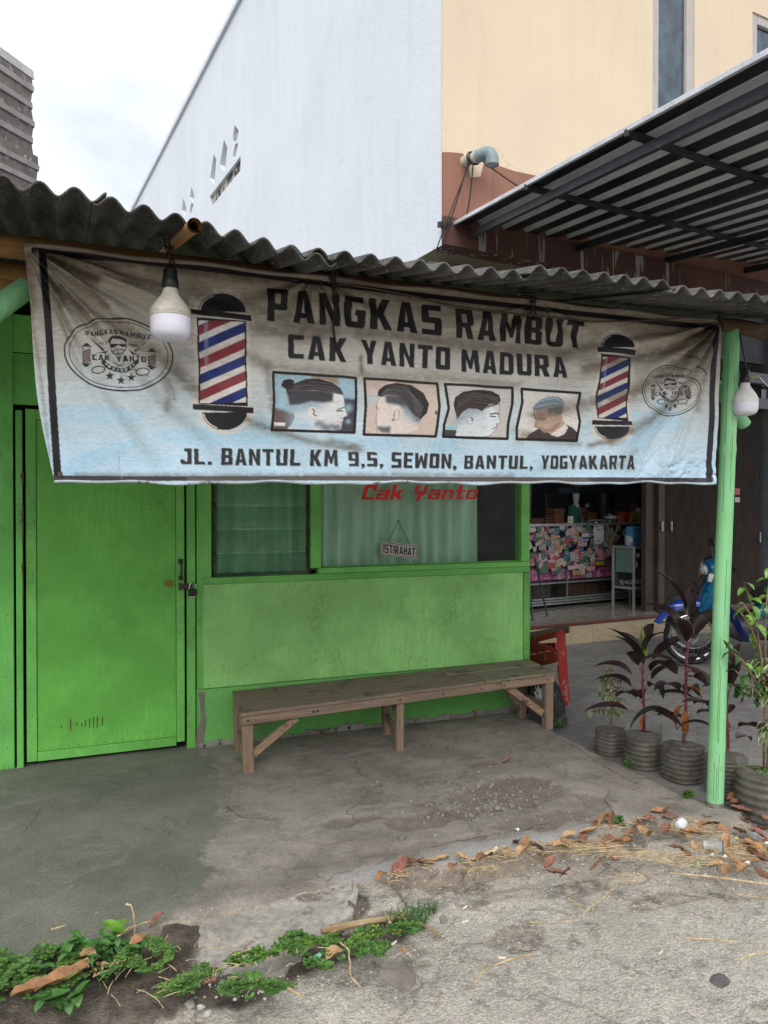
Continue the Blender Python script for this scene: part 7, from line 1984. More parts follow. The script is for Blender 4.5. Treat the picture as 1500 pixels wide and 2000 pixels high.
# ================================================================== MOTORBIKES
M['bike_blue'] = mat('glossy_blue_plastic', (.010, .045, .33), (.008, .035, .27), scale=3, rough=.22, bump=0, coat=.6, var=.04)
M['bike_teal'] = mat('teal_blue_plastic', (.006, .13, .26), (.005, .10, .21), scale=3, rough=.25, bump=0, coat=.5, var=.04)
M['bike_black'] = mat('black_bike_plastic', (.014, .014, .016), (.02, .02, .022), scale=3, rough=.30, bump=0, coat=.3)
M['bike_grey'] = mat('dark_grey_bike_plastic', (.045, .045, .05), (.035, .035, .04), scale=3, rough=.45, bump=0)
M['lens'] = mat('headlamp_lens', (.55, .56, .58), (.40, .41, .43), rough=.08, bump=0, spec=.8)
M['amber'] = mat('amber_lens', (.42, .15, .02), rough=.2, bump=0)
M['seat_black'] = mat('black_seat_vinyl', (.016, .016, .017), rough=.55, bump=.1)
def loft(bm, secs):
    """closed skin through rings of equal length"""
    rings = [[bm.verts.new(Vector(p)) for p in s] for s in secs]
    n = len(rings[0])
    for a, b in zip(rings, rings[1:]):
        for k in range(n): bm.faces.new((a[k], a[(k+1) % n], b[(k+1) % n], b[k]))
    bm.faces.new(rings[0][::-1]); bm.faces.new(rings[-1])
    bmesh.ops.recalc_face_normals(bm, faces=bm.faces[:])
def oval(c, w, h, tilt=0, n=14, sq=2.6):
    """ring across the bike (x along bike, y across, z up)"""
    out = []
    for k in range(n):
        a = 2*PI*k/n; cy, cz = math.cos(a), math.sin(a)
        y = w/2*math.copysign(abs(cy)**(2/sq), cy); z = h/2*math.copysign(abs(cz)**(2/sq), cz)
        out.append((c[0] - z*math.sin(tilt), y, c[2]+z*math.cos(tilt)))
    return out
def motorbike(loc, head, lab, body, leg, fender, R=.278, steer=0.0, lean=math.radians(3)):
    """x = 0 at front axle, +x runs back along the bike"""
    t = thing('motorbike', lab, 'motorbike', (0, 0, 0), 'motorbikes parked on the forecourt')
    def part(name, bm, m, par=t, sm='auto'): return obj(name, bm, m, par, smooth=sm)
    def wheel(x, front):
        bm = bmesh.new(); ns = 40
        for j in range(ns): pass
        rad = [(R-.045, -.018), (R-.02, -.036), (R-.004, -.022), (R, 0), (R-.004, .022), (R-.02, .036), (R-.045, .018)]
        rings = [[bm.verts.new((x+r*math.cos(2*PI*k/ns), y, R+r*math.sin(2*PI*k/ns))) for k in range(ns)] for r, y in rad]
        for a, b in zip(rings, rings[1:]+rings[:1]):
            for k in range(ns): bm.faces.new((a[k], a[(k+1) % ns], b[(k+1) % ns], b[k]))
        bmesh.ops.recalc_face_normals(bm, faces=bm.faces[:])
        w = part('wheel', bm, M['rubber'])
        bm = bmesh.new()
        rad = [(R-.043, -.020), (R-.050, -.024), (R-.066, -.019), (R-.070, 0), (R-.066, .019), (R-.050, .024), (R-.043, .020)]
        rings = [[bm.verts.new((x+r*math.cos(2*PI*k/ns), y, R+r*math.sin(2*PI*k/ns))) for k in range(ns)] for r, y in rad]
        for a, b in zip(rings, rings[1:]+rings[:1]):
            for k in range(ns): bm.faces.new((a[k], a[(k+1) % ns], b[(k+1) % ns], b[k]))
        bmesh.ops.recalc_face_normals(bm, faces=bm.faces[:])
        part('rim', bm, M['chrome'], w)
        bm = bmesh.new()
        for k in range(32):
            a = 2*PI*k/32; s = 1 if k % 2 else -1; off = .35*(1 if (k//2) % 2 else -1)
            tube(bm, [(x+.045*math.cos(a+off), s*.03, R+.045*math.sin(a+off)), (x+(R-.066)*math.cos(a), 0, R+(R-.066)*math.sin(a))], .0022, 4, caps=False)
        part('spokes', bm, M['alu_dark'], w)
        bm = bmesh.new()
        for (y0, y1, r) in [(-.05, -.03, .030), (-.03, .03, .055), (.03, .05, .030), (-.07, .07, .012)]:
            tube(bm, [(x, y0, R), (x, y1, R)], r, 18)
        part('hub', bm, M['alu'], w)
        if front:
            bm = bmesh.new(); tube(bm, [(x, .052, R), (x, .056, R)], .095, 28); part('brake_disc', bm, M['chrome'], w)
    wheel(0, True); wheel(1.22, False)
    # fork, fender
    bm = bmesh.new()
    for y in (-.075, .075): tube(bm, [(0, y, R), (.10, y, .55), (.19, y*.9, .80)], [.022, .024, .02], 10)
    part('fork', bm, M['bike_grey'])
    bm = bmesh.new()
    secs = []
    for k in range(13):
        a = math.radians(158 - k*10.5); r = R+.045 + .03*max(0, 1-k/3); wdt = .10 + .03*math.sin(PI*k/12)
        cx, cz = r*math.cos(a), R + r*math.sin(a)
        hh = .018 + (.03 if 2 < k < 10 else .012)
        ring = []
        for j in range(10):
            b = PI*j/9; yy = wdt/2*math.cos(b)*1.05; hgt = hh*math.sin(b)*1.6
            ring.append((cx + (hgt)*math.cos(a), yy, cz + hgt*math.sin(a)))
        for j in range(8, 0, -1):
            b = PI*j/9; yy = wdt/2*math.cos(b)*.94; hgt = hh*math.sin(b)*1.6-.006
            ring.append((cx + hgt*math.cos(a), yy, cz + hgt*math.sin(a)))
        secs.append(ring)
    loft(bm, secs); part('front_fender', bm, fender)
    # front cowl and leg shield
    bm = bmesh.new()
    loft(bm, [oval((.05, 0, .56), .14, .10), oval((.10, 0, .64), .24, .20, .2), oval((.17, 0, .74), .30, .24, .3), oval((.24, 0, .84), .28, .20, .35), oval((.29, 0, .93), .20, .12, .4)]); part('front_cowl', bm, body)
    bm = bmesh.new()
    for s in (-1, 1):
        P = [(.16, s*.14, .80), (.24, s*.20, .74), (.33, s*.225, .56), (.42, s*.22, .38), (.50, s*.19, .28), (.46, s*.14, .27), (.34, s*.14, .45), (.24, s*.10, .66)]
        prism(bm, P, (.25, s*.9, 0), .018)
    part('leg_shield', bm, leg)
    bm = bmesh.new(); loft(bm, [oval((.26, 0, .40), .16, .18, .4), oval((.46, 0, .36), .22, .24), oval((.70, 0, .40), .26, .26), oval((.92, 0, .50), .22, .18)]); part('engine_cover', bm, M['bike_grey'])
    bm = bmesh.new(); loft(bm, [oval((.62, 0, .54), .20, .16), oval((.85, 0, .62), .25, .20), oval((1.15, 0, .70), .24, .18), oval((1.42, 0, .80), .18, .12), oval((1.56, 0, .85), .10, .06)]); part('side_fairing', bm, body)
    bm = bmesh.new(); loft(bm, [oval((.58, 0, .68), .20, .08, 0), oval((.75, 0, .735), .26, .10), oval((1.0, 0, .775), .27, .10), oval((1.25, 0, .835), .24, .10), oval((1.42, 0, .88), .16, .06)]); part('seat', bm, M['seat_black'])
    # handlebar unit
    bm = bmesh.new(); loft(bm, [oval((.10, 0, .93), .12, .10, .2), oval((.14, 0, .97), .30, .16, .2), oval((.22, 0, 1.0), .34, .16, .2), oval((.30, 0, 1.02), .24, .08, .2)]); part('headlamp_cowl', bm, body)
    bm = bmesh.new(); loft(bm, [oval((.075, 0, .945), .09, .05, .2), oval((.10, 0, .955), .18, .10, .2), oval((.13, 0, .965), .20, .11, .2)]); part('headlight', bm, M['lens'])
    for s in (-1, 1):
        bm = bmesh.new(); add_box(bm, (.125, s*.145, .90), (.05, .035, .09), Matrix.Rotation(.3, 4, 'Y'), .012); part('indicator', bm, M['amber'] if s > 0 else M['lens'])
        bm = bmesh.new(); tube(bm, [(.24, s*.12, 1.0), (.27, s*.22, 1.02), (.31, s*.36, 1.01)], [.012, .016, .017], 10); tube(bm, [(.235, s*.17, 1.03), (.20, s*.27, 1.02), (.21, s*.35, 1.02)], .005, 6); part('handle_grip', bm, M['rubber'])
        bm = bmesh.new(); tube(bm, [(.25, s*.16, 1.03), (.24, s*.20, 1.12), (.25, s*.23, 1.18)], .005, 8)
        add_box(bm, (.255, s*.25, 1.21), (.03, .11, .075), Matrix.Rotation(s*.2, 4, 'Z'), .014, 2); m_ = part('mirror', bm, M['bike_black'])
        bm = bmesh.new(); add_box(bm, (.275, s*.25, 1.21), (.004, .09, .06), Matrix.Rotation(s*.2, 4, 'Z'), .001); part('mirror_glass', bm, M['chrome'], m_)
    bm = bmesh.new(); tube(bm, [(.5, .13, .26), (.8, .15, .25), (1.2, .16, .30)], [.02, .03, .04], 12); tube(bm, [(1.2, .16, .30), (1.5, .17, .40)], [.048, .045], 14); part('exhaust', bm, M['bike_grey'])
    bm = bmesh.new(); tube(bm, [(1.22, -.09, R), (1.0, -.09, .62)], .02, 10); tube(bm, [(1.22, .09, R), (1.0, .09, .62)], .02, 10); part('rear_shock', bm, M['alu_dark'])
    bm = bmesh.new(); bar(bm, (.85, -.06, .30), (1.22, -.07, R), .03, .05); bar(bm, (.85, .06, .30), (1.22, .07, R), .03, .05); part('swing_arm', bm, M['bike_grey'])
    bm = bmesh.new(); add_box(bm, (1.58, 0, .80), (.05, .16, .07), None, .015); part('tail_light', bm, mat('red_lens', (.3, .01, .01), rough=.2, bump=0))
    bm = bmesh.new(); tube(bm, [(.78, -.12, .26), (.84, -.26, .02)], .010, 8); part('side_stand', bm, M['bike_grey'])
    bm = bmesh.new(); add_box(bm, (.03, .0, .80), (.004, .20, .08), Matrix.Rotation(-.25, 4, 'Y'), .001); part('number_plate', bm, M['bike_black'])
    t.location = loc
    t.rotation_euler = (lean, 0, math.atan2(-head[1], -head[0]))
    return t
fa = atZ(1350, 1297, -.065)
motorbike((fa.x, fa.y, -.065), (-.88, .47), 'blue motorbike with spoked front wheel parked behind the bamboo post', M['bike_teal'], M['bike_blue'], M['bike_blue'])
fb = atT(1352, 1262, 8.35)
motorbike((fb.x, fb.y, -.065), (-.72, .69), 'black motorbike parked beyond the blue one', M['bike_black'], M['bike_black'], M['bike_grey'])
# ================================================================== POTS AND PLANTS
def leaf_mesh(name, L, W, m, droop=.5, fold=.35, n=8, rim=False, tipw=.5, wave=0.0):
    """strap or oval leaf growing along +X from the origin, curving down, folded on its midrib"""
    bm = bmesh.new()
    cols = [-1, -.6, 0, .6, 1] if not rim else [-1, -.62, 0, .62, 1]
    g = []; x = z = 0; ang = 0
    for i in range(n+1):
        s = i/n
        w = W*(math.sin(PI*min(1, s**tipw*.98+.02))**.75) if i < n else 0.0
        w = max(w, W*.06 if i < n else .001)
        row = []
        for c in cols:
            row.append(bm.verts.new((x + abs(c)*w*.05, c*w/2, z + abs(c)*w*fold*.5 + wave*math.sin(s*14+c*2)*w)))
        g.append(row)
        ang = -droop*s*2.0
        x += L/n*math.cos(ang); z += L/n*math.sin(ang)
    for a, b in zip(g, g[1:]):
        for k in range(len(cols)-1): bm.faces.new((a[k], a[k+1], b[k+1], b[k]))
    me = bpy.data.meshes.new(name)
    bm.to_mesh(me); bm.free()
    at = me.attributes.new('rim', 'FLOAT', 'POINT')
    nc = len(cols)
    at.data.foreach_set('value', [1.0 if (rim and (k % nc in (0, nc-1) or k//nc >= n)) else 0.0 for k in range(len(me.vertices))])
    me.polygons.foreach_set('use_smooth', [True]*len(me.polygons))
    me.materials.append(m)
    return me
def put_leaf(me, parent, base, az, el, roll=0.0, s=1.0, name='leaf', lab=None):
    o = bpy.data.objects.new(name, me); COL.objects.link(o); o.parent = parent
    o.location = Vector(base) - WORLD_LOC[parent.name]
    o.rotation_euler = (Matrix.Rotation(az, 3, 'Z') @ Matrix.Rotation(-el, 3, 'Y') @ Matrix.Rotation(roll, 3, 'X')).to_euler()
    o.scale = (s, s, s)
    if lab: o['label'] = lab
    return o
GZ = -.065
def pot(c, r, h, lab, ribs=6, soil=.75, flare=1.0, foot=False, swirl=False):
    t = thing('plastic_pot', lab, 'plant pot', tuple(c), 'cut plastic bottles used as plant pots')
    pr = []
    K = 60
    for i in range(K+1):
        s = i/K; z = h*s
        rib = .022*math.sin(s*ribs*2*PI*1.6) if s < .76 else 0
        bulge = .05*math.sin(PI*min(1, s*1.15))
        pr.append((r*(.93 + bulge + rib + (flare-1)*s), z))
    wob = (lambda a, z: .03*math.cos(3*a+.5) + .012*math.sin(5*a) + (.05*math.sin(9*a+z*30)*min(1, max(0, (z/h-.6)/.2)) if swirl else 0))
    bm = bmesh.new(); lathe(bm, [(0, .0)] + pr, c, 48, wob)
    o = obj('shell', bm, M['pet'], t, smooth=True)
    bm = bmesh.new()
    zs = h*soil
    lathe(bm, [(0, .004)] + [(q*.965, z+.003) for q, z in pr if z < zs] + [(r*.93, zs), (r*.6, zs+.006), (0, zs+.010)], c, 40, lambda a, z: .03*math.cos(3*a+.5)+.012*math.sin(5*a) + (.035*math.sin(a*7+z*90) if z > zs-.01 else 0))
    obj('soil', bm, M['soil'], t, smooth='auto')
    if foot:
        bm = bmesh.new()
        for k in range(5):
            a = 2*PI*k/5 + .3; p = Vector(c)+Vector((math.cos(a)*r*.7, math.sin(a)*r*.7, .012))
            lathe(bm, [(0, -.012), (r*.22, -.012), (r*.30, .01), (r*.2, .035), (0, .04)], p, 12)
        obj('bottle_foot', bm, M['pet'], t, smooth=True)
    return t
pots = [
 (Vector((3.235, 4.06, GZ)), .100, .205, 'clear bottle pot with the small variegated shrub, farthest from the street', 5, .74, False),
 (Vector((3.265, 3.785, GZ)), .122, .240, 'clear bottle pot with the dark purple cordyline, second from the far end', 5, .78, False),
 (Vector((3.330, 3.520, GZ)), .130, .315, 'tall clear bottle pot with swirled shoulder left of the bamboo post', 7, .60, True),
 (Vector((3.375, 3.235, GZ)), .115, .290, 'ribbed clear bottle pot hidden partly by the bamboo post', 8, .72, True),
 (Vector((3.315, 2.935, GZ)), .145, .270, 'cloudy bottle pot with the tall variegated plant, right of the bamboo post', 4, .80, False)]
for c, r, h, lab, ribs, soil, sw in pots: pot(c, r, h, lab, ribs, soil, swirl=sw, foot=(r > .14))
# cordylines
cl = [leaf_mesh('leaf', .29, .080, M['cordyline'], .42, .5, tipw=.72), leaf_mesh('leaf', .24, .086, M['cordyline'], .62, .45, tipw=.72), leaf_mesh('leaf', .26, .076, M['cordyline_green'], .75, .5, tipw=.72)]
cl_new = leaf_mesh('leaf', .20, .035, M['cordyline_new'], .05, .6, tipw=.7)
cl_dry = leaf_mesh('leaf', .20, .045, M['leaf_orange'], .9, .7, tipw=.7, wave=.12)
pet_me = leaf_mesh('leaf_stalk', .11, .010, M['red_stalk'], .15, .6, n=4, tipw=.2)
def cordyline(c, z0, h, lab, n, seed, spread=1.0, dry=(), top=True, lean=(0, 0)):
    r = random.Random(seed)
    t = thing('cordyline', lab, 'plant', (c.x, c.y, c.z+z0), 'dark leaved cordylines')
    b = Vector((c.x, c.y, c.z+z0)); tp = b + Vector((lean[0], lean[1], h))
    bm = bmesh.new(); tube(bm, [b, b.lerp(tp, .3)+Vector((.008, 0, 0)), b.lerp(tp, .7)+Vector((-.004, .004, 0)), tp], [.010, .0085, .0085, .005], 8); obj('stem', bm, M['red_stalk'], t, smooth=True)
    for i in range(n):
        f = .22 + .78*i/(n-1); az = i*2.399 + r.uniform(-.3, .3)
        el = math.radians(8 + 62*f**1.6 + r.uniform(-10, 10))
        p = b.lerp(tp, f)
        put_leaf(pet_me, t, p, az, el+.15, 0, r.uniform(.8, 1.1), 'leaf_stalk')
        d = Vector((math.cos(az)*math.cos(el+.1), math.sin(az)*math.cos(el+.1), math.sin(el+.1)))
        put_leaf(cl[r.randrange(3)], t, p + d*.098, az, el, r.uniform(-.3, .3), spread*r.uniform(.85, 1.2))
    if top:
        put_leaf(cl_new, t, tp - Vector((0, 0, .01)), r.uniform(0, 6), math.radians(86), 0, 1.2, lab='new yellow green leaf at the top')
        put_leaf(cl[0], t, tp - Vector((0, 0, .02)), 2.6, math.radians(66), .2, 1.15)
    for (az, el, f, s) in dry:
        put_leaf(cl_dry, t, b.lerp(tp, f), az, el, 0, s, lab='withered orange leaf')
    return t
cordyline(pots[1][0], pots[1][2]*.77, .46, 'dark purple cordyline with a fresh green top leaf in the second farthest pot', 17, 4, .95, dry=[(3.6, -.2, .25, .5)])
cordyline(pots[2][0], pots[2][2]*.6, .70, 'tall dark purple cordyline with orange withered leaves left of the bamboo post', 18, 9, 1.0, dry=[(2.6, -.75, .35, 1.1), (4.0, -1.0, .30, 1.0), (5.2, .2, .62, 1.1), (5.6, -.2, .50, .9)], top=False, lean=(.04, 0))
put_c = cordyline(pots[3][0], pots[3][2]*.7, .34, 'small dark cordyline seen on both sides of the bamboo post', 9, 15, .85, top=False, dry=[(3.3, -.5, .2, .8)])
# small variegated shrub
vl = [leaf_mesh('leaf', .062, .026, M['variegated'], .55, .3, n=6, rim=True, tipw=.75), leaf_mesh('leaf', .050, .022, M['variegated'], .8, .5, n=6, rim=True, tipw=.75)]
def shrub(c, z0, h, lab, twigs, seed, leaves, span, trunk_r=.006, lean=(0, 0), crown=(.35, 1.0), s=(.8, 1.2), bare=0):
    r = random.Random(seed)
    t = thing('potted_shrub', lab, 'plant', (c.x, c.y, c.z+z0))
    b = Vector((c.x, c.y, c.z+z0)); tp = b + Vector((lean[0], lean[1], h))
    bm = bmesh.new(); tube(bm, [b, b.lerp(tp, .35)+Vector((.012, .004, 0)), b.lerp(tp, .7)+Vector((-.008, 0, 0)), tp], [trunk_r*1.3, trunk_r, trunk_r*.8, trunk_r*.4], 8)
    tips = []
    for k in range(twigs):
        f = crown[0] + (crown[1]-crown[0])*(k+.5)/twigs; az = k*2.399+r.uniform(-.4, .4); L = span*r.uniform(.6, 1.1)*(1.1-.5*f)
        p = b.lerp(tp, f); el = r.uniform(.1, .8)
        q = p + Vector((math.cos(az)*L*math.cos(el), math.sin(az)*L*math.cos(el), L*math.sin(el)*.6 - .02))
        tube(bm, [p, p.lerp(q, .5)+Vector((0, 0, .02)), q], [.0035, .0028, .0018], 5); tips.append((p, q, az))
    obj('stem', bm, M['twig'], t, smooth=True)
    for (p, q, az) in tips:
        for k in range(leaves):
            u = (k+1)/leaves; pos = p.lerp(q, u)+Vector((0, 0, .01))
            put_leaf(vl[r.randrange(2)], t, pos, az + r.uniform(-1.7, 1.7), r.uniform(-1.1, .25), r.uniform(-.6, .6), r.uniform(*s))
    return t, tips, tp
shrub(pots[0][0], pots[0][2]*.74, .36, 'small variegated shrub with a withered tip, in the pot farthest from the street', 15, 3, 9, .15, .005, s=(.65, 1.0), crown=(.25, .95))
# withered top of the small shrub
p = pots[0][0] + Vector((-.01, 0, pots[0][2]*.74+.34)); wt = thing('withered_twig', 'withered tan leaf tuft on the tip of the small variegated shrub', 'twig', tuple(p))
dl = leaf_mesh('leaf', .06, .018, M['straw'], .4, .8, tipw=.7)
for k in range(14): put_leaf(dl, wt, p+Vector((rnd.uniform(-.02, .02), rnd.uniform(-.02, .02), rnd.uniform(-.05, .05))), rnd.uniform(0, 6.3), rnd.uniform(.5, 1.5), 0, rnd.uniform(.6, 1.1))
# tall plant right of the post: weeping variegated crown, green branches above
c5, z5 = pots[4][0], pots[4][2]*.8
t5, tips, tp5 = shrub(c5 + Vector((.03, .0, 0)), z5, .58, 'tall variegated weeping shrub right of the bamboo post', 15, 23, 10, .20, .011, (.05, .02), (.66, 1.0), (1.0, 1.5))
for (f, az) in [(.50, 2.6), (.46, 3.4), (.44, 2.9), (.52, 4.0), (.40, 3.1)]:
    b = Vector((c5.x+.03, c5.y, GZ+z5)).lerp(tp5, f)
    for k in range(5): put_leaf(vl[k % 2], t5, b + Vector((math.cos(az)*.012*k, math.sin(az)*.012*k, -.01*k)), az+rnd.uniform(-.8, .8), rnd.uniform(-1.2, -.2), 0, rnd.uniform(.8, 1.2))
gl_ = [leaf_mesh('leaf', .075, .040, M['bright_leaf'], .45, .25, n=6, tipw=.75), leaf_mesh('leaf', .065, .034, M['bright_leaf'], .7, .3, n=6, tipw=.75), leaf_mesh('leaf', .07, .036, M['deep_leaf'], .6, .3, n=6, tipw=.75)]
t6 = thing('potted_shrub', 'green leaved branch rising above the variegated crown at the right edge', 'plant', tuple(c5+Vector((.02, .04, z5))))
r6 = random.Random(77)
bm = bmesh.new(); b0 = c5+Vector((.03, .03, z5))
br = []
def branch(P, leaves, big, dark=.0):
    P = [Vector(p) for p in P]; tube(bm, P, [.006*(1-.7*i/(len(P)-1)) for i in range(len(P))], 6)
    for k in range(leaves):
        u = (k+1)/leaves*(len(P)-1); i = min(int(u), len(P)-2); br.append((P[i].lerp(P[i+1], u-i), big, dark))
branch([b0, b0+Vector((.03, .02, .45)), atT(1478, 1225, 3.9), atT(1470, 1180, 3.88), atT(1452, 1138, 3.86)], 15, 1.15)
branch([atT(1478, 1225, 3.9), atT(1465, 1200, 3.85), atT(1452, 1178, 3.8)], 5, 1.0)
branch([atT(1482, 1270, 3.9), atT(1466, 1222, 3.84), atT(1445, 1195, 3.80)], 6, 1.0)
branch([b0+Vector((.03, .02, .45)), atT(1495, 1200, 3.95), atT(1500, 1150, 3.95), atT(1506, 1110, 4.0)], 12, 1.1, .5)
branch([b0+Vector((.02, .02, .40)), atT(1450, 1290, 3.9), atT(1425, 1270, 3.86), atT(1412, 1250, 3.84)], 10, 1.0, .9)
branch([b0+Vector((.02, .02, .40)), atT(1455, 1330, 3.85), atT(1437, 1310, 3.8)], 7, 1.05, .6)
branch([b0+Vector((.02, .03, .38)), atT(1450, 1350, 4.0), atT(1425, 1335, 4.02)], 9, 1.1, 1)
obj('stem', bm, M['twig'], t6, smooth=True)
for p, s, dk in br:
    az = r6.uniform(0, 6.3); put_leaf(gl_[2] if r6.random() < dk else gl_[r6.randrange(2)], t6, p, az, r6.uniform(-.9, .3), r6.uniform(-.4, .4), s*r6.uniform(.65, 1.0))
# seedlings in pot and slab joints
cm = [leaf_mesh('leaf', .020, .015, M['clover'], .3, .2, n=4, tipw=.9), leaf_mesh('leaf', .016, .013, M['weed'], .3, .2, n=4, tipw=.9)]

# ================================================================== GROUND COVER (one mesh of many small leaves each)
def leaf_patch(name, lab, m, spots, leaf_len, count, seed, hgt=.04, cat='weeds', trif=True):
    """spots: (u, v, half-width in metres across, depth) on the ground"""
    r = random.Random(seed)
    vs, fs, rim = [], [], []
    def add_leaf(p, az, el, L, W):
        d = Vector((math.cos(az)*math.cos(el), math.sin(az)*math.cos(el), math.sin(el))); s = Vector((-math.sin(az), math.cos(az), 0)); up = d.cross(s)*-1
        i = len(vs)
        vs.extend([p, p+d*L*.35+s*W*.45+up*.12*W, p+d*L*.35-s*W*.45+up*.12*W, p+d*L*.75+s*W*.42+up*.1*W, p+d*L*.75-s*W*.42+up*.1*W, p+d*L, p+d*L*.36, p+d*L*.74])
        fs.extend([(i, i+6, i+1), (i, i+2, i+6), (i+1, i+6, i+7, i+3), (i+6, i+2, i+4, i+7), (i+3, i+7, i+5), (i+7, i+4, i+5)])
    tot = sum(a*b for _, _, a, b in spots)
    for (u, v, ra, rb) in spots:
        c = atZ(u, v, -.085); n = int(count*ra*rb/tot)+1
        for k in range(n):
            a = r.uniform(0, 2*PI); q = math.sqrt(r.random())
            x, y = c.x+math.cos(a)*q*ra*r.uniform(.75, 1.15), c.y+math.sin(a)*q*rb*r.uniform(.75, 1.15)
            clump = float(vnoise(x*26, y*26, 5))
            if clump < .40: continue
            on_porch = y > np.interp(x, fx, fy)
            z = (porch_z(x, y) if on_porch else max(verge_z(x, y), -.13)) + r.uniform(.1, 1)*hgt*(1.15-q*.8)*clump*1.3
            s = r.uniform(.7, 1.25); az = r.uniform(0, 6.3); p = Vector((x, y, z))
            if trif:
                for j in range(3): add_leaf(p, az+j*2.1, r.uniform(-.15, .45), leaf_len*s*1.25, leaf_len*1.05*s)
            else: add_leaf(p, az, r.uniform(-.2, .7), leaf_len*s, leaf_len*.55*s)
    me = bpy.data.meshes.new(name); me.from_pydata(vs, [], fs); me.materials.append(m)
    o = bpy.data.objects.new(name, me); COL.objects.link(o)
    return tag(o, lab, cat, kind='stuff')
leaf_patch('clover_patch', 'low green clover carpet at the bottom left corner', M['clover'], [(40, 1960, .17, .12), (25, 1930, .16, .10), (110, 1925, .10, .05), (95, 1985, .10, .05)], .015, 800, 3, .05)
leaf_patch('clover_patch', 'clover growing beside the apron near the dry leaves', M['clover'], [(260, 1925, .08, .04), (295, 1935, .07, .05), (285, 1900, .06, .04), (325, 1915, .03, .03)], .013, 420, 4, .04)
leaf_patch('clover_patch', 'band of clover along the lower edge of the apron', M['clover'], [(430, 1945, .09, .045), (480, 1925, .09, .04), (530, 1912, .11, .04), (575, 1890, .06, .04), (620, 1905, .09, .05), (640, 1930, .08, .05), (690, 1880, .10, .03), (720, 1900, .08, .07), (770, 1868, .09, .03), (800, 1862, .05, .03)], .013, 850, 5, .028)
leaf_patch('clover_patch', 'clover tuft at the bottom edge of the photo below the apron', M['clover'], [(345, 1985, .07, .04), (480, 1980, .08, .05), (520, 1995, .06, .04), (375, 1970, .05, .03), (555, 1990, .03, .03)], .012, 500, 6, .03)
leaf_patch('weed_tuft', 'tiny green weed beside the foot of the bamboo post', M['clover'], [(1342, 1586, .035, .02)], .014, 70, 7, .06)
leaf_patch('weed_tuft', 'tiny green weeds in the slab joint near the bench leg', M['weed'], [(1092, 1442, .05, .016), (1108, 1450, .04, .014), (1228, 1524, .035, .014), (1240, 1478, .03, .014)], .012, 150, 8, .05)
leaf_patch('weed_tuft', 'tiny green weed among the dry leaves at the slab edge', M['weed'], [(1212, 1640, .03, .02)], .012, 40, 9, .05)
leaf_patch('seedlings', 'green seedlings on the soil of the cloudy bottle pot', M['clover'], [(1466, 1490, .001, .001)], .02, 1, 10, .03)
def pot_seedlings(c, z, n):
    r = random.Random(3)
    t = thing('seedling', 'green seedlings growing on the soil of the cloudy bottle pot', 'seedlings', (c.x, c.y, c.z+z))
    for k in range(n):
        a = r.uniform(2.2, 4.6); q = r.uniform(.02, .10); put_leaf(cm[k % 2], t, Vector((c.x+math.cos(a)*q, c.y+math.sin(a)*q, c.z+z+r.uniform(.0, .03))), r.uniform(0, 6.3), r.uniform(-.1, .6), 0, r.uniform(.8, 1.3))
bpy.data.objects.remove([o for o in COL.objects if o.name.startswith('seedlings')][0])
pot_seedlings(c5, z5+.008, 40)
leaf_patch('dead_leaf_bits', 'brown dead leaf bits between the weeds at the lower left', DRYM['brown'], [(60, 1950, .18, .10), (250, 1940, .16, .05), (480, 1930, .2, .05), (700, 1890, .2, .06), (160, 1960, .14, .05)], .014, 260, 12, .035, trif=False)
leaf_patch('weed_tuft', 'yellowish weed leaves mixed into the clover', M['bright_leaf'], [(60, 1950, .18, .10), (540, 1915, .2, .04), (700, 1890, .14, .05)], .012, 150, 13, .045)
# leafy weeds with larger leaves at the lower left
wl = [leaf_mesh('leaf', .055, .034, M['weed'], .35, .3, n=5, tipw=.8), leaf_mesh('leaf', .045, .030, M['weed'], .5, .25, n=5, tipw=.8)]
wb = [leaf_mesh('leaf', .062, .044, M['bright_leaf'], .25, .3, n=5, tipw=.8)]
def weed(u, v, h, n, lab, seed, s=1.0, bright=0, spread=.09):
    r = random.Random(seed); b = atZ(u, max(v+32, 1900), -.065)
    t = thing('leafy_weed', lab, 'weed', tuple(b), 'leafy weeds at the lower left')
    bm = bmesh.new(); L = []
    for k in range(max(2, n//7)):
        az = r.uniform(0, 6.3); tip = b + Vector((math.cos(az)*spread*r.uniform(.3, 1), math.sin(az)*spread*r.uniform(.3, 1), h*r.uniform(.6, 1.05)))
        tube(bm, [b, b.lerp(tip, .5)+Vector((0, 0, .015)), tip], [.003, .0025, .0015], 5); L.append(tip)
    obj('stem', bm, M['weed'], t)
    for k in range(n):
        tip = L[k % len(L)]; f = r.uniform(.45, 1.0); p = b.lerp(tip, f)+Vector((0, 0, .012)); az = r.uniform(0, 6.3)
        put_leaf(wl[r.randrange(2)], t, p, az, r.uniform(-.3, .6), r.uniform(-.3, .3), s*r.uniform(.7, 1.15))
    for k in range(bright):
        put_leaf(wb[0], t, L[0]+Vector((0, 0, .015)), -1.0+k*1.5, .35, 0, 1.05, lab='fresh bright green leaf')
weed(190, 1862, .13, 34, 'leafy weed with fresh bright green top leaves against the slab edge', 1, 1.0, 3)
weed(232, 1842, .15, 26, 'leafy weed rising highest against the slab edge, next to the dry stalk', 2, .8)
weed(150, 1880, .10, 30, 'leafy weed in the middle of the lower left clump', 3)
weed(88, 1880, .09, 22, 'leafy weed at the left end of the lower left clump', 4, .8)
weed(115, 1945, .08, 26, 'leafy weed nearest the big dry leaf, with serrated rosette', 5, 1.1)
weed(200, 1900, .10, 26, 'leafy weed just behind the pair of curled dry leaves', 6, .95)
weed(70, 1905, .07, 18, 'leafy weed above the clover carpet at the left', 7, .9)
weed(225, 1868, .10, 20, 'leafy weed between the slab edge and the apron', 8, .8)
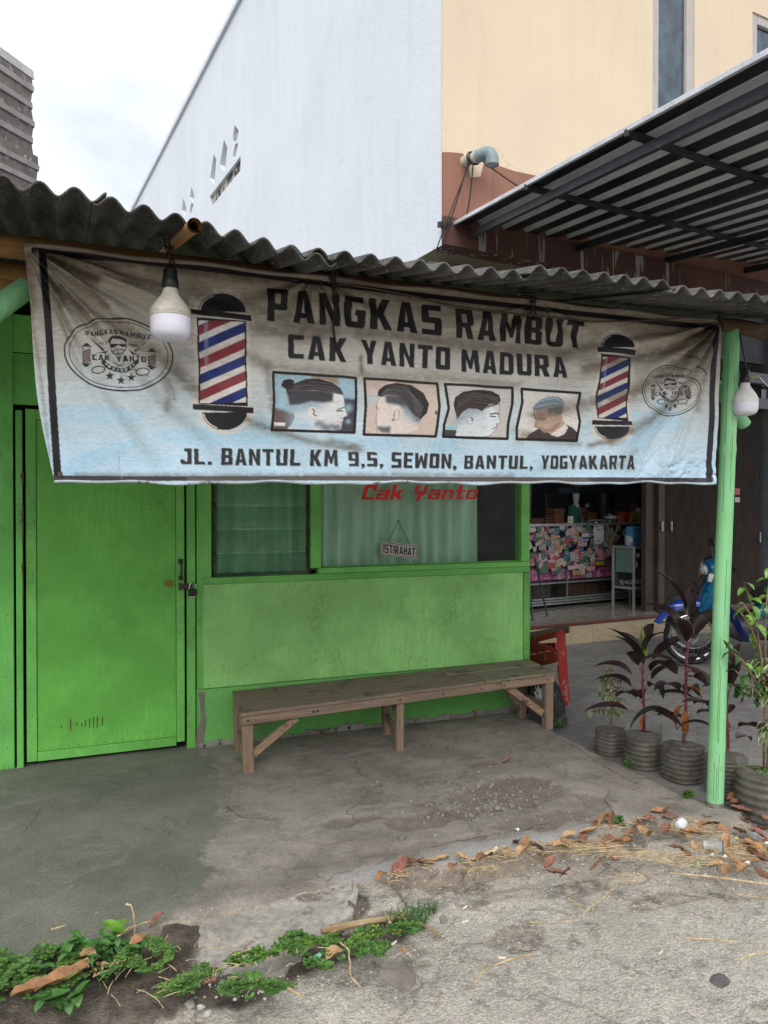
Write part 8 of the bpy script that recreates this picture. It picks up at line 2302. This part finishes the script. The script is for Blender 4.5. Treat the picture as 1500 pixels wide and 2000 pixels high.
# grass tufts by the broken stalk
def grass(u, v, n, lab, seed, m, h=.07, rad=.05):
    r = random.Random(seed); c = atZ(u, v, -.085); bm = bmesh.new()
    for k in range(n):
        a = r.uniform(0, 6.3); q = rad*math.sqrt(r.random()); b = c+Vector((math.cos(a)*q, math.sin(a)*q*.6, 0)); d = r.uniform(0, 6.3); L = h*r.uniform(.5, 1.2)
        t1 = b+Vector((math.cos(d)*L*.3, math.sin(d)*L*.3, L*.7)); t2 = b+Vector((math.cos(d)*L*.8, math.sin(d)*L*.8, L*.75))
        s = Vector((-math.sin(d), math.cos(d), 0))*.0016
        x = [bm.verts.new(p) for p in (b-s, b+s, t1+s, t1-s, t2)]; bm.faces.new((x[0], x[1], x[2], x[3])); bm.faces.new((x[3], x[2], x[4]))
    tag(obj('grass_tuft', bm, m, origin=tuple(c)), lab, 'grass', kind='stuff')
grass(795, 1815, 160, 'thin green grass under the broken dry stalk', 4, M['weed'], .075, .08)
grass(770, 1775, 60, 'thin green grass above the broken dry stalk', 5, M['weed'], .06, .05)
grass(830, 1785, 60, 'sparse grass right of the broken dry stalk', 6, M['weed'], .05, .06)
M['dead_moss'] = mat('dead_brown_moss', (.075, .062, .045), (.045, .036, .026), scale=20, rough=.95)
grass(612, 1835, 200, 'dead brown moss at the left end of the broken dry stalk', 7, M['dead_moss'], .035, .06)
grass(650, 1842, 120, 'dead brown moss below the broken dry stalk', 8, M['dead_moss'], .03, .05)

# ================================================================== DRY LEAVES, STRAW, LITTER
dlm = []
for k in range(6):
    r = random.Random(40+k); L, W = [(.085, .045), (.075, .05), (.095, .036), (.065, .045), (.09, .05), (.06, .03)][k]
    bm = bmesh.new(); n = 7; g = []
    for i in range(n+1):
        s = i/n; w = W*math.sin(PI*(s*.94+.03))**.8; zc = .012*math.sin(s*3+k) + .018*s*s*(k % 3-1)
        g.append([bm.verts.new((L*(s-.5), c*w/2 + .004*math.sin(s*5+k), zc + abs(c)*w*(.22+.1*(k % 3)) + .003*math.sin(s*15+c*4+k)+.004)) for c in (-1, -.5, 0, .5, 1)])
    for a, b in zip(g, g[1:]):
        for j in range(4): bm.faces.new((a[j], a[j+1], b[j+1], b[j]))
    tube(bm, [(L*.5, 0, .006), (L*.5+.02, .003, .006)], .0012, 4)
    me = bpy.data.meshes.new('dry_leaf'); bm.to_mesh(me); bm.free()
    me.polygons.foreach_set('use_smooth', [True]*len(me.polygons)); dlm.append(me)
LEAFG = 'dry fallen leaves on the ground'
ANCH = [('yellow wrapper', 958, 1694), ('white paper ball', 1330, 1640), ('crushed cup', 1395, 1663), ('plastic bottle', 1485, 1640), ('bamboo post', 1395, 1585), ('split cane', 740, 1800), ('broken slab corner', 1268, 1588), ('tiny edge weed', 1212, 1640), ('grey pebble', 1150, 1718)]
def where(u, v, anch):
    n, a, b = min(anch, key=lambda k: (k[1]-u)**2 + ((k[2]-v)*1.6)**2)
    h = 'left' if u < a else 'right'; d = 'in front' if v > b else 'behind'
    far = abs(u-a) > 45
    if abs(v-b) < 12: return ('well ' if far else 'just ') + h + ' of the ' + n
    if abs(u-a) < 14: return d + (' of the ' if d == 'in front' else ' the ') + n
    return d + ' and ' + h + ' of the ' + n
DM = {}
def dry(u, v, s=1.0, lab=None, k=None, az=None, tilt=.25, c=None):
    p = atZ(u, v, -.075); x, y = p.x, p.y
    zz = porch_z(x, y) if y > np.interp(x, fx, fy) else verge_z(x, y)
    c = c or rnd.choice(list(DRYC)); k = rnd.randrange(6) if k is None else k
    if (k, c) not in DM:
        DM[k, c] = dlm[k].copy(); DM[k, c].materials.append(DRYM[c])
    o = bpy.data.objects.new('dry_leaf', DM[k, c]); COL.objects.link(o)
    o.location = (x, y, zz+.004); o.scale = (s, s, s)
    o.rotation_euler = (rnd.uniform(-tilt, tilt), rnd.uniform(-tilt, tilt), rnd.uniform(0, 6.3) if az is None else az)
    sh = ('small ' if s < .98 else 'large ' if s > 1.2 else '') + ('narrow ' if k in (2, 5) else 'broad ' if k in (1, 4) else '')
    tag(o, lab or (sh + c + ' dry leaf ' + where(u, v, ANCH)), 'leaf', LEAFG)
for (u, v, s) in [(785, 1738, 1.2), (770, 1745, .8), (1010, 1680, 1.1), (1030, 1688, 1.0), (1047, 1692, .9), (1178, 1640, 1.1), (1195, 1638, 1.1), (1152, 1658, 1.0), (1140, 1662, .8), (1190, 1672, .8), (1180, 1682, .9), (1206, 1680, 1.0), (1222, 1683, .9),
                  (1085, 1742, .8), (1105, 1744, .8), (1073, 1715, .9), (1165, 1730, .9), (985, 1698, .8), (1288, 1615, .9), (1300, 1620, .9), (1310, 1625, .8), (1330, 1653, .8), (1352, 1662, 1.0), (1348, 1656, .8), (1390, 1640, .9), (1375, 1648, .9), (1410, 1655, .8),
                  (1440, 1712, 1.0), (1478, 1690, 1.2), (1496, 1680, 1.1), (1465, 1690, 1.0), (1492, 1740, 1.0), (1440, 1600, 1.0), (1448, 1612, 1.0), (1460, 1625, .9), (1432, 1585, .9), (1470, 1700, 1.0), (1455, 1680, .8), (940, 1715, .7), (925, 1722, .7), (1270, 1665, .8), (1105, 1680, .7), (885, 1730, .7), (1245, 1640, .7), (1480, 1665, 1.0), (1020, 1700, .9), (1060, 1700, .8), (1095, 1690, 1.0), (1130, 1680, .8), (1256, 1655, .9), (1420, 1690, 1.1), (1485, 1712, 1.1), (1450, 1735, .9), (1320, 1690, .7), (830, 1725, .8), (1385, 1700, .8), (1400, 1725, .9), (1425, 1735, 1.0), (1445, 1655, .9), (1492, 1650, 1.0), (1505, 1700, 1.1), (1470, 1720, .8), (1360, 1690, .8), (1340, 1700, .7), (1415, 1672, .8), (1380, 1620, .9), (1300, 1650, .8), (1265, 1630, .8), (1230, 1655, .8), (1160, 1645, .8), (1115, 1665, .9), (960, 1710, .8), (905, 1712, .7), (860, 1712, .8), (805, 1728, .9), (745, 1752, .7), (1200, 1712, .7), (1500, 1625, .9), (1455, 1640, .8)]:
    dry(u, v, s*1.15)
dry(165, 1926, 1.25, 'largest curled tan leaf of the pair lying on the dark soil', 1, 2.6, .1, c='tan'); dry(208, 1930, 1.0, 'curled pale tan leaf right of the largest one on the dark soil', 3, .2, .1, c='tan')
dry(125, 1972, 2.1, 'very large long orange brown dry leaf at the bottom left', 2, .62, .05, c='orange brown'); dry(72, 1990, 1.7, 'large broken brown leaf piece at the bottom left edge', 2, .5, .06, c='brown')
dry(305, 1848, .95, 'small reddish leaf lying alone on the apron', 5, .35, .1, c='reddish'); dry(276, 1890, 1.1, 'orange leaf lying in the clover left of the apron', 0, .3, c='orange brown'); dry(320, 1912, .9, 'dark brown leaf at the toe of the apron', 3, c='dark brown')
dry(990, 1512, .85, 'small brown curled leaf on the porch floor in front of the bench', 5, -.3, .2, c='brown'); dry(408, 1965, .8, 'reddish brown leaf beside the white pebbles at the bottom', 3, c='reddish')
dry(655, 1915, 1.0, 'pale yellow leaf lying on the clover band', 0, .4, c='tan'); dry(225, 1888, .7, 'small brown leaf behind the pale tan one', c='brown'); dry(790, 1905, .5, 'tiny orange leaf scrap near the flat grey stone', c='orange brown')
# straw, one loose mass along the slab edge
r = random.Random(5); bm = bmesh.new()
def straws(n, path, spread, Lr, az0, azs, th=.0015):
    P = [atZ(u, v, -.08) for u, v in path]
    for k in range(n):
        t = r.random()*(len(P)-1); i = min(int(t), len(P)-2); c = P[i].lerp(P[i+1], t-i)
        x, y = c.x+r.gauss(0, spread), c.y+r.gauss(0, spread*.6)
        if y > np.interp(x, fx, fy)-.005: y = np.interp(x, fx, fy)-.01-abs(r.gauss(0, .01))
        z = verge_z(x, y)+.003+abs(r.gauss(0, .008)); az = az0 + r.gauss(0, azs); L = r.uniform(*Lr)
        d = Vector((math.cos(az), math.sin(az), r.gauss(0, .06)))*L/2; m = Vector((-math.sin(az), math.cos(az), 0))*r.gauss(0, L*.05)
        p = Vector((x, y, z)); tube(bm, [p-d, p+m+Vector((0, 0, .004)), p+d], th*r.uniform(.5, 1.2), 4)
straws(80, [(900, 1725), (1000, 1705), (1090, 1690), (1180, 1700)], .06, (.03, .12), -.2, .7)
straws(70, [(1080, 1680), (1180, 1700), (1290, 1710), (1390, 1722)], .035, (.08, .28), -.38, .25)
straws(70, [(1330, 1640), (1370, 1655), (1400, 1690), (1430, 1715)], .05, (.05, .18), -.75, .35)
straws(110, [(1380, 1690), (1440, 1700), (1490, 1690)], .07, (.04, .16), -.3, .9)
straws(60, [(1240, 1640), (1180, 1660), (1130, 1690)], .06, (.03, .10), .3, .8)
straws(40, [(960, 1745), (920, 1735)], .04, (.02, .08), .5, .8)
straws(60, [(840, 1730), (760, 1760), (860, 1720)], .05, (.02, .08), .2, .9)
straws(40, [(1280, 1755), (1180, 1755)], .05, (.02, .06), .2, 1.2)
straws(70, [(700, 1900), (300, 1930), (430, 1960)], .12, (.02, .08), .4, 1.2, .0016)
tag(obj('straw_litter', bm, M['straw']), 'loose straw and plant bits drifted along the slab edge', 'straw', kind='stuff')
STG = 'long dry stalks lying on the rough concrete'
for P, w, lab in [([(1110, 1800), (1140, 1770), (1160, 1745), (1180, 1780), (1205, 1770)][:1] + [(1140, 1830), (1180, 1795), (1205, 1770)], .0035, 'pair of dry stalks lying diagonally in the middle of the rough concrete'),
                  ([(1310, 1745), (1380, 1752), (1450, 1762), (1500, 1770)], .0035, 'long straight dry stalk reaching the right edge of the photo'),
                  ([(1035, 1850), (1080, 1848), (1125, 1846)], .002, 'short thin stalk left of the diagonal pair'),
                  ([(920, 1990), (950, 1950), (990, 1930), (1045, 1917)], .003, 'curved dry stalk at the bottom centre'),
                  ([(1395, 1722), (1400, 1760), (1440, 1790), (1500, 1800)], .0025, 'thin curved stalk bending down from the leaf drift'),
                  ([(1320, 1878), (1370, 1880), (1440, 1885)], .0025, 'thin straight stalk above the triangular stone'),
                  ([(1430, 1935), (1460, 1915), (1500, 1908)], .0025, 'thin curved stalk right of the triangular stone'),
                  ([(560, 1990), (590, 2010)], .004, 'short split stalk at the bottom left of the rough concrete'),
                  ([(640, 1905), (655, 1890), (682, 1915), (685, 1970), (705, 1990)], .003, 'bent dry stalk across the clover band'),
                  ([(230, 1900), (253, 1882), (300, 1850)], .003, 'thin dry stalk leaning at the left side of the apron'),
                  ([(100, 1875), (130, 1868)], .003, 'short pale stalk lying on the weeds')]:
    bm = bmesh.new(); pts = []
    for u, v in P:
        p = atZ(u, v, -.085); on = p.y > np.interp(p.x, fx, fy); p.z = (porch_z(p.x, p.y) if on else verge_z(p.x, p.y)) + .008 + (.03 if v < 1912 and u < 300 else 0); pts.append(p)
    if len(pts) > 2:
        dense = []
        for i in range(len(pts)-1):
            for k in range(4): dense.append(pts[i].lerp(pts[i+1], k/4)+Vector((rnd.gauss(0, .0015), rnd.gauss(0, .0015), 0)))
        pts = dense + [pts[-1]]
    tube(bm, pts, w, 6)
    tag(obj('dry_stalk', bm, M['straw'], origin=tuple(pts[0])), lab, 'stalk', STG)
# tall dry stalk standing in the weeds, and the thick split stalk on the apron
bm = bmesh.new(); tube(bm, [atT(262, 1835, 2.80), atT(263, 1812, 2.80), atT(261, 1785, 2.80), atT(256, 1768, 2.80), atT(246, 1766, 2.80)], [.004, .0035, .003, .003, .005], 6); tube(bm, [atT(215, 1835, 2.76), atT(240, 1822, 2.77), atT(258, 1812, 2.79)], [.004, .009, .004], 6)
p0_ = atT(262, 1845, 2.8); tag(obj('dry_stalk', bm, M['straw'], origin=tuple(p0_)), 'bent tan stalk standing up from the weeds against the slab', 'stalk', STG)
bm = bmesh.new(); a, b = atZ(628, 1818, -.035), atZ(795, 1790, -.055)
tube(bm, [a, a.lerp(b, .1), a.lerp(b, .5)+Vector((0, 0, .006)), b], [.012, .0135, .013, .010], 8); tube(bm, [a.lerp(b, .1)+Vector((0, .012, .008)), b+Vector((0, .012, .004))], .005, 5)
c_ = atZ(868, 1832, -.075); tube(bm, [b, b.lerp(c_, .5)+Vector((0, 0, .004)), c_], [.006, .005, .004], 6); tube(bm, [b, atZ(762, 1760, -.05), atZ(755, 1745, -.05)], [.004, .003, .002], 5)
tag(obj('dry_stalk', bm, mat('split_cane', (.42, .31, .17), (.25, .17, .09), scale=4, stretch=(1, 12, 12), rough=.7, bump=.4), origin=tuple(a)), 'thick split cane lying at the right end of the apron', 'stalk', STG)
# loose stones
M['gravel'] = mat('pale_gravel', (.44, .42, .38), (.26, .24, .21), scale=60, rough=.9, bump=.3, bscale=200)
def stone(u, v, s, lab=None, m=None, flat=.6, seed=None, group='broken concrete pieces on the porch'):
    r = random.Random(seed or int(u*7+v)); p = atZ(u, v, -.03); on = p.y > np.interp(p.x, fx, fy); z = porch_z(p.x, p.y) if on else verge_z(p.x, p.y)
    if not on: p = atZ(u, v, z)
    bm = bmesh.new(); bmesh.ops.create_icosphere(bm, subdivisions=2, radius=1)
    ax = [Vector((r.gauss(0, 1), r.gauss(0, 1), r.gauss(0, 1))).normalized() for _ in range(7)]
    for vtx in bm.verts:
        for a in ax:
            d = vtx.co.dot(a)
            if d > .62: vtx.co -= a*(d-.62)
        vtx.co = Vector((vtx.co.x*s*r.uniform(.95, 1.05), vtx.co.y*s*.75, vtx.co.z*s*flat))
    bmesh.ops.rotate(bm, verts=bm.verts, matrix=Matrix.Rotation(r.uniform(0, 6), 3, 'Z'), cent=(0, 0, 0))
    bmesh.ops.translate(bm, verts=bm.verts, vec=(p.x, p.y, z + s*flat*.5))
    tag(obj('stone', bm, m or M['stone'], origin=(p.x, p.y, z)), lab or (('larger' if s > .016 else 'small' if s > .0125 else 'tiny') + ' broken concrete chip ' + where(u, v, [('biggest chip on the porch', 970, 1588), ('brown curled leaf on the porch', 990, 1512)])), 'stone', group)
stone(970, 1588, .026, 'biggest broken concrete chip in the rubble patch on the porch')
for (u, v, s) in [(905, 1550, .018), (935, 1545, .02), (1015, 1590, .015), (1025, 1590, .013), (960, 1600, .013), (990, 1560, .012), (940, 1580, .013), (870, 1575, .015), (985, 1605, .012), (1000, 1545, .012), (920, 1600, .012), (890, 1560, .013), (1030, 1570, .011)]: stone(u, v, s)
stone(784, 1652, .030, 'flat pale concrete chip lying alone on the porch left of the rubble', flat=.3); stone(850, 1648, .016, 'small round grey stone in front of the rubble patch')
stone(775, 1912, .085, 'flat brown grey stone set in the rough concrete beside the clover band', mat('brown_grey_stone', (.21, .185, .16), (.16, .14, .12), scale=8, bump=.3), .22, group='loose stones')
stone(1408, 1920, .045, 'dark triangular stone at the lower right', mat('dark_stone', (.13, .12, .11), (.09, .08, .075), scale=20, bump=.4), .25, group='loose stones')
stone(1150, 1718, .022, 'grey pebble on the rough concrete below the leaf drift', None, .6, group='loose stones'); stone(866, 1800, .024, 'grey pebble right of the split cane', None, .6, group='loose stones')
stone(885, 1845, .013, 'dark pebble near the cigarette ends', None, .6, group='loose stones')
stone(403, 1985, .020, 'white pebble at the bottom, beside the clover, the larger of two', M['gravel'], .7, group='loose stones'); stone(392, 1972, .016, 'white pebble at the bottom, beside the clover, the smaller of two', M['gravel'], .7, group='loose stones')
r = random.Random(12); bm = bmesh.new()
def grit(n, uv, su, sv, s0, s1):
    for k in range(n):
        u, v = r.gauss(uv[0], su), r.gauss(uv[1], sv); p = atZ(u, v, -.02)
        if p.y < np.interp(p.x, fx, fy)+.03 or p.x > 2.98: continue
        z = porch_z(p.x, p.y); s = s0*(s1/s0)**(r.random()**2)
        rr = bmesh.ops.create_icosphere(bm, subdivisions=1, radius=s)
        for q in rr['verts']: q.co = Vector((q.co.x*r.uniform(.7, 1.3), q.co.y*r.uniform(.7, 1.3), q.co.z*.7)) + Vector((p.x, p.y, z+s*.25))
grit(620, (960, 1565), 75, 28, .0022, .013); grit(200, (980, 1600), 110, 22, .002, .007); grit(90, (1000, 1520), 160, 60, .002, .005); grit(60, (600, 1600), 250, 90, .0015, .004)
tag(obj('grit', bm, M['stone']), 'scatter of fine concrete grit on the worn porch floor', 'grit', kind='stuff')
r = random.Random(13); bm = bmesh.new()
for k in range(1500):
    u, v = r.uniform(380, 1520), r.uniform(1690, 2010); p = atZ(u, v, -.085)
    if p.y > np.interp(p.x, fx, fy)-.01: continue
    if u < 700 and v < 1960 and r.random() < .9: continue
    z = verge_z(p.x, p.y); s = .0025*(3.2)**(r.random()**2.2)
    rr = bmesh.ops.create_icosphere(bm, subdivisions=1, radius=s)
    for q in rr['verts']: q.co = Vector((q.co.x*r.uniform(.7, 1.4), q.co.y*r.uniform(.7, 1.4), q.co.z*.6)) + Vector((p.x, p.y, z+s*.1))
tag(obj('gravel', bm, M['gravel']), 'pale gravel grains standing out of the rough concrete', 'gravel', kind='stuff')
# broken brick showing at the slab corner
M['brick'] = mat('worn_red_brick', (.26, .145, .095), (.20, .15, .12), scale=14, rough=.95, bump=.5, bscale=60)
for (u, v, w, d, az, lab) in [(1268, 1588, .11, .05, -.25, 'worn red brick showing at the broken slab corner left of the post'), (1228, 1606, .08, .04, .1, 'worn brick flush with the slab edge, left of the broken corner'), (265, 1802, .11, .06, .5, 'dark red brick showing between slab and apron behind the weeds')]:
    p = atZ(u, v, -.035); bm = bmesh.new(); add_box(bm, (p.x, p.y-.0, -.045), (w, d, .05), Matrix.Rotation(az, 4, 'Z'), .010, 2)
    tag(obj('brick', bm, M['brick'], origin=(p.x, p.y, -.07), smooth='auto'), lab, 'brick')
# litter
p = atZ(1330, 1640, -.05); z = verge_z(p.x, p.y)
bm = bmesh.new(); bmesh.ops.create_icosphere(bm, subdivisions=3, radius=.032)
for v in bm.verts:
    n = float(fbm(v.co.x*110+9, v.co.z*110+v.co.y*90, 3, 2)); v.co = Vector((v.co.x*.85, v.co.y*.8, v.co.z*1.05))*(.55+.85*n)
bmesh.ops.translate(bm, verts=bm.verts, vec=(p.x, p.y, z+.026)); tag(obj('crumpled_paper', bm, M['white_litter'], origin=(p.x, p.y, z), smooth=True), 'crumpled white paper ball on the leaf drift near the post', 'litter')
def lying(bm, prof, p, d, seg=24, caps=True):
    d = Vector(d).normalized(); pts = [Vector(p)+d*z for r_, z in prof]; tube(bm, pts, [max(r_, .0005) for r_, z in prof], seg, caps)
cupz = verge_z(atZ(1395, 1663, -.05).x, atZ(1395, 1663, -.05).y)
a = atZ(1374, 1662, cupz); b = atZ(1412, 1668, cupz); d = b-a; Lc = d.length
t = thing('plastic_cup', 'crushed clear drinking cup with a blue rim lying in the leaf drift', 'cup', tuple(a))
bm = bmesh.new(); lying(bm, [(.020, 0), (.022, Lc*.3), (.026, Lc*.7), (.029, Lc)], a+Vector((0, 0, .028)), d, 24, False); obj('body', bm, M['pet_litter'], t, smooth=True)
bm = bmesh.new(); dn = d.normalized(); s1 = Vector((0, 0, 1)); s2 = dn.cross(s1); c = a + d + Vector((0, 0, .028))
tube(bm, [c + (s1*math.cos(x)+s2*math.sin(x))*.0295 for x in [2*PI*k/24 for k in range(25)]], .003, 6); obj('rim', bm, mat('blue_rim', (.06, .17, .30), rough=.3), t, smooth=True)
bm = bmesh.new(); lying(bm, [(.019, 0.002), (.019, .006)], a+Vector((0, 0, .028)), d, 20); obj('bottom', bm, M['white_litter'], t)
a = atZ(1468, 1638, -.06); b = atZ(1512, 1656, -.06); d = b-a; Lc = d.length
bm = bmesh.new(); lying(bm, [(.001, -.03), (.010, -.028), (.011, -.015), (.026, .01), (.030, .03)] + [(.030 + .0018*math.sin(k*1.9), .03+k*Lc/24) for k in range(24)] + [(.02, .035+Lc), (.001, .036+Lc)], a+Vector((0, 0, .03)), d, 28, False)
tag(obj('plastic_bottle', bm, M['pet_litter'], origin=tuple(a), smooth=True), 'clear ribbed plastic bottle lying at the right edge below the pots', 'bottle')
def scrap(u, v, w, h, c, lab, cat='litter', az=0.3, z=None, th=.003):
    p = atZ(u, v, -.06); on = p.y > np.interp(p.x, fx, fy); zz = (porch_z(p.x, p.y) if on else verge_z(p.x, p.y))
    bm = bmesh.new(); n = 6; g = []
    for i in range(n+1):
        g.append([bm.verts.new((w*(i/n-.5), h*(j/3-.5), .004*math.sin(i*1.7+j)+.003*math.cos(j*2.1+i)+.006)) for j in range(4)])
    for a, b in zip(g, g[1:]):
        for j in range(3): bm.faces.new((a[j], a[j+1], b[j+1], b[j]))
    bmesh.ops.rotate(bm, verts=bm.verts, matrix=Matrix.Rotation(az, 3, 'Z'), cent=(0, 0, 0)); bmesh.ops.translate(bm, verts=bm.verts, vec=(p.x, p.y, zz+.003))
    o = obj('wrapper', bm, mat('litter_print', *c, rough=.35, scale=30, bump=.1) if len(c) == 2 else mat('litter_print', c[0], rough=.4, bump=.1), origin=(p.x, p.y, zz)); o.modifiers.new('thickness', 'SOLIDIFY').thickness = .001
    tag(o, lab, cat)
scrap(958, 1694, .11, .028, ((.70, .62, .45), (.60, .40, .03)), 'yellow and white snack wrapper lying at the foot of the slab', az=.32)
scrap(1010, 1648, .020, .016, ((.75, .75, .74),), 'tiny white scrap on top of the slab edge'); scrap(1415, 1702, .024, .016, ((.6, .64, .68),), 'small pale scrap under the crushed cup'); scrap(1390, 1698, .026, .014, ((.62, .64, .66),), 'pale plastic flake left of the crushed cup')
scrap(1460, 1714, .024, .018, ((.75, .75, .73),), 'white scrap at the right in the leaf drift'); scrap(1496, 1672, .035, .018, ((.74, .73, .70),), 'white card scrap near the plastic bottle'); scrap(1437, 1666, .024, .016, ((.55, .50, .12),), 'yellow scrap right of the crushed cup')
scrap(1362, 1716, .020, .009, ((.18, .5, .2),), 'small green scrap below the straw drift'); scrap(622, 1912, .022, .018, ((.16, .42, .32),), 'small teal scrap on the clover band'); scrap(1312, 1638, .016, .016, ((.6, .52, .12),), 'tiny yellow scrap left of the paper ball')
for (u, v, az, lab) in [(908, 1814, .5, 'cigarette end beside the dark pebble'), (908, 1843, 0, 'cigarette end below the first one'), (980, 1918, -.5, 'cigarette end near the bottom centre'), (770, 1904, .6, 'cigarette end lying on the flat brown grey stone'), (1237, 1680, 1.3, 'cigarette end in the straw drift'), (1290, 1900, .4, 'cigarette end left of the triangular stone')]:
    p = atZ(u, v, -.07); z = verge_z(p.x, p.y); bm = bmesh.new(); d = Vector((math.cos(az), math.sin(az), 0))*.013; q = Vector((p.x, p.y, z+.007+(.025 if u == 770 else 0))); tube(bm, [q-d, q+d], .0038, 8)
    tag(obj('cigarette_end', bm, mat('cigarette_paper', (.68, .62, .52), rough=.8, bump=0), origin=(p.x, p.y, z)), lab, 'cigarette', 'cigarette ends on the ground')

# ================================================================== ACROSS THE STREET (unseen wall, height and colour set for the shop window's reflection)
bm = bmesh.new(); box(bm, -14, 20, -15.4, -15.0, -.3, 2.4); tag(obj('street_wall', bm, mat('grey_green_street_wall', (.34, .35, .30), (.26, .28, .22), scale=1.5), origin=(3, -15.2, -.3)), 'long low unseen wall across the street, set for the window reflection', 'wall')
